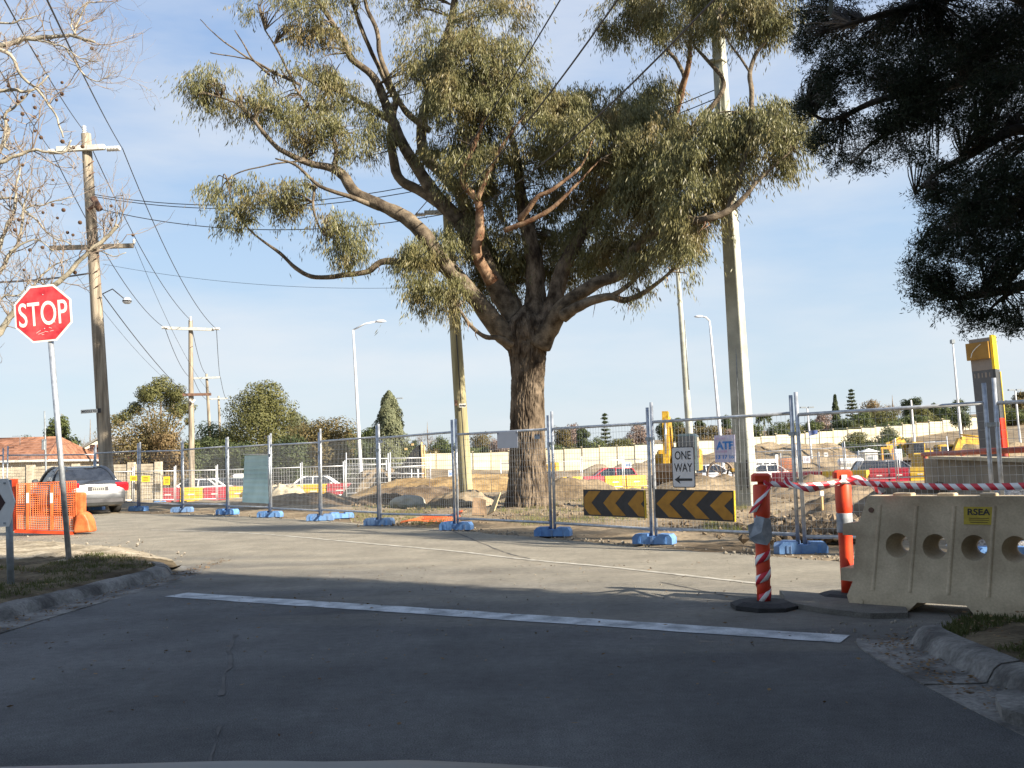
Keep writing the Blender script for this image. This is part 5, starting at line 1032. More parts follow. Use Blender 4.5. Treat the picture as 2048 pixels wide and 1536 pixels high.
# ------------------------------------------------------------------ temporary mesh fence along the road
m_mesh = M('galvanised mesh wire', (.42, .44, .45), rough=.45, metal=.5, var=.12)
m_blue = M('blue plastic fence foot', (.07, .20, .50), rough=.55, var=.2, scale=7, col2=(.13, .30, .60), bump=.2, bscale=50)
OBJRAND(m_blue, (.16, .22, .32), .75)
JT = [(1990, 11.9), (1594, 13.25), (1302, 15.2), (1102, 17.2), (910, 19.3), (757, 21.3), (640, 23.6), (540, 25.7), (455, 27.7), (365, 29.8), (278, 31.4), (190, 32.9), (10, 32.6), (-170, 31)]
JP = [Vector((onray(px, Y), Y)) for px, Y in JT]; JP = [JP[0] + (JP[0] - JP[1]).normalized() * 2.45] + JP
def grid_wires(mb, W, z0, z1, dx, dz, r_, inset=.03):
    def bar(a, b):
        d = (Vector(b) - Vector(a)).normalized(); u_ = Vector((0, 1, 0)); w_ = d.cross(u_); o_ = []
        for p in (a, b):
            for an in (0, 2.094, 4.189): o_.append(Vector(p) + (u_ * math.cos(an) + w_ * math.sin(an)) * r_)
        mb.add(o_, [(0, 1, 4, 3), (1, 2, 5, 4), (2, 0, 3, 5)], True)
    nx_ = int((W - 2 * inset) / dx); nz_ = int((z1 - z0) / dz)
    for i in range(1, nx_): bar((inset + (W - 2 * inset) * i / nx_, 0, z0), (inset + (W - 2 * inset) * i / nx_, 0, z1))
    for i in range(1, nz_): bar((inset, .006, z0 + (z1 - z0) * i / nz_), (W - inset, .006, z0 + (z1 - z0) * i / nz_))
def fence_panel(name, label, a, b, za, zb, group, mats=(m_galv, m_mesh), Hh=2.1, dx=.068, dz=.105, wr=.0022, clamp=True):
    d = (b - a); W = d.length - .10; ang = math.atan2(d.y, d.x); u_ = d.normalized(); o = a + u_ * .05
    tilt = math.atan2(zb - za, W)
    r = thing(name, label, 'mesh fence', (o.x, o.y, za), rot=(0, -tilt, ang), group=group)
    for x in (0, W):
        mb = MB(); mb.tube([(x, 0, .05), (x, 0, Hh - (.06 if x else 0))], .026, 10); mb.build('post', mats[0], r)
    for z in (.2, 1.80):
        mb = MB(); mb.tube([(.02, 0, z), (W - .02, 0, z)], .023, 8); mb.build('rail', mats[0], r)
    mb = MB(); grid_wires(mb, W, .2, 1.80, dx, dz, wr); mb.build('mesh_infill', mats[1], r, kind='stuff')
    if clamp:
        mb = MB()
        for z in (1.55,): mb.box((-.05, 0, z), (.15, .05, .05)); mb.tube([(-.05, -.04, z), (-.05, .05, z)], .012, 6)
        mb.build('clamp', m_galvd, r)
    return r
PLAB = ['mesh fence panel beyond the right edge behind the water barrier', 'mesh fence panel behind the cream water barrier and the second bollard', 'mesh fence panel carrying the ONE WAY sign and the longer chevron board', 'mesh fence panel carrying the shorter chevron board, right of the gum trunk', 'mesh fence panel in front of the gum trunk carrying the blank grey plate', 'mesh fence panel over the orange net on the ground', 'mesh fence panel with the small white sign seen behind it', 'mesh fence panel between the mint sheet and the rusty rounded tree', 'mesh fence panel carrying the mint green sheet', 'mesh fence panel left of the mint green sheet', 'mesh fence panel two places left of the mint sheet', 'mesh fence panel right of the tallest wooden pole', 'mesh fence panel behind the roof of the silver sedan', 'leftmost mesh fence panel behind the chevron marker']
for i in range(len(JP) - 1):
    a, b = JP[i + 1], JP[i]
    fence_panel('mesh_fence', PLAB[i], a, b, .05 + rnd.uniform(-.03, .02), .05 + rnd.uniform(-.03, .03), 'temporary mesh fence along the road')
FLAB = [None, 'blue fence foot hidden behind the cream water barrier', 'stepped blue fence foot under the twin posts left of the second bollard', 'blue fence foot between the two chevron boards', 'pale blue fence foot just right of the gum trunk', 'blue fence foot beside the orange net on the ground', 'half lit blue fence foot under the panel joint left of the orange net', 'double stacked blue fence foot in front of the yellow barriers', 'blue fence foot at the lower right of the mint sheet', 'blue fence foot at the lower left of the mint sheet', 'blue fence foot two joints left of the mint sheet', 'blue fence foot just right of the sedan', 'blue fence foot hidden behind the sedan', 'blue fence foot hidden behind the sedan bonnet', None]
fprof = [(-.31, 0), (.31, 0), (.31, .09), (.27, .145), (.09, .15), (.09, .115), (-.07, .115), (-.07, .155), (-.26, .15), (-.31, .10)]
mb = MB(); mb.prism(fprof, -.12, .12); foot_me = mb.mesh('fence_block'); foot_me.materials.append(m_blue)
mb = MB(); mb.box((0, -.125, .06), (.04, .012, .1)); rib_me = mb.mesh('rib'); rib_me.materials.append(m_blue)
FEET = []
def foot(x, y, z, rz, lab, s=1.0):
    o = link('fence_block', foot_me, None, None, (x, y, z)); o.rotation_euler = (0, 0, rz); o.scale = (s, s, s); tag(o, lab, 'fence block', 'blue fence feet'); [link('rib', rib_me, None, o, (dx_, 0, 0)) for dx_ in (-.2, 0, .2)]; return o
for i, lab in enumerate(FLAB):
    if lab is None: continue
    p = JP[i]; foot(p.x, p.y - .03, .012, R(rnd.uniform(-28, 8)), lab)
p = JP[7]; foot(p.x + .35, p.y + .75, .012, R(20), 'blue fence foot tucked behind the double foot', .95)
p = JP[2]; foot(p.x - .14, p.y + .16, .012, R(62), 'second blue fence foot crossing behind the stepped one', .95)
# ------------------------------------------------------------------ boards hung on the fence
def online(px, i):        # point on the fence line (panel between joints i and i+1) in column px
    a, b = JP[i], JP[i + 1]; s_ = onray(px, 1.0); d = b - a
    t = (s_ * a.y - a.x) / (d.x - s_ * d.y); return a + d * t
def board_frame(px0, px1, i, off=.045):
    a, b = online(px0, i), online(px1, i); d = (b - a); n_ = Vector((d.y, -d.x)).normalized(); a += n_ * off; b += n_ * off
    return a, b, math.atan2(d.y, d.x), d.length
def clip_rect(P, x0, z0, x1, z1):
    def cl(P, f, g):
        o = []
        for i in range(len(P)):
            a, b = P[i], P[(i + 1) % len(P)]; fa, fb_ = f(a), f(b)
            if fa >= 0: o.append(a)
            if fa * fb_ < 0: t = fa / (fa - fb_); o.append((a[0] + (b[0] - a[0]) * t, a[1] + (b[1] - a[1]) * t))
        return o
    for f in (lambda p: p[0] - x0, lambda p: x1 - p[0], lambda p: p[1] - z0, lambda p: z1 - p[1]):
        P = cl(P, f, None)
        if len(P) < 3: return []
    return P
m_bblk = M('chevron board black', (.022, .023, .026), rough=.6, var=.2, scale=8)
m_byel = M('chevron board yellow', (.30, .145, .01), rough=.55, var=.14, scale=8)
m_byed = M('bright yellow board edge', (.65, .45, .03), rough=.6, var=.1)
m_alu = M('bare aluminium sheet', (.42, .45, .49), rough=.5, metal=.2, var=.08, scale=3)
def chevron_board(lab, px0, px1, i, pyt0, pyb0, ph, per, off_):
    a, b, ang, W = board_frame(px0, px1, i); z0 = at(px0, pyb0, a.y).z; z1 = at(px0, pyt0, a.y).z; Hh = z1 - z0; zr = at(px1, pyb0 + ph, b.y).z
    r = thing('chevron_board', lab, 'sign', (a.x, a.y, z0), rot=(0, -math.atan2(zr - z0, W), ang), group='chevron boards on the fence')
    mb = MB(); mb.box((W / 2, 0, Hh / 2), (W, .012, Hh)); mb.build('board', m_bblk, r)
    fr = .022; st_w = per * W * .5; sl = Hh * .55
    for k in range(-2, 6):
        x = off_ * W + k * per * W; parts = []
        for up in (0, 1):
            zt = Hh - fr if up else fr
            P = [(x, Hh / 2), (x + st_w, Hh / 2), (x + st_w + sl, zt), (x + sl, zt)]
            P = clip_rect(P, fr, fr, W - fr, Hh - fr)
            if len(P) >= 3: parts.append(P)
        if parts:
            mb = MB()
            for P in parts: mb.prism(P, -.009, -.0062)
            mb.build('chevron', m_byel, r)
    mb = MB(); mb.box((W + .006, 0, Hh / 2), (.011, .03, Hh)); mb.build('edge_strip', m_byed, r)
    for z in (Hh * .2, Hh * .8):
        mb = MB(); mb.box((W * .5, .025, z), (W * .96, .03, .03)); mb.build('backing_rail', m_galvd, r)
    return r
chevron_board('shorter black and yellow chevron board, nearer the gum trunk', 1169, 1291, 3, 979, 1031, 5, .40, -.06)
chevron_board('longer black and yellow chevron board below the ONE WAY sign', 1311, 1468, 2, 978, 1036, 8, .345, .02)
a, b, ang, W = board_frame(1349, 1394, 2, .06); z0 = at(1349, 975, a.y).z; z1 = at(1349, 894, a.y).z; Hh = z1 - z0
ow = thing('one_way_sign', 'white ONE WAY sign with a black arrow pointing left', 'sign', (a.x, a.y, z0), rotz=ang)
def rrect(x0, z0, x1, z1, r_, n=4):
    P = []
    for cx, cz, a0 in ((x1 - r_, z1 - r_, 0), (x0 + r_, z1 - r_, 90), (x0 + r_, z0 + r_, 180), (x1 - r_, z0 + r_, 270)):
        for k in range(n + 1): t = R(a0 + 90 * k / n); P.append((cx + r_ * math.cos(t), cz + r_ * math.sin(t)))
    return P
m_sgn = M('grey white sign face', (.50, .515, .54), rough=.5, var=.05)
mb = MB(); mb.prism(rrect(0, 0, W, Hh, .035), -.004, .004); mb.build('border', m_bblk, ow)
mb = MB(); mb.prism(rrect(.012, .012, W - .012, Hh - .012, .03), -.007, -.0045); mb.build('sign_face', m_sgn, ow)
fit_text('lettering', 'ONE', W * .70, Hh * .205, m_bblk, ow, W / 2, -.0085, Hh * .79, bold=.006)
fit_text('lettering', 'WAY', W * .80, Hh * .205, m_bblk, ow, W / 2, -.0085, Hh * .49, bold=.006)
zc = Hh * .195; mb = MB(); mb.prism([(W * .10, zc), (W * .36, zc + .062), (W * .30, zc + .018), (W * .88, zc + .018), (W * .88, zc - .018), (W * .30, zc - .018), (W * .36, zc - .062)], -.010, -.0072)
mb.v = mb.v; mb.build('arrow', m_bblk, ow)
mb = MB(); mb.tube([(W / 2, .03, -.1), (W / 2, .03, Hh)], .015, 6); mb.build('bracket', m_galvd, ow)
a, b, ang, W = board_frame(1427, 1468, 2, -.03); z0 = at(1427, 925, a.y).z; z1 = at(1427, 871, a.y).z; Hh = z1 - z0
af = thing('hire_sign', 'small pale mauve ATF sign with blue lettering wired to the fence', 'sign', (a.x, a.y, z0), rotz=ang)
mb = MB(); mb.box((W / 2, 0, Hh / 2), (W, .005, Hh)); mb.build('sign_sheet', M('pale mauve corflute', (.55, .50, .66), rough=.5, var=.1, scale=4, col2=(.62, .60, .70)), af)
m_lblue = M('blue sign print', (.035, .20, .55), rough=.5, var=.1); m_pink = M('pink sign print', (.62, .34, .52), rough=.5, var=.25, scale=6, col2=(.55, .50, .66))
fit_text('lettering', 'ATF', W * .84, Hh * .30, m_lblue, af, W / 2, -.004, Hh * .62, bold=.05)
mb = MB(); mb.box((W * .3, -.004, Hh * .88), (W * .5, .002, Hh * .08)); mb.box((W * .32, -.004, Hh * .40), (W * .56, .002, Hh * .08)); mb.build('print_bars', m_pink, af)
fit_text('lettering', '13 17 16', W * .86, Hh * .15, m_lblue, af, W / 2, -.004, Hh * .2, bold=.03)
def plain_board(name, lab, px0, px1, i, pt, pb, mat, off=.04, cat='sign', th=.008, dz=0):
    a, b, ang, W = board_frame(px0, px1, i, off); z0 = at(px0, pb, a.y).z; z1 = at(px0, pt, a.y).z
    r = thing(name, lab, cat, (a.x, a.y, z0), rotz=ang); mb = MB(); mb.box((W / 2, 0, (z1 - z0) / 2), (W, th, z1 - z0)); mb.build('sheet', mat, r)
    mb = MB()
    for x in (.03, W - .03): mb.box((x, -th, (z1 - z0) * .9), (.012, .01, .03))
    mb.build('cable_tie', m_blk, r); return r
plain_board('blank_plate', 'blank grey plate tied to the fence in front of the gum trunk', 999, 1040, 4, 864, 897, M('blank grey plate', (.40, .42, .46), rough=.5, var=.04))
plain_board('small_tag', 'tiny blue grey tag tied to the fence right of the blank plate', 1074, 1084, 4, 869, 878, M('blue grey tag', (.22, .28, .34), rough=.5), th=.006)
plain_board('small_tag', 'tiny pale tag on the fence post left of the magnolia tree', 761, 769, 5, 880, 886, m_sgn, th=.006)
a, b, ang, W = board_frame(485, 539, 8, .04); z0 = at(485, 1004, a.y).z; z1 = at(485, 911, a.y).z
ms = thing('green_sheet', 'leaning mint green corrugated sheet hung on the mesh fence', 'sheet', (a.x, a.y, z0), rot=(R(-4), R(1.5), ang)); Hh = z1 - z0
mb = MB(); nn = 40; vs = []
for j in range(nn + 1):
    z = Hh * j / nn; yy = .004 * math.sin(j * math.pi / 2.5); sk = .05 * (1 - j / nn)
    vs += [(sk, yy, z), (W, yy, z + .03), (sk, yy + .006, z), (W, yy + .006, z + .03)]
fs = []
for j in range(nn): o_ = j * 4; fs += [(o_, o_ + 1, o_ + 5, o_ + 4), (o_ + 2, o_ + 6, o_ + 7, o_ + 3), (o_, o_ + 4, o_ + 6, o_ + 2), (o_ + 1, o_ + 3, o_ + 7, o_ + 5)]
fs += [(0, 2, 3, 1), (nn * 4, nn * 4 + 1, nn * 4 + 3, nn * 4 + 2)]
mb.add(vs, fs); mb.build('sheet', M('mint green sheet', (.40, .58, .55), rough=.55, var=.08, scale=2, col2=(.50, .67, .63)), ms)
mb = MB(); mb.box((W / 2, -.02, Hh + .03), (W + .03, .03, .03)); mb.build('top_batten', m_arm, ms)
# ------------------------------------------------------------------ bollards, hazard tape, water barrier
m_orange = M('orange bollard plastic', (.62, .035, .012), rough=.45, var=.2, scale=5, col2=(.74, .075, .018), spec=.5)
m_rubber = M('black rubber base', (.03, .03, .03), rough=.85, var=.25, scale=12, bump=.4)
m_refl = M('dirty grey reflective sleeve', (.24, .265, .29), rough=.5, var=.2, scale=12, metal=.15, col2=(.36, .385, .41))
m_tape = STRIPE('red and white hazard tape', (.60, .02, .04), (.75, .73, .72), .16, 1.3)
def ribbon(mb_uv, path, wd, nrm_of, parent, name='tape', th=.0015):
    vs = []; uv = []; s_ = 0
    for i, p in enumerate(path):
        if i: s_ += (Vector(p) - Vector(path[i - 1])).length
        n_ = Vector(nrm_of(i)).normalized()
        for k, sgn in enumerate((-1, 1)): vs.append(Vector(p) + n_ * wd / 2 * sgn); uv.append((s_, sgn * wd / 2))
    fs = [(2 * i, 2 * i + 2, 2 * i + 3, 2 * i + 1) for i in range(len(path) - 1)]
    me = bpy.data.meshes.new(name); me.from_pydata([tuple(v) for v in vs], [], fs); ul = me.uv_layers.new(name='UVMap')
    for lp in me.loops: ul.data[lp.index].uv = uv[lp.vertex_index]
    me.polygons.foreach_set('use_smooth', [True] * len(fs)); me.update()
    o = link(name, me, m_tape, parent); sd = o.modifiers.new('thickness', 'SOLIDIFY'); sd.thickness = th; return o
def bollard(label, p, wrap):
    r = thing('bollard', label, 'bollard', p, group='orange tape bollards')
    mb = MB(); pts = [(.29 * math.cos(2 * math.pi * k / 8 + .39), .29 * math.sin(2 * math.pi * k / 8 + .39)) for k in range(8)]
    vs = [(x, y, 0) for x, y in pts] + [(x, y, .035) for x, y in pts] + [(x * .72, y * .72, .065) for x, y in pts]
    mb.add(vs, [tuple(range(7, -1, -1)), tuple(range(16, 24))] + [(k + i, k + (i + 1) % 8, k + 8 + (i + 1) % 8, k + 8 + i) for k in (0, 8) for i in range(8)]); mb.build('base', m_rubber, r)
    mb = MB(); mb.lathe([(.058, .05), (.058, .2), (.061, .5), (.065, .78), (.071, .79), (.072, .84), (.072, 1.045), (.066, 1.06), (.05, 1.065)], 22); mb.build('body', m_orange, r)
    mb = MB(); mb.lathe([(.030, 1.055), (.030, 1.085), (.05, 1.095)], 14); mb.cbox((0, 0, 1.125), (.165, .09, .075), .02); mb.build('handle', m_orange, r)
    mb = MB(); mb.lathe([(.0665, .60), (.0685, .61), (.071, .77), (.0695, .775)], 22)
    mb.v = [(x * (1 + .05 * math.sin(math.atan2(y, x) * 2 + z * 13)), y * (1 + .05 * math.cos(math.atan2(y, x) * 3 + z * 9)), z) for x, y, z in mb.v]
    sl = mb.build('reflective_sleeve', m_refl, r)
    if wrap:
        fl = MB(); fl.add([(-.06, -.04, .80), (-.075, -.05, .74), (-.135, -.045, .715), (-.125, -.05, .60), (-.085, -.06, .56), (.02, -.085, .545), (.07, -.06, .60), (.066, -.055, .76), (0, -.09, .78), (-.03, -.10, .66)], [(0, 1, 9, 8), (1, 2, 3, 9), (3, 4, 5, 9), (5, 6, 7, 9), (7, 8, 9)]); o = fl.build('torn_flap', m_refl, r); sd = o.modifiers.new('t', 'SOLIDIFY'); sd.thickness = .003
        for (za, zb, t0, t1, rad_) in ((.82, 1.05, 1.15, 1.75, .080), (.08, .52, 1.0, 1.55, .0645)):
            path = []; N = 60 if za < .5 else 26
            for i in range(N + 1):
                f = i / N; th_ = math.pi * (t0 + (t1 - t0) * f) if za > .5 else math.pi * 2 * (f * 2.6 + .6); path.append((rad_ * math.cos(th_) - (.018 if za > .5 else 0), rad_ * math.sin(th_), za + (zb - za) * f))
            ribbon(None, path[::-1], .075, (lambda i: (.8, -.6, .25)) if za > .5 else (lambda i: (0, 0, 1)), r, 'wrapped_tape')
    else:
        mb = MB(); mb.box((0, -.05, 1.10), (.05, .012, .04)); mb.build('tape_knot', m_whitep, r)
    return r
bp1 = gnd(1528, 1216); bp2 = gnd(1697, 1199)
k1 = bollard('nearer orange bollard wrapped in hazard tape with a torn grey sleeve', bp1, True); k2 = bollard('orange bollard beside the cream water barrier', bp2, False)
k1.rotation_euler = (0, R(1.2), 0)
tp = thing('hazard_tape', 'red and white hazard tape strung from the bollards over the water barrier', 'tape', bp1)
pa = bp1 + Vector((.03, -.06, 1.08)); pb = bp2 + Vector((0, -.075, 1.06)); pc_ = at(2130, 969, 6.6)
path = [pa.lerp(pb, i / 20) - Vector((0, 0, .03 * 4 * (i / 20) * (1 - i / 20))) for i in range(21)] + [pb.lerp(pc_, i / 40) - Vector((0, 0, .03 * 4 * (i / 40) * (1 - i / 40))) for i in range(1, 41)]
ribbon(None, [p - bp1 for p in path], .05, lambda i: (.05 * math.sin(i * .4), .25 * math.sin(i * .3 + 1), 1), tp, 'tape')
path = [at(1568, 958, 8.62), at(1590, 972, 8.55), at(1620, 978, 8.6), at(1655, 974, 8.75), at(1690, 962, 8.9), at(1718, 955, 8.9), at(1745, 972, 8.75), at(1768, 985, 8.5), at(1757, 971, 8.45)]
path = [Vector(q) for q in catmull([tuple(p) for p in path], 6)]
ribbon(None, [p - bp1 for p in path], .06, lambda i: (.2, .9 * math.sin(i * .25), .6), tp, 'tape')
# cream water barrier
m_barr = M('dirty cream polyethylene', (.43, .34, .215), rough=.6, var=.26, scale=2.4, col2=(.56, .46, .31), bump=.15, bscale=60, fine=.1)
A0 = gnd(1716, 1208, .0); B0 = gnd(2048, 1231, .0); dv = (B0 - A0); angb = math.atan2(dv.y, dv.x)
wb = thing('water_barrier', 'dirty cream plastic water barrier with round holes and an RSEA label', 'barrier', (A0.x, A0.y, .005), rotz=angb)
KB = FPX / (A0.y - .3); Lb = 2.05; HB = .94
def tz(z): return .26 - .15 * min(1, max(0, (z - .12) / .75))        # half thickness at height
outl = [(.02, .03), (.0, .10), (.05, .22), (-.055, .225), (-.055, .325), (.055, .33), (.07, .60), (-.045, .605), (-.045, .70), (.095, .72), (.17, HB), (1.88, HB), (1.955, .72), (2.09, .70), (2.09, .605), (1.98, .60), (1.995, .33), (2.1, .325), (2.1, .225), (2.0, .22), (2.05, .10), (2.03, .03)]
bot = [(1.80, .0), (1.74, .075), (1.40, .075), (1.34, .0), (1.02, .0), (.96, .08), (.58, .08), (.50, .0), (.15, 0.0)]
outl = outl + bot
HO = [.42, .72, 1.02, 1.32, 1.62]; hz_ = .53; NH = 24
bm = bmesh.new()
def loop2(P): vs = [bm.verts.new((x, 0, z)) for x, z in P]; return [bm.edges.new((vs[i], vs[(i + 1) % len(vs)])) for i in range(len(vs))]
def densify(P, s_=.08):
    o = []
    for i in range(len(P)):
        a, b = Vector(P[i]), Vector(P[(i + 1) % len(P)]); n_ = max(1, int((b - a).length / s_)); o += [tuple(a.lerp(b, k / n_)) for k in range(n_)]
    return o
OD = densify(outl); E = loop2(OD)
circ = lambda cx, r_: [(cx + r_ * math.cos(2 * math.pi * k / NH), hz_ + r_ * 1.05 * math.sin(2 * math.pi * k / NH)) for k in range(NH)]
for cx in HO: E += loop2(circ(cx, .098))
bmesh.ops.triangle_fill(bm, use_beauty=True, edges=E); bmesh.ops.subdivide_edges(bm, edges=[e for e in bm.edges if e.calc_length() > .2 and len(e.link_faces) == 2], cuts=3); bmesh.ops.triangulate(bm, faces=bm.faces[:])
bm.verts.ensure_lookup_table(); bm.faces.ensure_lookup_table(); V2 = [(v.co.x, v.co.z) for v in bm.verts]; F2 = [tuple(v.index for v in f.verts) for f in bm.faces]; bm.free()
def groove(x): return .0
fr_ = [(x, -tz(z), z) for x, z in V2]; bk = [(x, tz(z), z) for x, z in V2]; n2 = len(V2); allv = fr_ + bk; fcs = list(F2) + [tuple(i + n2 for i in f[::-1]) for f in F2]
no = len(OD); fcs += [(i, n2 + i, n2 + (i + 1) % no, (i + 1) % no) for i in range(no)]
for c_, cx in enumerate(HO):
    s0 = no + c_ * NH; m0 = len(allv); allv += [(x, -.03, z) for x, z in circ(cx + .035, .058)] + [(x, .03, z) for x, z in circ(cx + .035, .058)]
    for i in range(NH):
        j = (i + 1) % NH; fcs += [(s0 + j, s0 + i, m0 + i, m0 + j), (m0 + j, m0 + i, m0 + NH + i, m0 + NH + j), (m0 + NH + j, m0 + NH + i, n2 + s0 + i, n2 + s0 + j)]
me = bpy.data.meshes.new('shell'); me.from_pydata(allv, [], fcs); bm = bmesh.new(); bm.from_mesh(me); bmesh.ops.recalc_face_normals(bm, faces=bm.faces[:]); bm.to_mesh(me); bm.free()
me.polygons.foreach_set('use_smooth', [True] * len(me.polygons)); me.set_sharp_from_angle(angle=R(30))
o = link('shell', me, m_barr, wb)
def skew(x, z): return Vector((x + .03, -tz(z) - .004, z))
for cx in (.27, .57, .87, 1.17, 1.47, 1.77):       # ribs between the bays
    mb = MB(); N = 12; vs = []
    for i in range(N + 1):
        z = .16 + (HB - .24) * i / N; xo = cx - .06 + .07 * (z / HB)
        for dx_, dy_ in ((-.022, .006), (-.010, -.009), (.010, -.009), (.022, .006)): vs.append((xo + dx_, -tz(z) + dy_, z))
    fs = [(i * 4 + k, i * 4 + k + 1, (i + 1) * 4 + k + 1, (i + 1) * 4 + k) for i in range(N) for k in range(3)]; mb.add(vs, fs, True); o = mb.build('rib', m_barr, wb)
for cx, wd in ((.45, .16), (.80, .14), (1.12, .12), (1.5, .14)):
    mb = MB(); mb.cbox((cx, -.02, HB + .008), (wd, .12, .03), .008); mb.build('filler_lug', m_barr, wb)
lb = MB(); lx, lz = 1.06, .785; zz0, zz1 = .715, .855
lb.add([(lx - .115, -tz(zz0) - .006, zz0), (lx + .115, -tz(zz0) - .006, zz0), (lx + .115, -tz(zz1) - .006, zz1), (lx - .115, -tz(zz1) - .006, zz1)], [(0, 1, 2, 3)])
lab_ = lb.build('label', M('mustard label', (.42, .32, .02), rough=.5, var=.12, scale=20), wb); sd = lab_.modifiers.new('t', 'SOLIDIFY'); sd.thickness = .003
tl = math.atan2(tz(zz0) - tz(zz1), zz1 - zz0)
fit_text('lettering', 'RSEA', .17, .052, m_blk, lab_, lx, -tz(.815) - .0085, .815, bold=.02, rot=(-tl, 0, 0))
mb = MB()
for zz, ww in ((.765, .15), (.750, .15), (.733, .13)): mb.box((lx, -tz(zz) - .008, zz), (ww, .002, .005))
mb.build('fine_print', M('dark small print', (.12, .09, .02), rough=.6), lab_)
for zz in (.04, .8):
    mb = MB(); mb.tube([(.12 if zz < .5 else .2, -tz(zz) - .01, zz + .02), (.12 if zz < .5 else .2, -tz(zz) + .02, zz + .02)], .022, 12); mb.build('drain_plug', m_brown if zz > .5 else m_barr, wb)
# orange net panel on stands, left
YO = 21.0
nb = gnd(92, 1068, .0); nb = Vector((at(92, 1065, YO).x, YO, h(0, 0) + .02))
on_ = thing('orange_barrier', 'orange plastic net barrier with a flared end foot in front of the sedan', 'barrier', nb)
m_bor = M('faded orange plastic', (.50, .115, .03), rough=.55, var=.25, scale=4, col2=(.62, .17, .05), fine=.15, bscale=30); m_net = M('orange safety net', (.62, .15, .045), rough=.6, var=.12, scale=5); m_ored = M('dark orange board', (.50, .05, .012), rough=.5, var=.2)
def op(px, py, dy=0): return at(px, py, YO + dy) - nb
mb = MB(); nxn, nzn = 26, 21
for i in range(nxn + 1):
    x = 33 + (152 - 33) * i / nxn; a_, b_ = op(x, 968 - 6 * i / nxn), op(x + 1, 1058 + 2 * i / nxn); mb.tube([a_, a_.lerp(b_, .5) + Vector((0, .02 * math.sin(i * .9), 0)), b_], .011, 4, caps=False)
for j in range(nzn + 1):
    f = j / nzn; pts = [op(33 + (152 - 33) * t, (968 - 6 * t) * (1 - f) + (1058 + 2 * t) * f) + Vector((0, .02 * math.sin(t * 9 + j * .4), 0)) for t in np.linspace(0, 1, 9)]; mb.tube(pts, .012, 4, caps=False)
mb.build('netting', m_net, on_, kind='stuff')
for px in (55, 103):
    mb = MB(); a_, b_ = op(px, 968, -.03), op(px + 1, 1060, -.03); mb.box((a_ + b_) / 2, (.05, .03, (a_ - b_).length)); q = mb.build('post', m_bor, on_)
    mb = MB(); c_ = op(px, 996, -.05); mb.box(c_, (.05, .01, .21)); mb.build('reflector', m_cream, q)
mb = MB(); a_, b_ = op(26, 958, .1), op(30, 1062, .1); mb.box((a_ + b_) / 2, (.14, .05, (a_ - b_).length)); mb.build('end_board', m_ored, on_)
mb = MB(); a_, b_ = op(33, 1062, 0), op(150, 1066, 0); d = b_ - a_; mb.box((a_ + b_) / 2, (d.length, .18, .06), d.to_track_quat('X', 'Z').to_matrix()); mb.build('bottom_board', m_ored, on_)
x0, z0 = op(150, 1066).x, op(150, 1066).z; pk = lambda px, py: (op(px, py).x, op(px, py).z)
mb = MB(); mb.prism([pk(150, 1066), pk(186, 1064), pk(181, 1040), pk(174, 1028), pk(165, 1022), pk(156, 1030), pk(153, 1045)], -.12, .25); o = mb.build('end_foot', m_bor, on_); bv = o.modifiers.new('b', 'BEVEL'); bv.width = .05; bv.segments = 3
mb = MB(); mb.prism([pk(143, 1062), pk(164, 1058), pk(164, 985), pk(143, 985)], .02, .25); o = mb.build('end_panel', m_bor, on_); bv = o.modifiers.new('b', 'BEVEL'); bv.width = .04; bv.segments = 2
# crumpled orange net lying at the fence
c0 = gnd(862, 1046); cn = thing('crumpled_net', 'crumpled orange safety net lying on the road edge by the fence', 'net', c0)
mb = MB(); W_, D_ = 1.25, .55
def cz(u, v): return .02 + .14 * max(0, noise.noise(Vector((u * 2.2, v * 2.2, 3))) + .25) * (.4 + .6 * u)
def cpt(u, v): return Vector(((u - .5) * W_ + .08 * noise.noise(Vector((u * 3, v * 3, 9))), (v - .3) * D_ + .25 * (u - .5), cz(u, v) + .16 * v * u))
for i in range(25): mb.tube([cpt(i / 24, t) for t in np.linspace(0, 1, 8)], .007, 4, caps=False)
for j in range(12): mb.tube([cpt(t, j / 11) for t in np.linspace(0, 1, 20)], .008, 4, caps=False)
mb.build('netting', m_net, cn, kind='stuff')
mb = MB(); nu, nv = 14, 6
vs = [cpt(.35 + .65 * i / nu, .45 + .55 * j / nv) + Vector((0, .02, .012)) for i in range(nu + 1) for j in range(nv + 1)]; fs = [(i * (nv + 1) + j, (i + 1) * (nv + 1) + j, (i + 1) * (nv + 1) + j + 1, i * (nv + 1) + j + 1) for i in range(nu) for j in range(nv)]
mb.add(vs, fs, True); o = mb.build('bunched_fold', m_ored, cn); sd = o.modifiers.new('t', 'SOLIDIFY'); sd.thickness = .004
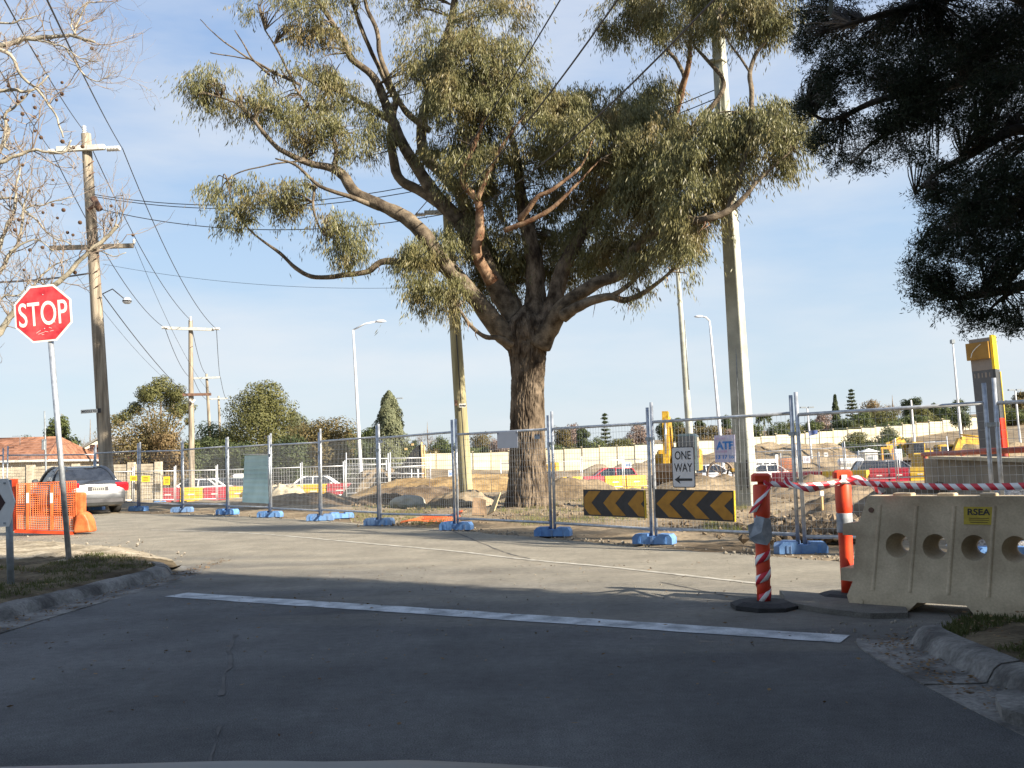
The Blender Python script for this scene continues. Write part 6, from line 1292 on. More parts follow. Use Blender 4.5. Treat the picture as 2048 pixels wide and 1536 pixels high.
# ------------------------------------------------------------------ pale noise wall: bay by bay
m_wall = M('pale cream wall panel', (.50, .465, .35), rough=.85, var=.10, scale=.7, col2=(.57, .53, .40), bump=.1, bscale=20)
m_wpost = M('cream wall pier', (.48, .42, .27), rough=.85, var=.08); m_joint = M('dark steel joint post', (.12, .11, .09), rough=.8)  # dark-coloured joint posts, with cream piers at intervals
wp = [(at(px, pt, Y), at(px, pb, Y)) for px, Y, pt, pb in WALL]
def wall_at(s):
    acc = 0
    for (t0, b0), (t1, b1) in zip(wp[:-1], wp[1:]):
        d = (b1.to_2d() - b0.to_2d()).length
        if s <= acc + d: f = (s - acc) / d; return t0.lerp(t1, f), b0.lerp(b1, f)
        acc += d
    return None
nw = thing('noise_wall', 'long pale cream panelled wall across the far side of the site', 'wall', (0, 0, 0)); s = 0; bays = 0
while True:
    q0, q1 = wall_at(s), wall_at(s + 2.38)
    if q0 is None or q1 is None: break
    (t0, b0), (t1, b1) = q0, q1; zt = (t0.z + t1.z) / 2 + rnd.uniform(-.03, .03); d = (b1 - b0).to_2d(); n_ = Vector((d.y, -d.x)).normalized(); mb = MB()
    zb = min(b0.z, b1.z) - .6; mid = (zt * .55 + min(b0.z, b1.z) * .45)
    a2, c2 = b0.to_2d() + d * .03, b1.to_2d() - d * .03
    for z0, z1, off in ((zb, mid - .012, 0), (mid + .012, zt, .012)):
        P = [(a2 + n_ * (.05 + off), z0), (c2 + n_ * (.05 + off), z0), (c2 - n_ * .05, z0), (a2 - n_ * .05, z0)]
        vs = [(p.x, p.y, z) for p, z in P] + [(p.x, p.y, z1) for p, _ in P]
        mb.add(vs, [(0, 1, 5, 4), (1, 2, 6, 5), (2, 3, 7, 6), (3, 0, 4, 7), (4, 5, 6, 7), (3, 2, 1, 0)])
    mb.build('wall_panel', m_wall, nw)
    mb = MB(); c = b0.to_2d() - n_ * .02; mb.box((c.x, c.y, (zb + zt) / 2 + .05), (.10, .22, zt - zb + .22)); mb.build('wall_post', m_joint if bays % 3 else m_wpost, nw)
    mb = MB(); mb.box((c.x, c.y - .0, zt + .20), (.24, .26, .10)); mb.build('post_cap', m_wpost, nw)
    s += 2.38; bays += 1

# ------------------------------------------------------------------ houses behind the left end
m_tile = M('orange roof tile', (.23, .10, .055), rough=.85, var=.25, scale=2.5, col2=(.33, .165, .10), fine=.2, bscale=6)
m_rend = M('cream house wall', (.56, .50, .38), rough=.9, var=.1); m_wht = M('white gable', (.72, .69, .58), rough=.8, var=.06); m_win = M('dark window glass', (.03, .035, .045), rough=.12, spec=.6)
m_fasc = M('pale gutter', (.60, .58, .52), rough=.6); m_brk = M('cream brick', (.44, .38, .28), rough=.9, var=.16, scale=3, col2=(.54, .48, .36), fine=.12, bscale=12)
def hip_house(name, label, px0, px1, Y, pr, pe, pbase, depth, ridge_in, mat=None, wall=None, rot=0.0):
    a, b = at(px0, pe, Y), at(px1, pe, Y); c = (a + b) / 2; W = (b - a).length; ze = a.z; zr = at((px0 + px1) / 2, pr, Y + depth / 2).z; zb = h(c.x, Y) - .3
    r = thing(name, label, 'house', (c.x, Y, zb), rotz=rot); w_ = W / 2; e = .45; z0, z1 = ze - zb, zr - zb
    mb = MB(); mb.box((0, depth / 2, z0 / 2 - .05), (W - 2 * e, depth - 2 * e, z0 - .1)); wl = mb.build('wall', wall or m_rend, r)
    x = w_ - ridge_in
    pts = [(-w_, 0, z0), (w_, 0, z0), (w_, depth, z0), (-w_, depth, z0), (-x, depth / 2, z1), (x, depth / 2, z1)]
    # tile courses as real steps
    mb = MB(); nc = 9
    def face(p, q, r1, r2):       # eave p->q, ridge r2<-r1
        for i in range(nc):
            f0, f1 = i / nc, (i + 1) / nc; P0, Q0 = Vector(p).lerp(Vector(r2), f0), Vector(q).lerp(Vector(r1), f0); P1, Q1 = Vector(p).lerp(Vector(r2), f1), Vector(q).lerp(Vector(r1), f1)
            up_ = Vector((0, 0, .05)); mb.add([P0 + up_, Q0 + up_, Q1 + Vector((0, 0, .005)), P1 + Vector((0, 0, .005)), P0, Q0], [(0, 1, 2, 3), (4, 5, 1, 0)])
    face(pts[0], pts[1], pts[5], pts[4]); face(pts[1], pts[2], pts[5], pts[5]); face(pts[2], pts[3], pts[4], pts[5]); face(pts[3], pts[0], pts[4], pts[4])
    mb.build('roof', mat or m_tile, r)
    mb = MB(); mb.tube([pts[4], pts[5]], .10, 6)
    for p, q in ((0, 4), (3, 4), (1, 5), (2, 5)): mb.tube([pts[p], pts[q]], .09, 6)
    mb.build('ridge_capping', mat or m_tile, r)
    mb = MB(); mb.box((0, -.06, z0 - .02), (W, .12, .13)); mb.box((-w_, depth / 2, z0 - .02), (.1, depth, .13)); mb.box((w_, depth / 2, z0 - .02), (.1, depth, .13)); mb.build('gutter', m_fasc, r)
    for x_ in np.arange(-w_ + 2, w_ - 1.5, 3.4):
        fm = MB(); fm.box((x_, e - .03, z0 * .58), (1.5, .08, 1.2)); fo = fm.build('window', m_fasc, r); g = MB(); g.box((x_, e - .075, z0 * .58), (1.3, .02, 1.02)); g.build('pane', m_win, fo)
    return r
ho = hip_house('tiled_house', 'largest orange tiled house at the far left with a TV aerial', -130, 92, 62, 879, 926, 1000, 9, 1.2)
hip_house('tiled_house', 'lower orange tiled house with hips left of the tallest wooden pole', 92, 190, 70, 893, 932, 1000, 8, 2.0)
hip_house('tiled_house', 'small orange tiled roof seen right of the tallest wooden pole', 226, 280, 82, 902, 926, 1000, 6, 1.0, mat=M('red roof tile', (.34, .09, .045), rough=.8, var=.2, scale=2.5, fine=.2, bscale=6))
mb = MB(); aer = at(40, 872, 64) ; tv = thing('tv_aerial', 'thin TV aerial on the largest tiled roof', 'aerial', at(40, 886, 64.2)); q = aer - at(40, 886, 64.2)
mb.tube([(0, 0, -.2), q], .02, 5); mb.build('mast', m_galvd, tv); mb = MB(); mb.tube([q - Vector((.5, 0, 0)), q + Vector((.4, 0, 0))], .015, 5)
for x in (-.45, -.3, -.15, 0, .15, .3): mb.tube([q + Vector((x, -.25, 0)), q + Vector((x, .25, 0))], .008, 4)
mb.build('rods', m_galvd, tv)
gh = thing('gabled_house', 'white gabled house peeping out left of the tallest wooden pole', 'house', (onray(190, 82), 82, h(onray(190, 82), 82))); z1 = at(190, 876, 82).z - gh.location.z; z0 = at(190, 902, 82).z - gh.location.z
mb = MB(); mb.prism([(-1.4, 0), (2.2, 0), (2.2, z0 + .2), (.6, z1), (-1.4, z0)], 0, 5); mb.build('wall', m_wht, gh); mb = MB(); mb.prism([(-1.8, z0 - .2), (.6, z1 + .05), (.6, z1 + .2), (-1.8, z0 - .02)], -.3, 5.3); mb.prism([(2.6, z0), (.6, z1 + .05), (.6, z1 + .2), (2.6, z0 + .18)], -.3, 5.3); mb.build('roof', M('grey roof', (.25, .24, .22), rough=.8), gh)
# cream brick boundary wall with courses
bwl = thing('brick_wall', 'low cream brick boundary wall behind the sedan', 'wall', (0, 0, 0)); YW = 56.5
x0, x1 = onray(-40, YW), onray(316, YW); zt = at(150, 931, YW).z; zb = h((x0 + x1) / 2, YW) - .3; nc = 14
for j in range(nc):
    hh = (zt - zb) / nc; mb = MB(); mb.box(((x0 + x1) / 2, YW + .1 + .006 * (j % 2), zb + hh * (j + .5)), (x1 - x0, .22, hh - .02)); mb.build('brick_course', m_brk, bwl)
mb = MB(); mb.box(((x0 + x1) / 2, YW + .12, (zb + zt) / 2 - .02), (x1 - x0 - .02, .17, zt - zb - .05)); mb.build('mortar_core', m_fasc, bwl)
for px in (-40, 60, 150, 262, 316):
    mb = MB(); x = onray(px, YW); mb.box((x, YW + .1, (zb + zt) / 2 + .05), (.36, .34, zt - zb + .1)); mb.build('pier', m_brk, bwl)
m_ysign = M('yellow warning sign', (.80, .58, .03), rough=.5, var=.08)
def ysign(lab, px0, px1, pt, pb, Y, tail=None):
    a = at(px0, pb, Y); b = at(px1, pt, Y); r = thing('warning_sign', lab, 'sign', a, group='small site signs'); w_, hh = b.x - a.x, b.z - a.z
    mb = MB(); mb.box((w_ / 2, 0, hh / 2), (w_, .02, hh)); mb.build('board', m_ysign, r); mb = MB()
    for k in range(3): mb.box((w_ * .5, -.012, hh * (.25 + .22 * k)), (w_ * .6, .004, hh * .09))
    mb.build('print', m_blk, r); return r
ysign('wide yellow warning sign on the cream brick wall left of the twin posts', 260, 276, 951, 962, 56.0); ysign('wide yellow and white warning sign on the cream brick wall right of the twin posts', 283, 300, 951, 964, 56.0); ysign('upright yellow warning sign on the far mesh fence beside the white sedan', 327, 340, 953, 970, 56.0)

# ------------------------------------------------------------------ far mesh fences
GF = 'far temporary mesh fence'
m_galw = M('bright galvanised tube', (.62, .64, .66), rough=.4, metal=.3, var=.08)
base = fence_panel('mesh_fence', 'mesh fence panel in the bright far row along the yellow and red barriers', Vector((0, 0)), Vector((2.5, 0)), 0, 0, GF, mats=(m_galw, m_galw), dx=.15, dz=.22, wr=.006, clamp=False)
def row(px0, px1, Y0, Y1, lab, first=None, n=None):
    a, b = Vector((onray(px0, Y0), Y0)), Vector((onray(px1, Y1), Y1)); Ln = (b - a).length; n = n or max(1, round(Ln / 2.5)); o = []
    for i in range(n):
        p, q = a.lerp(b, i / n), a.lerp(b, (i + 1) / n); za, zb = h(p.x, p.y) + .02, h(q.x, q.y) + .02; u_ = (q - p).normalized()
        l_ = (ORD[i] + ' ' + lab + ', from the left') if isinstance(lab, str) else lab[i]
        r = first if (first and i == 0) else dup(base, label=l_); r['label'] = l_
        r.location = (p.x + u_.x * .05, p.y + u_.y * .05, za); r.rotation_euler = (0, -math.atan2(zb - za, Ln / n), math.atan2(u_.y, u_.x)); r.scale = ((Ln / n - .1) / 2.4, 1, 1); o.append(r)
    return o
row(20, 862, 57, 55, 'mesh panel of the bright far fence along the barriers', base)
row(690, 862, 47, 49, ['left low mesh fence panel before the dark screen', 'second low mesh fence panel before the dark screen', 'right low mesh fence panel before the dark screen'], n=2)
row(1000, 1330, 62, 60, 'mesh panel of the far fence before the red hatchback')
row(1500, 1900, 52, 47, 'mesh panel of the far fence before the white tank')
row(1560, 1800, 64, 60, 'mesh panel of the rear fence near the white tank')
for i, px in enumerate((408, 330, 420, 300, 360)):
    pass
for i, (px, Y) in enumerate(((322, 56.2), (410, 56))): 
    x = onray(px, Y); foot(x, Y - .15, h(x, Y) + .02, 0, ('small blue fence foot under the far fence left of the white sedan', 'small blue fence foot under the far fence below the white sedan')[i])
m_wgate = M('white gate tube', (.78, .78, .76), rough=.4)
def small_sign(lab, px0, px1, pt, pb, Y, mat, bars=None):
    a = at(px0, pb, Y); b = at(px1, pt, Y); r = thing('site_sign', lab, 'sign', a, group='small site signs'); w_, hh = b.x - a.x, b.z - a.z
    mb = MB(); mb.box((w_ / 2, 0, hh / 2), (w_, .02, hh)); mb.build('board', mat, r)
    if bars: mb = MB(); [mb.box((w_ * (.25 + .25 * k), -.013, hh * .5), (w_ * .14, .004, hh * (.5 if k != 1 else .35))) for k in range(3)]; mb.build('print', bars, r)
    return r
small_sign('white hire sign on the far fence above the red hatchback', 1249, 1263, 924, 936, 60.5, m_whitep, m_lblue); small_sign('white square sign on the mesh fence left of the dark screen', 733, 743, 957, 967, 54, m_whitep, m_blk); small_sign('pale mauve sign just right of the twin fence posts', 1606, 1620, 912, 926, 46.5, M('pale mauve board', (.58, .56, .62), rough=.5), M('grey print', (.3, .3, .36), rough=.6))
small_sign('tiny white sign right of the thick concrete pole', 1551, 1556, 909, 919, 50, m_whitep); small_sign('small blue and white sign above the orange clay bank', 897, 906, 940, 955, 58, m_whitep, m_lblue); small_sign('small white sign with dark frame near the tank', 1648, 1656, 905, 913, 62, m_whitep, m_blk)

# ------------------------------------------------------------------ yellow and red plastic barriers
m_ypl = M('yellow barrier plastic', (.78, .48, .012), rough=.5, var=.12, scale=5); m_rpl = M('red barrier plastic', (.42, .02, .045), rough=.5, var=.15, scale=5)
OBJRAND(m_ypl, (.45, .33, .08), .6); OBJRAND(m_rpl, (.34, .10, .09), .6)
prof = [(-.22, 0), (.22, 0), (.22, .16), (.17, .22), (.17, .34), (.145, .37), (.145, .40), (.17, .43), (.17, .56), (.14, .60), (.14, .64), (.16, .68), (.15, .86), (.11, .90), (-.11, .90), (-.15, .86), (-.16, .68), (-.14, .64), (-.14, .60), (-.17, .56), (-.17, .43), (-.145, .40), (-.145, .37), (-.17, .34), (-.17, .22), (-.22, .16)]
def mkbar(mat, lab):
    r = thing('plastic_barrier', lab, 'barrier', group='row of red and yellow plastic barriers'); mb = MB(); N = len(prof)
    vs = [(-.86, y, z) for y, z in prof] + [(.86, y, z) for y, z in prof]
    mb.add(vs, [tuple(range(N)), tuple(range(2 * N - 1, N - 1, -1))] + [(i, i + N, (i + 1) % N + N, (i + 1) % N) for i in range(N)]); mb.build('shell', mat, r)
    mb = MB()
    for s in (-1, 1): mb.box((s * .90, 0, .38), (.10, .12, .36))
    mb.build('hinge_lug', mat, r); mb = MB()
    for s in (-.45, .45): mb.box((s, -.222, .08), (.26, .012, .10))
    mb.build('forklift_slot', m_blk, r); mb = MB(); mb.box((0, -.174, .5), (.5, .006, .07)); mb.build('pale_print', m_cream, r); return r
proto = {'y': mkbar(m_ypl, ''), 'r': mkbar(m_rpl, '')}; usedp = set(); NB = {'y': 0, 'r': 0}
def bar_row(px0, px1, Y0, Y1, seq, where):
    a, b = Vector((onray(px0, Y0), Y0)), Vector((onray(px1, Y1), Y1)); d = (b - a).normalized(); n = len(seq); cnt = {'y': 0, 'r': 0}
    for i, c in enumerate(seq):
        p = a.lerp(b, (i + .5) / n); cnt[c] += 1
        tot = seq.count(c); pos_ = '' if tot == 1 else ORD[cnt[c] - 1] + ' from the left of the '
        cn_ = 'yellow' if c == 'y' else 'red'; lab = (ORD[cnt[c] - 1] + ' ' if tot > 1 else 'only ') + cn_ + ' plastic barrier ' + where + (', counted from the left' if tot > 1 else '')
        if c not in usedp: r = proto[c]; usedp.add(c); r['label'] = lab
        else: r = dup(proto[c], label=lab)
        r.location = (p.x, p.y, h(p.x, p.y)); r.rotation_euler = (0, 0, math.atan2(d.y, d.x) + rnd.uniform(-.05, .05))
        r.scale = (min(1.25, (b - a).length / n / 1.84), 1, 1)
bar_row(268, 500, 60, 60, 'yryry', 'left of the mint sheet')
bar_row(500, 760, 59.5, 58, 'yyyry', 'right of the mint sheet')
bar_row(1120, 1290, 64, 66, 'yryy', 'around the red hatchback')
bar_row(1335, 1420, 62, 63, 'yy', 'behind the ONE WAY sign')
bar_row(1600, 1735, 64, 60, 'ryy', 'left of the second bollard')
bar_row(1735, 1858, 57, 56, 'rry', 'in front of the dark wagon')
bar_row(1540, 1600, 66, 65, 'r', 'right of the thick concrete pole')

# ------------------------------------------------------------------ cars
m_glass = M('dark car glass', (.025, .03, .04), rough=.08, spec=.8, var=.2); m_tyre = M('tyre rubber', (.02, .02, .02), rough=.85, var=.2); m_rim = M('alloy rim', (.45, .46, .48), rough=.35, metal=.7, var=.1)
m_tail = M('red tail light', (.50, .01, .015), rough=.2, var=.1, coat=.5); m_head = M('clear headlight', (.62, .64, .66), rough=.15, var=.05); m_chr = M('bumper trim', (.05, .05, .055), rough=.5)
def paint(name, c, metal=.0): return M(name, c, rough=.32, metal=metal, var=.05, coat=.6)
def car(lab, mat, loc, rz, kind='sedan', grp=None, plate=True):
    r = thing('parked_car' if grp else 'silver_sedan', lab, 'car', loc, rotz=rz, group=grp); Lh = 2.38 if kind != 'hatch' else 2.05
    tail = .98 if kind == 'sedan' else .95
    st = [(-Lh, .34, .62, .66), (-Lh + .05, .27, .86, .80), (-Lh + .28, .22, tail, .86), (-Lh + .75, .20, tail + .01, .885), (-.9, .19, .96, .895), (0, .18, .95, .895), (.75, .19, .94, .89), (1.2, .2, .90, .88), (Lh - .45, .22, .80, .84), (Lh - .12, .26, .70, .74), (Lh, .34, .56, .60)]
    mb = MB(); vs = []
    for x, zb, zt, hw in st:
        ring = [(-hw * .86, zb), (-hw * .98, zb + .09), (-hw, zb + (zt - zb) * .45), (-hw * .985, zb + (zt - zb) * .72), (-hw * .93, zt - .05), (-hw * .80, zt), (-hw * .4, zt + .018)]
        ring = ring + [(-y, z) for y, z in ring[::-1]]; vs += [(x, y, z) for y, z in ring]
    k = 14; n = len(st); fs = [(i * k + j, i * k + (j + 1) % k, (i + 1) * k + (j + 1) % k, (i + 1) * k + j) for i in range(n - 1) for j in range(k)] + [tuple(range(k - 1, -1, -1)), tuple((n - 1) * k + j for j in range(k))]
    mb.add(vs, fs, True); mb.build('body', mat, r, sharp=42)
    if kind == 'sedan': gb = [(-1.60, .975, .73), (1.12, .91, .77)]; gt = [(-.86, 1.41, .50), (.22, 1.43, .54)]
    elif kind == 'wagon': gb = [(-2.2, .95, .78), (1.12, .90, .80)]; gt = [(-1.85, 1.44, .60), (.22, 1.46, .60)]
    else: gb = [(-1.85, .94, .78), (1.15, .88, .80)]; gt = [(-1.45, 1.44, .56), (.20, 1.46, .58)]
    (x0, z0, w0), (x1, z1, w1) = gb; (x2, z2, w2), (x3, z3, w3) = gt
    NM = 7; rows = []
    for f in np.linspace(0, 1, NM):          # curved greenhouse
        e = f ** 1.0; bow = math.sin(f * math.pi / 2)
        rows.append((x0 + (x2 - x0) * (f ** .85), x1 + (x3 - x1) * (f ** .85), z0 - .02 + (z2 - z0) * bow, z1 - .02 + (z3 - z1) * bow, w0 + (w2 - w0) * f ** 1.5, w1 + (w3 - w1) * f ** 1.5))
    mb = MB(); vs = []
    for xa, xb, za, zb_, wa, wb_ in rows: vs += [(xa, -wa, za), (xa, wa, za), (xb, wb_, zb_), (xb, -wb_, zb_)]
    fs = [(i * 4 + j, i * 4 + (j + 1) % 4, (i + 1) * 4 + (j + 1) % 4, (i + 1) * 4 + j) for i in range(NM - 1) for j in range(4)] + [((NM - 1) * 4 + 3, (NM - 1) * 4 + 2, (NM - 1) * 4 + 1, (NM - 1) * 4)]
    mb.add(vs, fs); mb.build('windows', m_glass, r)
    mb = MB(); q = []
    for s in (-1, 1):
        for xs in (0, 1):
            pts = [(rw[xs], s * (rw[4 + xs] + .012), rw[2 + xs] + .004) for rw in rows]; mb.tube(pts, .045 if xs else .06, 5)
        xm = -.38; pts = [(xm, s * (rw[4] * .5 + rw[5] * .5 + .012), rw[2] * .5 + rw[3] * .5) for rw in rows]; mb.tube(pts, .035, 5)
        mb.tube([(rows[-1][0] - .02, s * w2, rows[-1][2] - .01), (rows[-1][1], s * w3, rows[-1][3] - .01)], .05, 5); mb.tube([(x0, s * (w0 + .02), z0 - .01), (x1, s * (w1 + .02), z1 - .01)], .03, 5)
    mb.build('pillars', mat, r)
    mb = MB(); a = rows[-1]; mb.add([(a[0] - .05, -a[4], a[2]), (a[0] - .05, a[4], a[2]), (a[1] + .03, a[5], a[3]), (a[1] + .03, -a[5], a[3]), (a[0] + .25, -a[4] * .8, a[2] + .035), (a[0] + .25, a[4] * .8, a[2] + .035), (a[1] - .25, a[5] * .8, a[3] + .03), (a[1] - .25, -a[5] * .8, a[3] + .03)], [(0, 1, 5, 4), (1, 2, 6, 5), (2, 3, 7, 6), (3, 0, 4, 7), (4, 5, 6, 7), (3, 2, 1, 0)], True); mb.build('roof', mat, r, sharp=50)
    for x in (-1.36, 1.36) if kind != 'hatch' else (-1.26, 1.26):
        for s in (-1, 1):
            mb = MB(); mb.tube([(x, s * .69, .315), (x, s * .905, .315)], .315, 20); wh = mb.build('wheel', m_tyre, r)
            mb = MB(); mb.tube([(x, s * .88, .315), (x, s * .915, .315)], .205, 14); mb.build('rim', m_rim, wh)
    for s in (-1, 1):
        xr = -Lh + .10; zt = tail - .10
        mb = MB(); mb.prism([(xr - .055, zt - .20), (xr + .30, zt - .10), (xr + .36, zt + .06), (xr + .02, zt + .05), (xr - .07, zt - .02)], s * .52, s * .875); mb.build('tail_light', m_tail, r)
        mb = MB(); mb.prism([(Lh - .5, .62), (Lh - .14, .56), (Lh - .16, .66), (Lh - .42, .74)], s * .48, s * .80); mb.build('headlight', m_head, r)
        mb = MB(); mb.cbox((.78, s * .98, 1.0), (.12, .18, .12), .03); mb.build('mirror', mat, r)
    mb = MB(); mb.box((-Lh + .02, 0, .40), (.06, 1.42, .10)); mb.box((Lh - .03, 0, .42), (.06, 1.1, .12)); mb.build('bumper_trim', m_chr, r)
    if plate:
        mb = MB(); mb.box((-Lh + .035, 0, .745), (.05, .60, .17)); mb.build('plate_recess', m_chr, r)
        mb = MB(); mb.box((-Lh + .008, 0, .745), (.02, .37, .11)); pl_ = mb.build('number_plate', M('number plate', (.30, .30, .28), rough=.5), r)
        mb = MB()
        for q in range(6): mb.box((-Lh - .003, -.14 + q * .056, .745), (.006, .03, .06))
        mb.build('plate_print', m_blk, pl_)
        mb = MB(); mb.box((-Lh + .03, 0, .635), (.05, 1.45, .014)); mb.box((-Lh + .12, 0, .90), (.03, 1.1, .03)); mb.build('boot_line', m_chr, r)
    return r
cs = gnd(208, 1041, -.0); Yc = 30.0; x = onray(185, Yc)
sed = car('silver sedan with red tail lights driving away at the left', paint('silver car paint', (.15, .157, .165), .85), (x - 1.15, Yc + 1.45, .01), R(129), 'sedan')
GC = 'cars on the street beyond the barriers'
def pcar(lab, mat, px, Y, rz, kind): x = onray(px, Y); return car(lab, mat, (x, Y, h(x, Y) + .0), rz, kind, GC)
wpaint = paint('white car paint', (.74, .74, .72)); rpaint = paint('red car paint', (.48, .025, .035)); spaint = paint('pale silver car paint', (.56, .59, .63), .2); dpaint = paint('dark grey car paint', (.10, .11, .13), .3); gpaint = paint('grey blue car paint', (.20, .24, .25), .2)
pcar('white sedan behind the red and yellow barriers left of the mint sheet', wpaint, 392, 64, R(178), 'sedan')
pcar('grey car just left of the mint sheet', gpaint, 452, 66, R(175), 'wagon')
pcar('white sedan right of the mint sheet', wpaint, 640, 63, R(4), 'sedan')
pcar('red hatchback behind the barriers right of the gum trunk', rpaint, 1217, 71, R(182), 'hatch')
pcar('silver sedan right of the ONE WAY sign', spaint, 1418, 62, R(1), 'sedan')
pcar('white and blue car right of the thick concrete pole', wpaint, 1536, 70, R(5), 'sedan')
pcar('dark grey wagon behind the red barriers by the brown wall', dpaint, 1780, 62, R(-4), 'wagon')
# white ute canopy / van
def van(lab, px0, px1, pt, Y, mat):
    a = onray(px0, Y); b = onray(px1, Y); z0 = h((a + b) / 2, Y); zt = at(px0, pt, Y).z; W = b - a; r = thing('parked_van', lab, 'van', (a, Y, z0), group=GC); Hh = zt - z0
    mb = MB(); mb.cbox((W / 2, .9, Hh / 2 + .2), (W, 1.8, Hh - .4), .12); mb.build('body', mat, r)
    for x in (W * .2, W * .8): mb = MB(); mb.tube([(x, -.02, .33), (x, .2, .33)], .33, 16); wh = mb.build('wheel', m_tyre, r)
    for k in range(3): mb = MB(); mb.box((W * (.2 + .3 * k), -.006, Hh * .70), (W * .22, .02, Hh * .25)); mb.build('window', m_glass, r)
    return r
van('white van behind the barriers left of the mint sheet', 463, 500, 948, 74, wpaint); van('white boxy van right of the thick concrete pole', 1508, 1556, 919, 80, wpaint)

# ------------------------------------------------------------------ excavators
m_yel = M('digger yellow', (.42, .24, .02), rough=.5, var=.25, scale=3, col2=(.58, .36, .035), fine=.2, bscale=12); m_steel = M('worn steel', (.16, .12, .09), rough=.6, metal=.4, var=.3); m_chromeb = M('hydraulic rod', (.6, .6, .6), rough=.2, metal=.9)
def beam(mb, p, q, w_, d0, d1):     # tapered box beam in the xz plane of the machine
    p, q = Vector(p), Vector(q); d = (q - p).normalized(); n_ = Vector((-d.z, 0, d.x)); vs = []
    for c, t in ((p, d0), (q, d1)):
        for s in (-1, 1):
            for y in (-1, 1): vs.append(c + n_ * t / 2 * s + Vector((0, y * w_ / 2, 0)))
    mb.add(vs, [(0, 1, 3, 2), (4, 6, 7, 5), (0, 4, 5, 1), (2, 3, 7, 6), (0, 2, 6, 4), (1, 5, 7, 3)])
def digger(lab, loc, rz, boom, s=1.0, cabm=None):
    cabm = cabm or m_yel
    r = thing('excavator', lab, 'digger', loc, rotz=rz, group='yellow diggers on the site'); r.scale = (s,) * 3
    for y in (-.85, .85):
        mb = MB(); P = [(1.55 * math.cos(t) * (1 if abs(math.cos(t)) < .7 else 1), .38 + .38 * math.sin(t)) for t in np.linspace(0, 2 * math.pi, 20, endpoint=False)]
        P = [(-1.35, 0), (1.35, 0), (1.6, .15), (1.72, .4), (1.6, .65), (1.35, .8), (-1.35, .8), (-1.6, .65), (-1.72, .4), (-1.6, .15)]; mb.prism(P, y - .25, y + .25); tk = mb.build('track', m_steel, r)
        for k in range(12): m2 = MB(); x = -1.4 + k * .255; m2.box((x, y, .82), (.13, .5, .05)); m2.build('track_pad', m_steel, tk)
        for k in range(5): m2 = MB(); x = -1.2 + k * .6; m2.tube([(x, y - .28, .38), (x, y + .28, .38)], .2, 10); m2.build('roller', m_chr, tk)
    mb = MB(); mb.tube([(0, 0, .6), (0, 0, 1.0)], .6, 14); mb.build('slew_ring', m_chr, r)
    mb = MB(); mb.cbox((-.75, 0, 1.42), (2.5, 2.2, .85), .12); mb.cbox((-1.5, 0, 1.9), (1.0, 2.2, .3), .1); mb.build('engine_house', m_yel, r)
    mb = MB(); mb.cbox((.75, .62, 1.9), (1.5, .95, 1.75), .12); cb = mb.build('cab', cabm, r)
    for (c, d) in (((1.507, .62, 2.1), (.02, .8, 1.1)), ((.78, 1.103, 2.1), (1.2, .02, 1.0)), ((.78, .137, 2.1), (1.2, .02, 1.0)), ((-.005, .62, 2.2), (.02, .75, .7))): m2 = MB(); m2.box(c, d); m2.build('cab_window', m_glass, cb)
    mb = MB(); mb.tube([(-1.2, -.6, 2.0), (-1.2, -.6, 2.55)], .06, 8); mb.build('exhaust', m_steel, r)
    p0, p1, p2, p3 = [Vector((x, -.2, z)) for x, z in boom]
    mb = MB(); beam(mb, p0, p1, .36, .42, .58); beam(mb, p1, p2, .34, .58, .36); mb.build('boom', m_yel, r)
    mb = MB(); beam(mb, p2 + (p2 - p3).normalized() * .5, p3, .28, .46, .26); mb.build('stick', m_yel, r)
    cyl = MB(); cyl.tube([p0 + Vector((.45, .0, -.1)), p0.lerp(p1, .75) + Vector((.22, 0, -.15))], .08, 8); cyl.tube([p1 + Vector((0, 0, .42)), p2 + Vector((-.05, 0, .42))], .07, 8); cyl.build('hydraulic_ram', m_yel, r)
    rod = MB(); rod.tube([p0.lerp(p1, .6) + Vector((.2, 0, -.2)), p1 + Vector((.05, 0, -.2))], .045, 8); rod.tube([p2 + Vector((.1, 0, .4)), p3.lerp(p2, .25) + Vector((.3, 0, 0))], .05, 8); rod.build('ram_rod', m_chromeb, r)
    d = (p3 - p2).normalized(); bk = MB(); bx, bz = p3.x, p3.z
    P = [(bx - .1, bz + .05), (bx + .25, bz + .05), (bx + .15, bz - .35), (bx - .2, bz - .75), (bx - .75, bz - .85), (bx - .98, bz - .62), (bx - .9, bz - .6), (bx - .6, bz - .7), (bx - .3, bz - .55), (bx - .15, bz - .2)]
    bk.prism(P, -.75, .35); b_ = bk.build('bucket', m_steel, r)
    for k in range(5): m2 = MB(); y = -.7 + k * .25; m2.prism([(bx - 1.15, bz - .42), (bx - .9, bz - .62), (bx - .85, bz - .52)], y, y + .09); m2.build('tooth', m_steel, b_)
    return r
x = onray(1335, 43); digger('yellow excavator with its upright arm facing the camera, left of the ONE WAY sign', (x + .75, 45.2, h(x, 44) - .15), R(-105), [(.8, 1.5), (1.9, 3.3), (2.5, 3.3), (2.75, 1.35)], .92, M('dark teal cab', (.03, .05, .06), rough=.4))
x = onray(1935, 62); digger('largest far yellow excavator behind the brown concrete wall', (x, 66, h(x, 66) + .1), R(8), [(.8, 1.5), (1.7, 3.1), (5.2, 2.7), (5.8, 1.1)], .82)
x = onray(1880, 80); digger('yellow excavator with a folded arm, left of the largest far one', (x, 84, h(x, 84) + .2), R(190), [(.8, 1.5), (2.0, 2.9), (3.4, 2.3), (2.9, .9)], .8)
x = onray(1085, 105); digger('tiny yellow digger far off just right of the gum trunk', (x, 105, h(x, 105)), R(170), [(.8, 1.5), (1.8, 2.8), (3.4, 2.2), (3.5, .8)], .8)
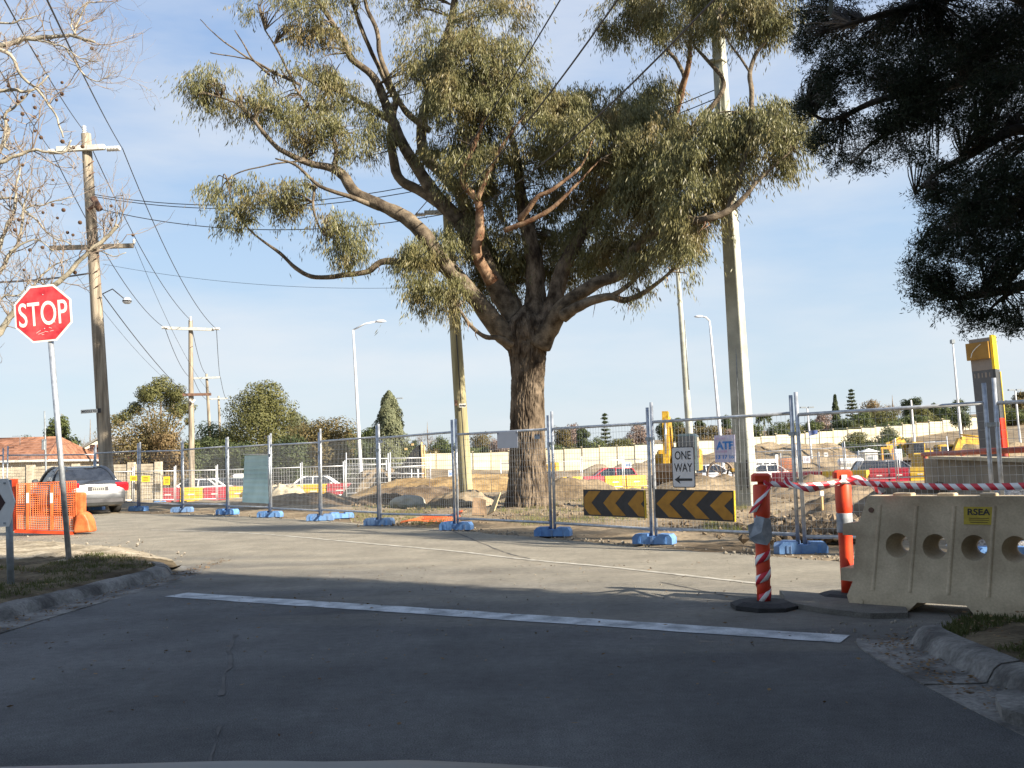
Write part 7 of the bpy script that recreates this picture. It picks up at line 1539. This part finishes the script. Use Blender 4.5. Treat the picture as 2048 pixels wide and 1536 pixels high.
# white tank, portable toilet, frame, crate
tk = thing('water_tank', 'white horizontal tank on a cream chassis behind the mesh fence', 'tank', on(1700, 66, .0)); mb = MB(); k = 66 / FPX
mb.lathe([(.05, -.82), (.22, -.80), (.27, -.7), (.27, .7), (.22, .80), (.05, .82)], 16); mb.v = [(v[2], v[1], v[0] + 1.45) for v in mb.v]; mb.build('tank', m_whitep, tk)
mb = MB(); mb.box((0, 0, 1.08), (1.5, .5, .14)); mb.build('chassis', m_cream, tk)
for s in (-.5, .5): mb = MB(); mb.tube([(s, -.3, .38), (s, .3, .38)], .36, 12); mb.build('wheel', m_tyre, tk); mb = MB(); mb.box((s, 0, .85), (.08, .4, .4)); mb.build('leg', m_steel, tk)
pt_ = thing('portable_toilet', 'white portable toilet cubicle right of the white tank', 'toilet', on(1737, 72)); z1 = at(1737, 898, 72).z - pt_.location.z
mb = MB(); mb.cbox((0, 0, z1 / 2 - .1), (1.0, 1.0, z1 - .2), .05); mb.build('cubicle', m_wht, pt_); mb = MB(); mb.add([(-.62, -.6, z1 - .2), (.62, -.6, z1 - .2), (.62, .6, z1 - .2), (-.62, .6, z1 - .2), (0, 0, z1 + .05)], [(0, 1, 4), (1, 2, 4), (2, 3, 4), (3, 0, 4), (3, 2, 1, 0)]); mb.build('roof', m_whitep, pt_)
mb = MB(); mb.box((-.05, -.51, z1 * .45), (.66, .03, z1 * .75)); d_ = mb.build('door', m_sgn, pt_); mb = MB(); mb.box((-.05, -.53, z1 * .72), (.3, .02, .18)); mb.build('vent', m_galvd, d_)
of = thing('steel_gantry', 'orange open steel frame right of the portable toilet', 'gantry', on(1775, 74)); z1 = at(1775, 896, 74).z - of.location.z; m_of = M('orange frame paint', (.72, .32, .05), rough=.5)
for x in (-.4, .42): mb = MB(); mb.box((x, 0, z1 / 2), (.1, .1, z1)); mb.build('leg', m_of, of)
mb = MB(); mb.box((0, 0, z1), (.98, .14, .14)); mb.build('beam', m_of, of); mb = MB(); mb.box((0, 0, z1 * .45), (.8, .5, .3)); mb.build('bin', m_of, of)
cr_ = thing('site_cabinet', 'small white site cabinet right of the orange frame', 'cabinet', on(1793, 76)); z1 = at(1793, 898, 76).z - cr_.location.z; mb = MB(); mb.cbox((0, 0, z1 / 2), (.58, .6, z1), .03); mb.build('cabinet', m_whitep, cr_); mb = MB(); mb.box((0, -.31, z1 * .6), (.46, .02, z1 * .5)); mb.build('door', m_sgn, cr_)
og = thing('orange_net_fence', 'short orange net far behind the thick concrete pole', 'net', on(1572, 66)); mb = MB()
for i in range(15): mb.tube([(-.6 + i * .085, 0, .9), (-.6 + i * .085, 0, 1.8)], .015, 4)
for j in range(9): mb.tube([(-.62, 0, .9 + j * .11), (.6, 0, .9 + j * .11)], .015, 4)
mb.build('netting', m_net, og, kind='stuff')
for x in (-.6, .6): mb = MB(); mb.tube([(x, 0, 0), (x, 0, 1.9)], .03, 6); mb.build('stake', m_wgate, og)
# trencher wheels in front of the silver sedan (tangle of black and yellow machinery)
tr_ = thing('trenching_machine', 'low black and yellow machinery with a spoked wheel before the silver sedan', 'machine', on(1440, 40, -.05)); mb = MB()
for k in range(12): t = k * math.pi / 6; mb.tube([(-.02, 0, .6), (-.02 + .5 * math.cos(t), 0, .6 + .5 * math.sin(t))], .02, 4)
mb.tube([(-.02 + .52 * math.cos(t), 0, .6 + .52 * math.sin(t)) for t in np.linspace(0, 6.283, 25)], .05, 6); mb.build('spoked_wheel', m_steel, tr_)
mb = MB(); mb.cbox((-.95, .1, .32), (.55, .7, .4), .06); mb.cbox((.8, .1, .75), (.8, .5, .12), .03); mb.build('yellow_housing', m_yel, tr_); mb = MB(); mb.box((0, .1, .25), (2.4, .3, .12)); mb.tube([(.5, 0, .3), (.9, 0, 1.1)], .04, 6); mb.tube([(.2, .1, .3), (.4, .1, 1.05)], .04, 6); mb.build('chassis', m_steel, tr_)
# dark timber screen, stakes
sc_ = thing('dark_screen', 'dark sloping timber screen with pale end posts left of the pine pole', 'screen', on(815, 50)); B_ = sc_.location
def sp2(px, py): v = at(px, py, 50) - Vector(B_); return (v.x, v.z)
m_dscr = M('black shade screen', (.025, .027, .03), rough=.8, var=.3, scale=3); m_pale = M('raw pale timber', (.52, .36, .17), rough=.85, var=.2, scale=4)
edge_ = [sp2(775, 952), sp2(800, 934), sp2(815, 915), sp2(826, 898), sp2(840, 888)]; nb_ = 11
for k in range(nb_):       # separate upright boards
    f0, f1 = 776 + (842 - 776) * k / nb_, 776 + (842 - 776) * (k + .93) / nb_; xa, xb = sp2(f0, 900)[0], sp2(f1, 900)[0]
    zt = np.interp([xa, xb], [e[0] for e in edge_], [e[1] for e in edge_]); mb = MB(); mb.prism([(xa, -.3), (xb, -.3), (xb, zt[1]), (xa, zt[0])], 0, .04); mb.build('screen_board', m_dscr, sc_)
for px, pt in ((843, 884), (848, 890)): mb = MB(); a, b = sp2(px, pt), sp2(px + 3, 978); mb.tube([(a[0], -.03, a[1]), (b[0], -.03, b[1])], .05, 6); mb.build('end_post', m_pale, sc_)
mb = MB()
for (px, py) in ((825, 889), (812, 898)): v = sp2(px, py); mb.box((v[0], 0, v[1]), (.12, .12, .10))
mb.build('batten_end', m_pale, sc_)
gt = thing('white_gate', 'white tube gate before the dark screen', 'gate', on(810, 48)); B_ = Vector(gt.location)
def gp_(px, py): return at(px, py, 48) - B_
for px in (779, 823, 836): mb = MB(); mb.tube([gp_(px, 938 if px > 800 else 925), gp_(px, 972)], .025, 6); mb.build('post', m_wgate, gt)
mb = MB(); mb.tube([gp_(775, 935), gp_(850, 931)], .025, 6); mb.tube([gp_(776, 948), gp_(848, 947)], .02, 6); mb.build('rail', m_wgate, gt)
for lab, px, pt, pb, Y, w_ in (('rusty steel stake left of the pine pole', 859, 958, 1010, 33, .05), ('short rusty stake right of the taller one', 864, 972, 998, 33.5, .03), ('white topped wooden stake between the bollards', 1643, 981, 1012, 20, .06), ('thin stake beside the gum trunk', 982, 940, 972, 40, .03)):
    a, b = at(px, pt, Y), at(px + 1, pb, Y); b.z = min(b.z, .0); r = thing('stake', lab, 'stake', b, group='site stakes'); mb = MB(); mb.tube([Vector((0, 0, -.15)), a - b], w_ / 2, 4); mb.build('shaft', m_pale if 'wood' in lab else m_steel, r)
    if 'white' in lab: mb = MB(); mb.box(a - b - Vector((0, 0, .06)), (w_ * 1.15, w_ * 1.15, .1)); mb.build('painted_top', m_whitep, r)
# broken ply sheets by the pine pole
def sheet(name, lab, pts, Y, mat, lean):
    P = [at(px, py, Y + d) for px, py, d in pts]; r = thing(name, lab, 'board', P[0]); bm = bmesh.new(); vs = [bm.verts.new(p - P[0]) for p in P]; bm.faces.new(vs); me = bpy.data.meshes.new('sheet'); bm.to_mesh(me); bm.free(); o = link('sheet', me, mat, r); sd = o.modifiers.new('t', 'SOLIDIFY'); sd.thickness = .02; return r
sheet('plywood_sheet', 'brown broken plywood sheet leaning at the foot of the pine pole', [(944, 1030, 0), (973, 1030, .1), (972, 1000, .25), (960, 996, .3), (946, 995, .3)], 21.5, M('brown plywood', (.20, .135, .08), rough=.9, var=.25, scale=8), 0)
sheet('plywood_sheet', 'pale pointed board standing beside the brown plywood', [(974, 1030, .1), (988, 1022, -.1), (1001, 984, .2), (990, 996, .3)], 21.6, M('pale plywood', (.45, .36, .20), rough=.9, var=.15, scale=8), 0)
# ------------------------------------------------------------------ mounds
m_clay = M('orange clay bank', (.24, .15, .06), rough=.97, var=.3, scale=1.4, bump=1, bscale=9, col2=(.36, .25, .115), world=True, fine=.3); m_grav = M('grey gravel', (.26, .25, .235), rough=.95, var=.4, scale=26, bump=1, bscale=60, col2=(.48, .47, .45), world=True)
m_darks = M('dark brown soil', (.10, .07, .045), rough=.97, var=.35, scale=2, bump=1, bscale=12, world=True, col2=(.17, .125, .08), fine=.25); m_palesand = M('pale sand heap', (.42, .36, .25), rough=.97, var=.2, scale=2, bump=.8, bscale=12, world=True, fine=.2)  # darker brown soil, used on the low heaps at left
def mound(name, lab, px, Y, w_, d_, hh, mat, seed=0, rough=.35, n=40, z=None):
    x = onray(px, Y); z = h(x, Y) - .06 if z is None else z; vs = []
    for i in range(n + 1):
        for j in range(n + 1):
            u, v = i / n * 2 - 1, j / n * 2 - 1; rr = math.hypot(u, v) * (1 + .25 * noise.noise(Vector((u * 1.7, v * 1.7, seed)))); f = max(0, 1 - rr); f = 1 - (1 - min(1, f * 1.5)) ** 1.7; f *= .8 + .2 * min(1, max(0, 1 - rr) * 2)
            zz = hh * f * (1 + min(rough, .45) * noise.fractal(Vector((u * 3.4 + seed, v * 3.4, seed)), 1, 2, 5)) + (.03 * noise.noise(Vector((u * 9, v * 9, seed))) if f > .02 else -.05)
            vs.append((u * w_ / 2, v * d_ / 2, zz))
    fs = [(i * (n + 1) + j, (i + 1) * (n + 1) + j, (i + 1) * (n + 1) + j + 1, i * (n + 1) + j + 1) for i in range(n) for j in range(n)]
    o = MB().add(vs, fs, True).build(name, mat, None, (x, Y, z)); return tag(o, lab, 'mound', 'heaps of earth on the site')
mound('clay_bank', 'orange clay bank behind the pine pole', 905, 44, 10, 5, .72, m_clay, 1)
mound('clay_bank', 'orange clay bank joining the gum trunk on its left', 1000, 46, 8, 4, .75, m_clay, 2)
mound('dirt_mound', 'dark weedy dirt heap left of the pine pole', 830, 33, 4.4, 2.8, .5, m_darks, 3)
mound('dirt_mound', 'brown dirt heap around the foot of the pine pole', 930, 29.5, 2.6, 2.2, .42, m_dirt, 4)
mound('dirt_mound', 'brown dirt heap just right of the gum trunk', 1128, 33, 4.4, 3.4, .6, m_dirt, 5)
mound('dirt_mound', 'tan heap behind the red hatchback', 1255, 96, 15, 8, 1.3, m_dirt, 6)
mound('dirt_mound', 'tan heap beside the ATF sign in front of the pale wall', 1400, 112, 18, 9, 1.6, m_dirt, 7)
mound('dirt_mound', 'large tan heap right of the thick concrete pole', 1560, 104, 22, 11, 2.2, m_dirt, 8)
mound('sand_heap', 'pale sand heap in front of the yellow barriers right of the mint sheet', 570, 52, 3, 2.2, .8, m_palesand, 9)
mound('dirt_mound', 'low brown heap in front of the mesh right of the mint sheet', 600, 33, 5, 2.6, .36, m_darks, 10)
mound('dirt_mound', 'cloddy dirt heap behind the twin fence posts', 1655, 15.6, 2.4, 1.6, .22, m_clod, 11, .9)
mound('dirt_mound', 'cloddy heap behind the first bollard', 1640, 30, 4.6, 2.6, .55, m_clod, 12, .9)
mound('gravel_heap', 'grey gravel heap at the right edge behind the barrier', 2075, 13.2, 2.4, 2.0, .85, m_grav, 13, .12)
mound('dirt_mound', 'low tan bank left of the thick concrete pole', 1420, 36, 5, 3, .5, m_dirt, 14)
mound('dirt_mound', 'tan bank under the dark screen', 770, 52, 5, 3, 1.3, m_dirt, 15)
mound('dirt_mound', 'heap of excavated soil behind the brown wall', 1990, 78, 16, 8, 2.0, m_dirt, 16)
mound('dirt_mound', 'low bank in front of the brown wall', 1780, 20.5, 5, 2.2, .55, m_clod, 17, .4)
rk = MB(); bm = bmesh.new(); bmesh.ops.create_icosphere(bm, subdivisions=3, radius=1)
for v in bm.verts: f = 1 + .22 * noise.noise(v.co * 1.4) + .08 * noise.noise(v.co * 4); v.co = Vector((v.co.x * .55 * f, v.co.y * .4 * f, v.co.z * .27 * f))
me = bpy.data.meshes.new('boulder'); bm.to_mesh(me); bm.free(); p = on(817, 29.5, .08); tag(link('boulder', me, M('pale boulder', (.36, .35, .29), rough=.9, var=.15, scale=4, bump=.5, bscale=20), None, p), 'pale flat boulder below the dark dirt heap', 'rock')
# brown concrete wall, pipe rail
a = Vector((onray(1846, 22.5), 22.5)); b = Vector((onray(2080, 13.9), 13.9)); ang = math.atan2((b - a).y, (b - a).x); bw = thing('retaining_wall', 'brown grey concrete wall behind the water barrier on the right', 'wall', (a.x, a.y, -.1), rotz=ang); zt = at(1846, 917, 22.5).z + .1
m_bconc = M('brown grey concrete', (.24, .205, .155), rough=.9, var=.15, scale=1.5, bump=.3, bscale=30, col2=(.30, .26, .20)); 
for k in range(4): mb = MB(); mb.box((1.13 + k * 2.25, .15, zt / 2), (2.235, .3, zt + .006 * (k % 2))); mb.build('wall_panel', m_bconc, bw)
mb = MB(); mb.box((5.4, .1, zt + .03), (8.0, .5, .06)); mb.build('coping', m_palesand, bw)
pr = thing('pipe_rail', 'rusty red pipe rail above the brown concrete wall', 'rail', at(1846, 909, 24.5)); B_ = Vector(pr.location); m_rust = M('rusty red pipe', (.28, .055, .035), rough=.6, var=.25, scale=4)
mb = MB(); mb.tube([(0, 0, 0), at(2110, 896, 15) - B_], .055, 10); mb.build('pipe', m_rust, pr)
for px in (1850, 1925, 2010): 
    mb = MB(); q = at(px, 909 - (px - 1846) * .049, 24.5 - (px - 1846) * .036) - B_; mb.tube([q, q - Vector((0, 0, 1.4))], .05, 8); mb.build('stanchion', m_rust, pr)
# service station pylon
YPY = 47; py_ = thing('pylon_sign', 'tall yellow, black and red pylon sign on the right', 'sign', on(1989, YPY, -.2)); B_ = Vector(py_.location); zt = at(1975, 672, YPY).z - B_.z; py_.rotation_euler = (0, R(-2.2), R(-46))
m_pg = M('pylon grey face', (.24, .21, .18), rough=.5, var=.06); m_py = M('pylon yellow', (.85, .58, .015), rough=.4, var=.04); m_pk = M('pylon charcoal', (.05, .055, .06), rough=.4, var=.1); m_pr = M('pylon red', (.75, .03, .012), rough=.4, var=.05)
def zpx(p): return at(1975, p, YPY).z - B_.z
WA, WB = 1.08, .5          # long face -x.. , narrow face
segs = [(zpx(672), zpx(740), m_py), (zpx(740), zpx(838), m_pk), (zpx(838), -.2, m_pr)]
names = ('yellow_end', 'charcoal_end', 'red_end')
for (z1, z0, m_), nm in zip(segs, names):
    mb = MB(); mb.box((WA / 2 - .06, 0, (z0 + z1) / 2), (.12, WB, z1 - z0)); mb.build(nm, m_, py_)
mb = MB(); mb.box((-.06, 0, (zpx(676) + zpx(740)) / 2), (WA - .12, WB - .04, zpx(676) - zpx(740))); mb.build('upper_face', m_pg, py_)
mb = MB(); mb.box((-.06, 0, (zpx(740) - .2) / 2 - .0), (WA - .12, WB - .06, zpx(740) + .2)); lf = mb.build('lower_face', M('pylon dark grey face', (.10, .105, .11), rough=.45, var=.08), py_)
mb = MB(); mb.box((-.14, -WB / 2 - .06, (zpx(684) + zpx(718)) / 2), (WA - .05, .16, zpx(684) - zpx(718))); eb = mb.build('emblem_box', M('emblem amber', (.30, .165, .03), rough=.5, var=.15, scale=2), py_)
mb = MB(); zc = (zpx(684) + zpx(718)) / 2; q = [(-.45 + .5 * t, -WB / 2 - .146, zc - .3 + .6 * t ** .5) for t in np.linspace(0, 1, 9)]
for i in range(8): mb.tube([q[i], q[i + 1]], .022, 4)
mb.build('curved_mark', m_cream, eb)
mb = MB()
for k, hh in enumerate((.2, .24, .22, .24, .2)): mb.box((-.42 + k * .17, -WB / 2 + .025, zpx(750)), (.05 + .03 * (k % 2), .02, hh))
mb.build('faded_print', m_pg, lf)
mb = MB(); mb.tube([(WA / 2 + .05, .2, zpx(745)), (WA / 2 + .05, .2, 0)], .03, 6); mb.build('conduit', m_byed, py_)
# ------------------------------------------------------------------ the camera's own car: bonnet edge at the bottom of the view
cp = M('pale blue silver bonnet paint', (.07, .10, .125), rough=.45, var=.05); cc = thing('camera_car', 'pale silver blue bonnet of the car the view is taken from', 'car', (-.85, 0, 0))
def bz(x, y): return (.790 + (1.95 - y) * .187 if y < 1.95 else .790 - (y - 1.95) ** 1.5 * 1.6) - .022 * x * x
mb = MB(); nx_, ny_ = 24, 18; vs = []
for j in range(ny_ + 1):
    for i in range(nx_ + 1):
        x = -.95 + 1.9 * i / nx_; y = .75 + (2.06 - .75) * j / ny_ - .16 * (x / .82) ** 2 * (j / ny_); vs.append((x, y, bz(x, y)))
fs = [(j * (nx_ + 1) + i, j * (nx_ + 1) + i + 1, (j + 1) * (nx_ + 1) + i + 1, (j + 1) * (nx_ + 1) + i) for j in range(ny_) for i in range(nx_)]
mb.add(vs, fs, True); o = mb.build('bonnet', cp, cc); sd = o.modifiers.new('t', 'SOLIDIFY'); sd.thickness = .02
mb = MB(); mb.cbox((0, 1.93, .45), (1.6, .24, .40), .08); mb.build('bumper', cp, cc); mb = MB(); mb.box((0, 2.055, .48), (.9, .02, .13)); mb.build('grille', m_chr, cc)
for s in (-1, 1):
    mb = MB(); mb.tube([(s * .62, 1.2, .31), (s * .82, 1.2, .31)], .31, 18); w_ = mb.build('wheel', m_tyre, cc); mb = MB(); mb.tube([(s * .8, 1.2, .31), (s * .83, 1.2, .31)], .2, 12); mb.build('rim', m_rim, w_)
    mb = MB(); mb.cbox((s * .62, 2.0, .60), (.36, .12, .14), .03); mb.build('headlight', m_head, cc)
    mb = MB(); mb.prism([(.62, .22), (.86, .22), (.86, .66), (1.54, .66), (1.54, .22), (1.86, .22), (1.86, .62), (.62, .80)], s * .80, s * .84, Matrix(((0, 1, 0, 0), (1, 0, 0, 0), (0, 0, 1, 0), (0, 0, 0, 1)))); mb.build('fender', cp, cc)
# ------------------------------------------------------------------ a tall sparse gum off to the right: its broken shade crosses the street
sg = thing('gum_tree', 'tall sparse gum tree out of view to the right of the street', 'tree', (20, 4.5, 0)); MB().tube([(0, 0, -.2), (.3, .2, 5), (0, .4, 10), (.4, .2, 15)], [.4, .3, .2, .06], 12, rough=.2).build('trunk', m_limb, sg)
P = []; A = []
for (cx, cy, cz, rr) in ((-1.5, .6, 8.2, 1.4), (1.2, 1.0, 9.5, 1.3), (-.5, 1.6, 11.2, 1.5), (1.4, .2, 12.6, 1.4), (-1, 2.0, 13.8, 1.3), (.6, .8, 15, 1.3), (2.4, 1.6, 11, 1.0), (-2.4, 1.8, 10.2, 1.0), (0, 3.0, 6.8, 1.2), (2.2, 2.6, 7.6, .9), (-.2, 2.8, 12.5, 1.0)):
    q = in_ball(1500, rng) * (rr * 1.2, rr * .7, rr * .55) + (cx, cy, cz); P.append(q); A.append(rng.normal(size=(1500, 3)) * (.5, .5, .3) + (0, 0, -1))
v, f = leaves(np.vstack(P), np.vstack(A), rng.uniform(.12, .22, 16500), rng.uniform(.03, .05, 16500), rng); link('crown', np_mesh('crown', v, f), m_gum, sg)['kind'] = 'stuff'
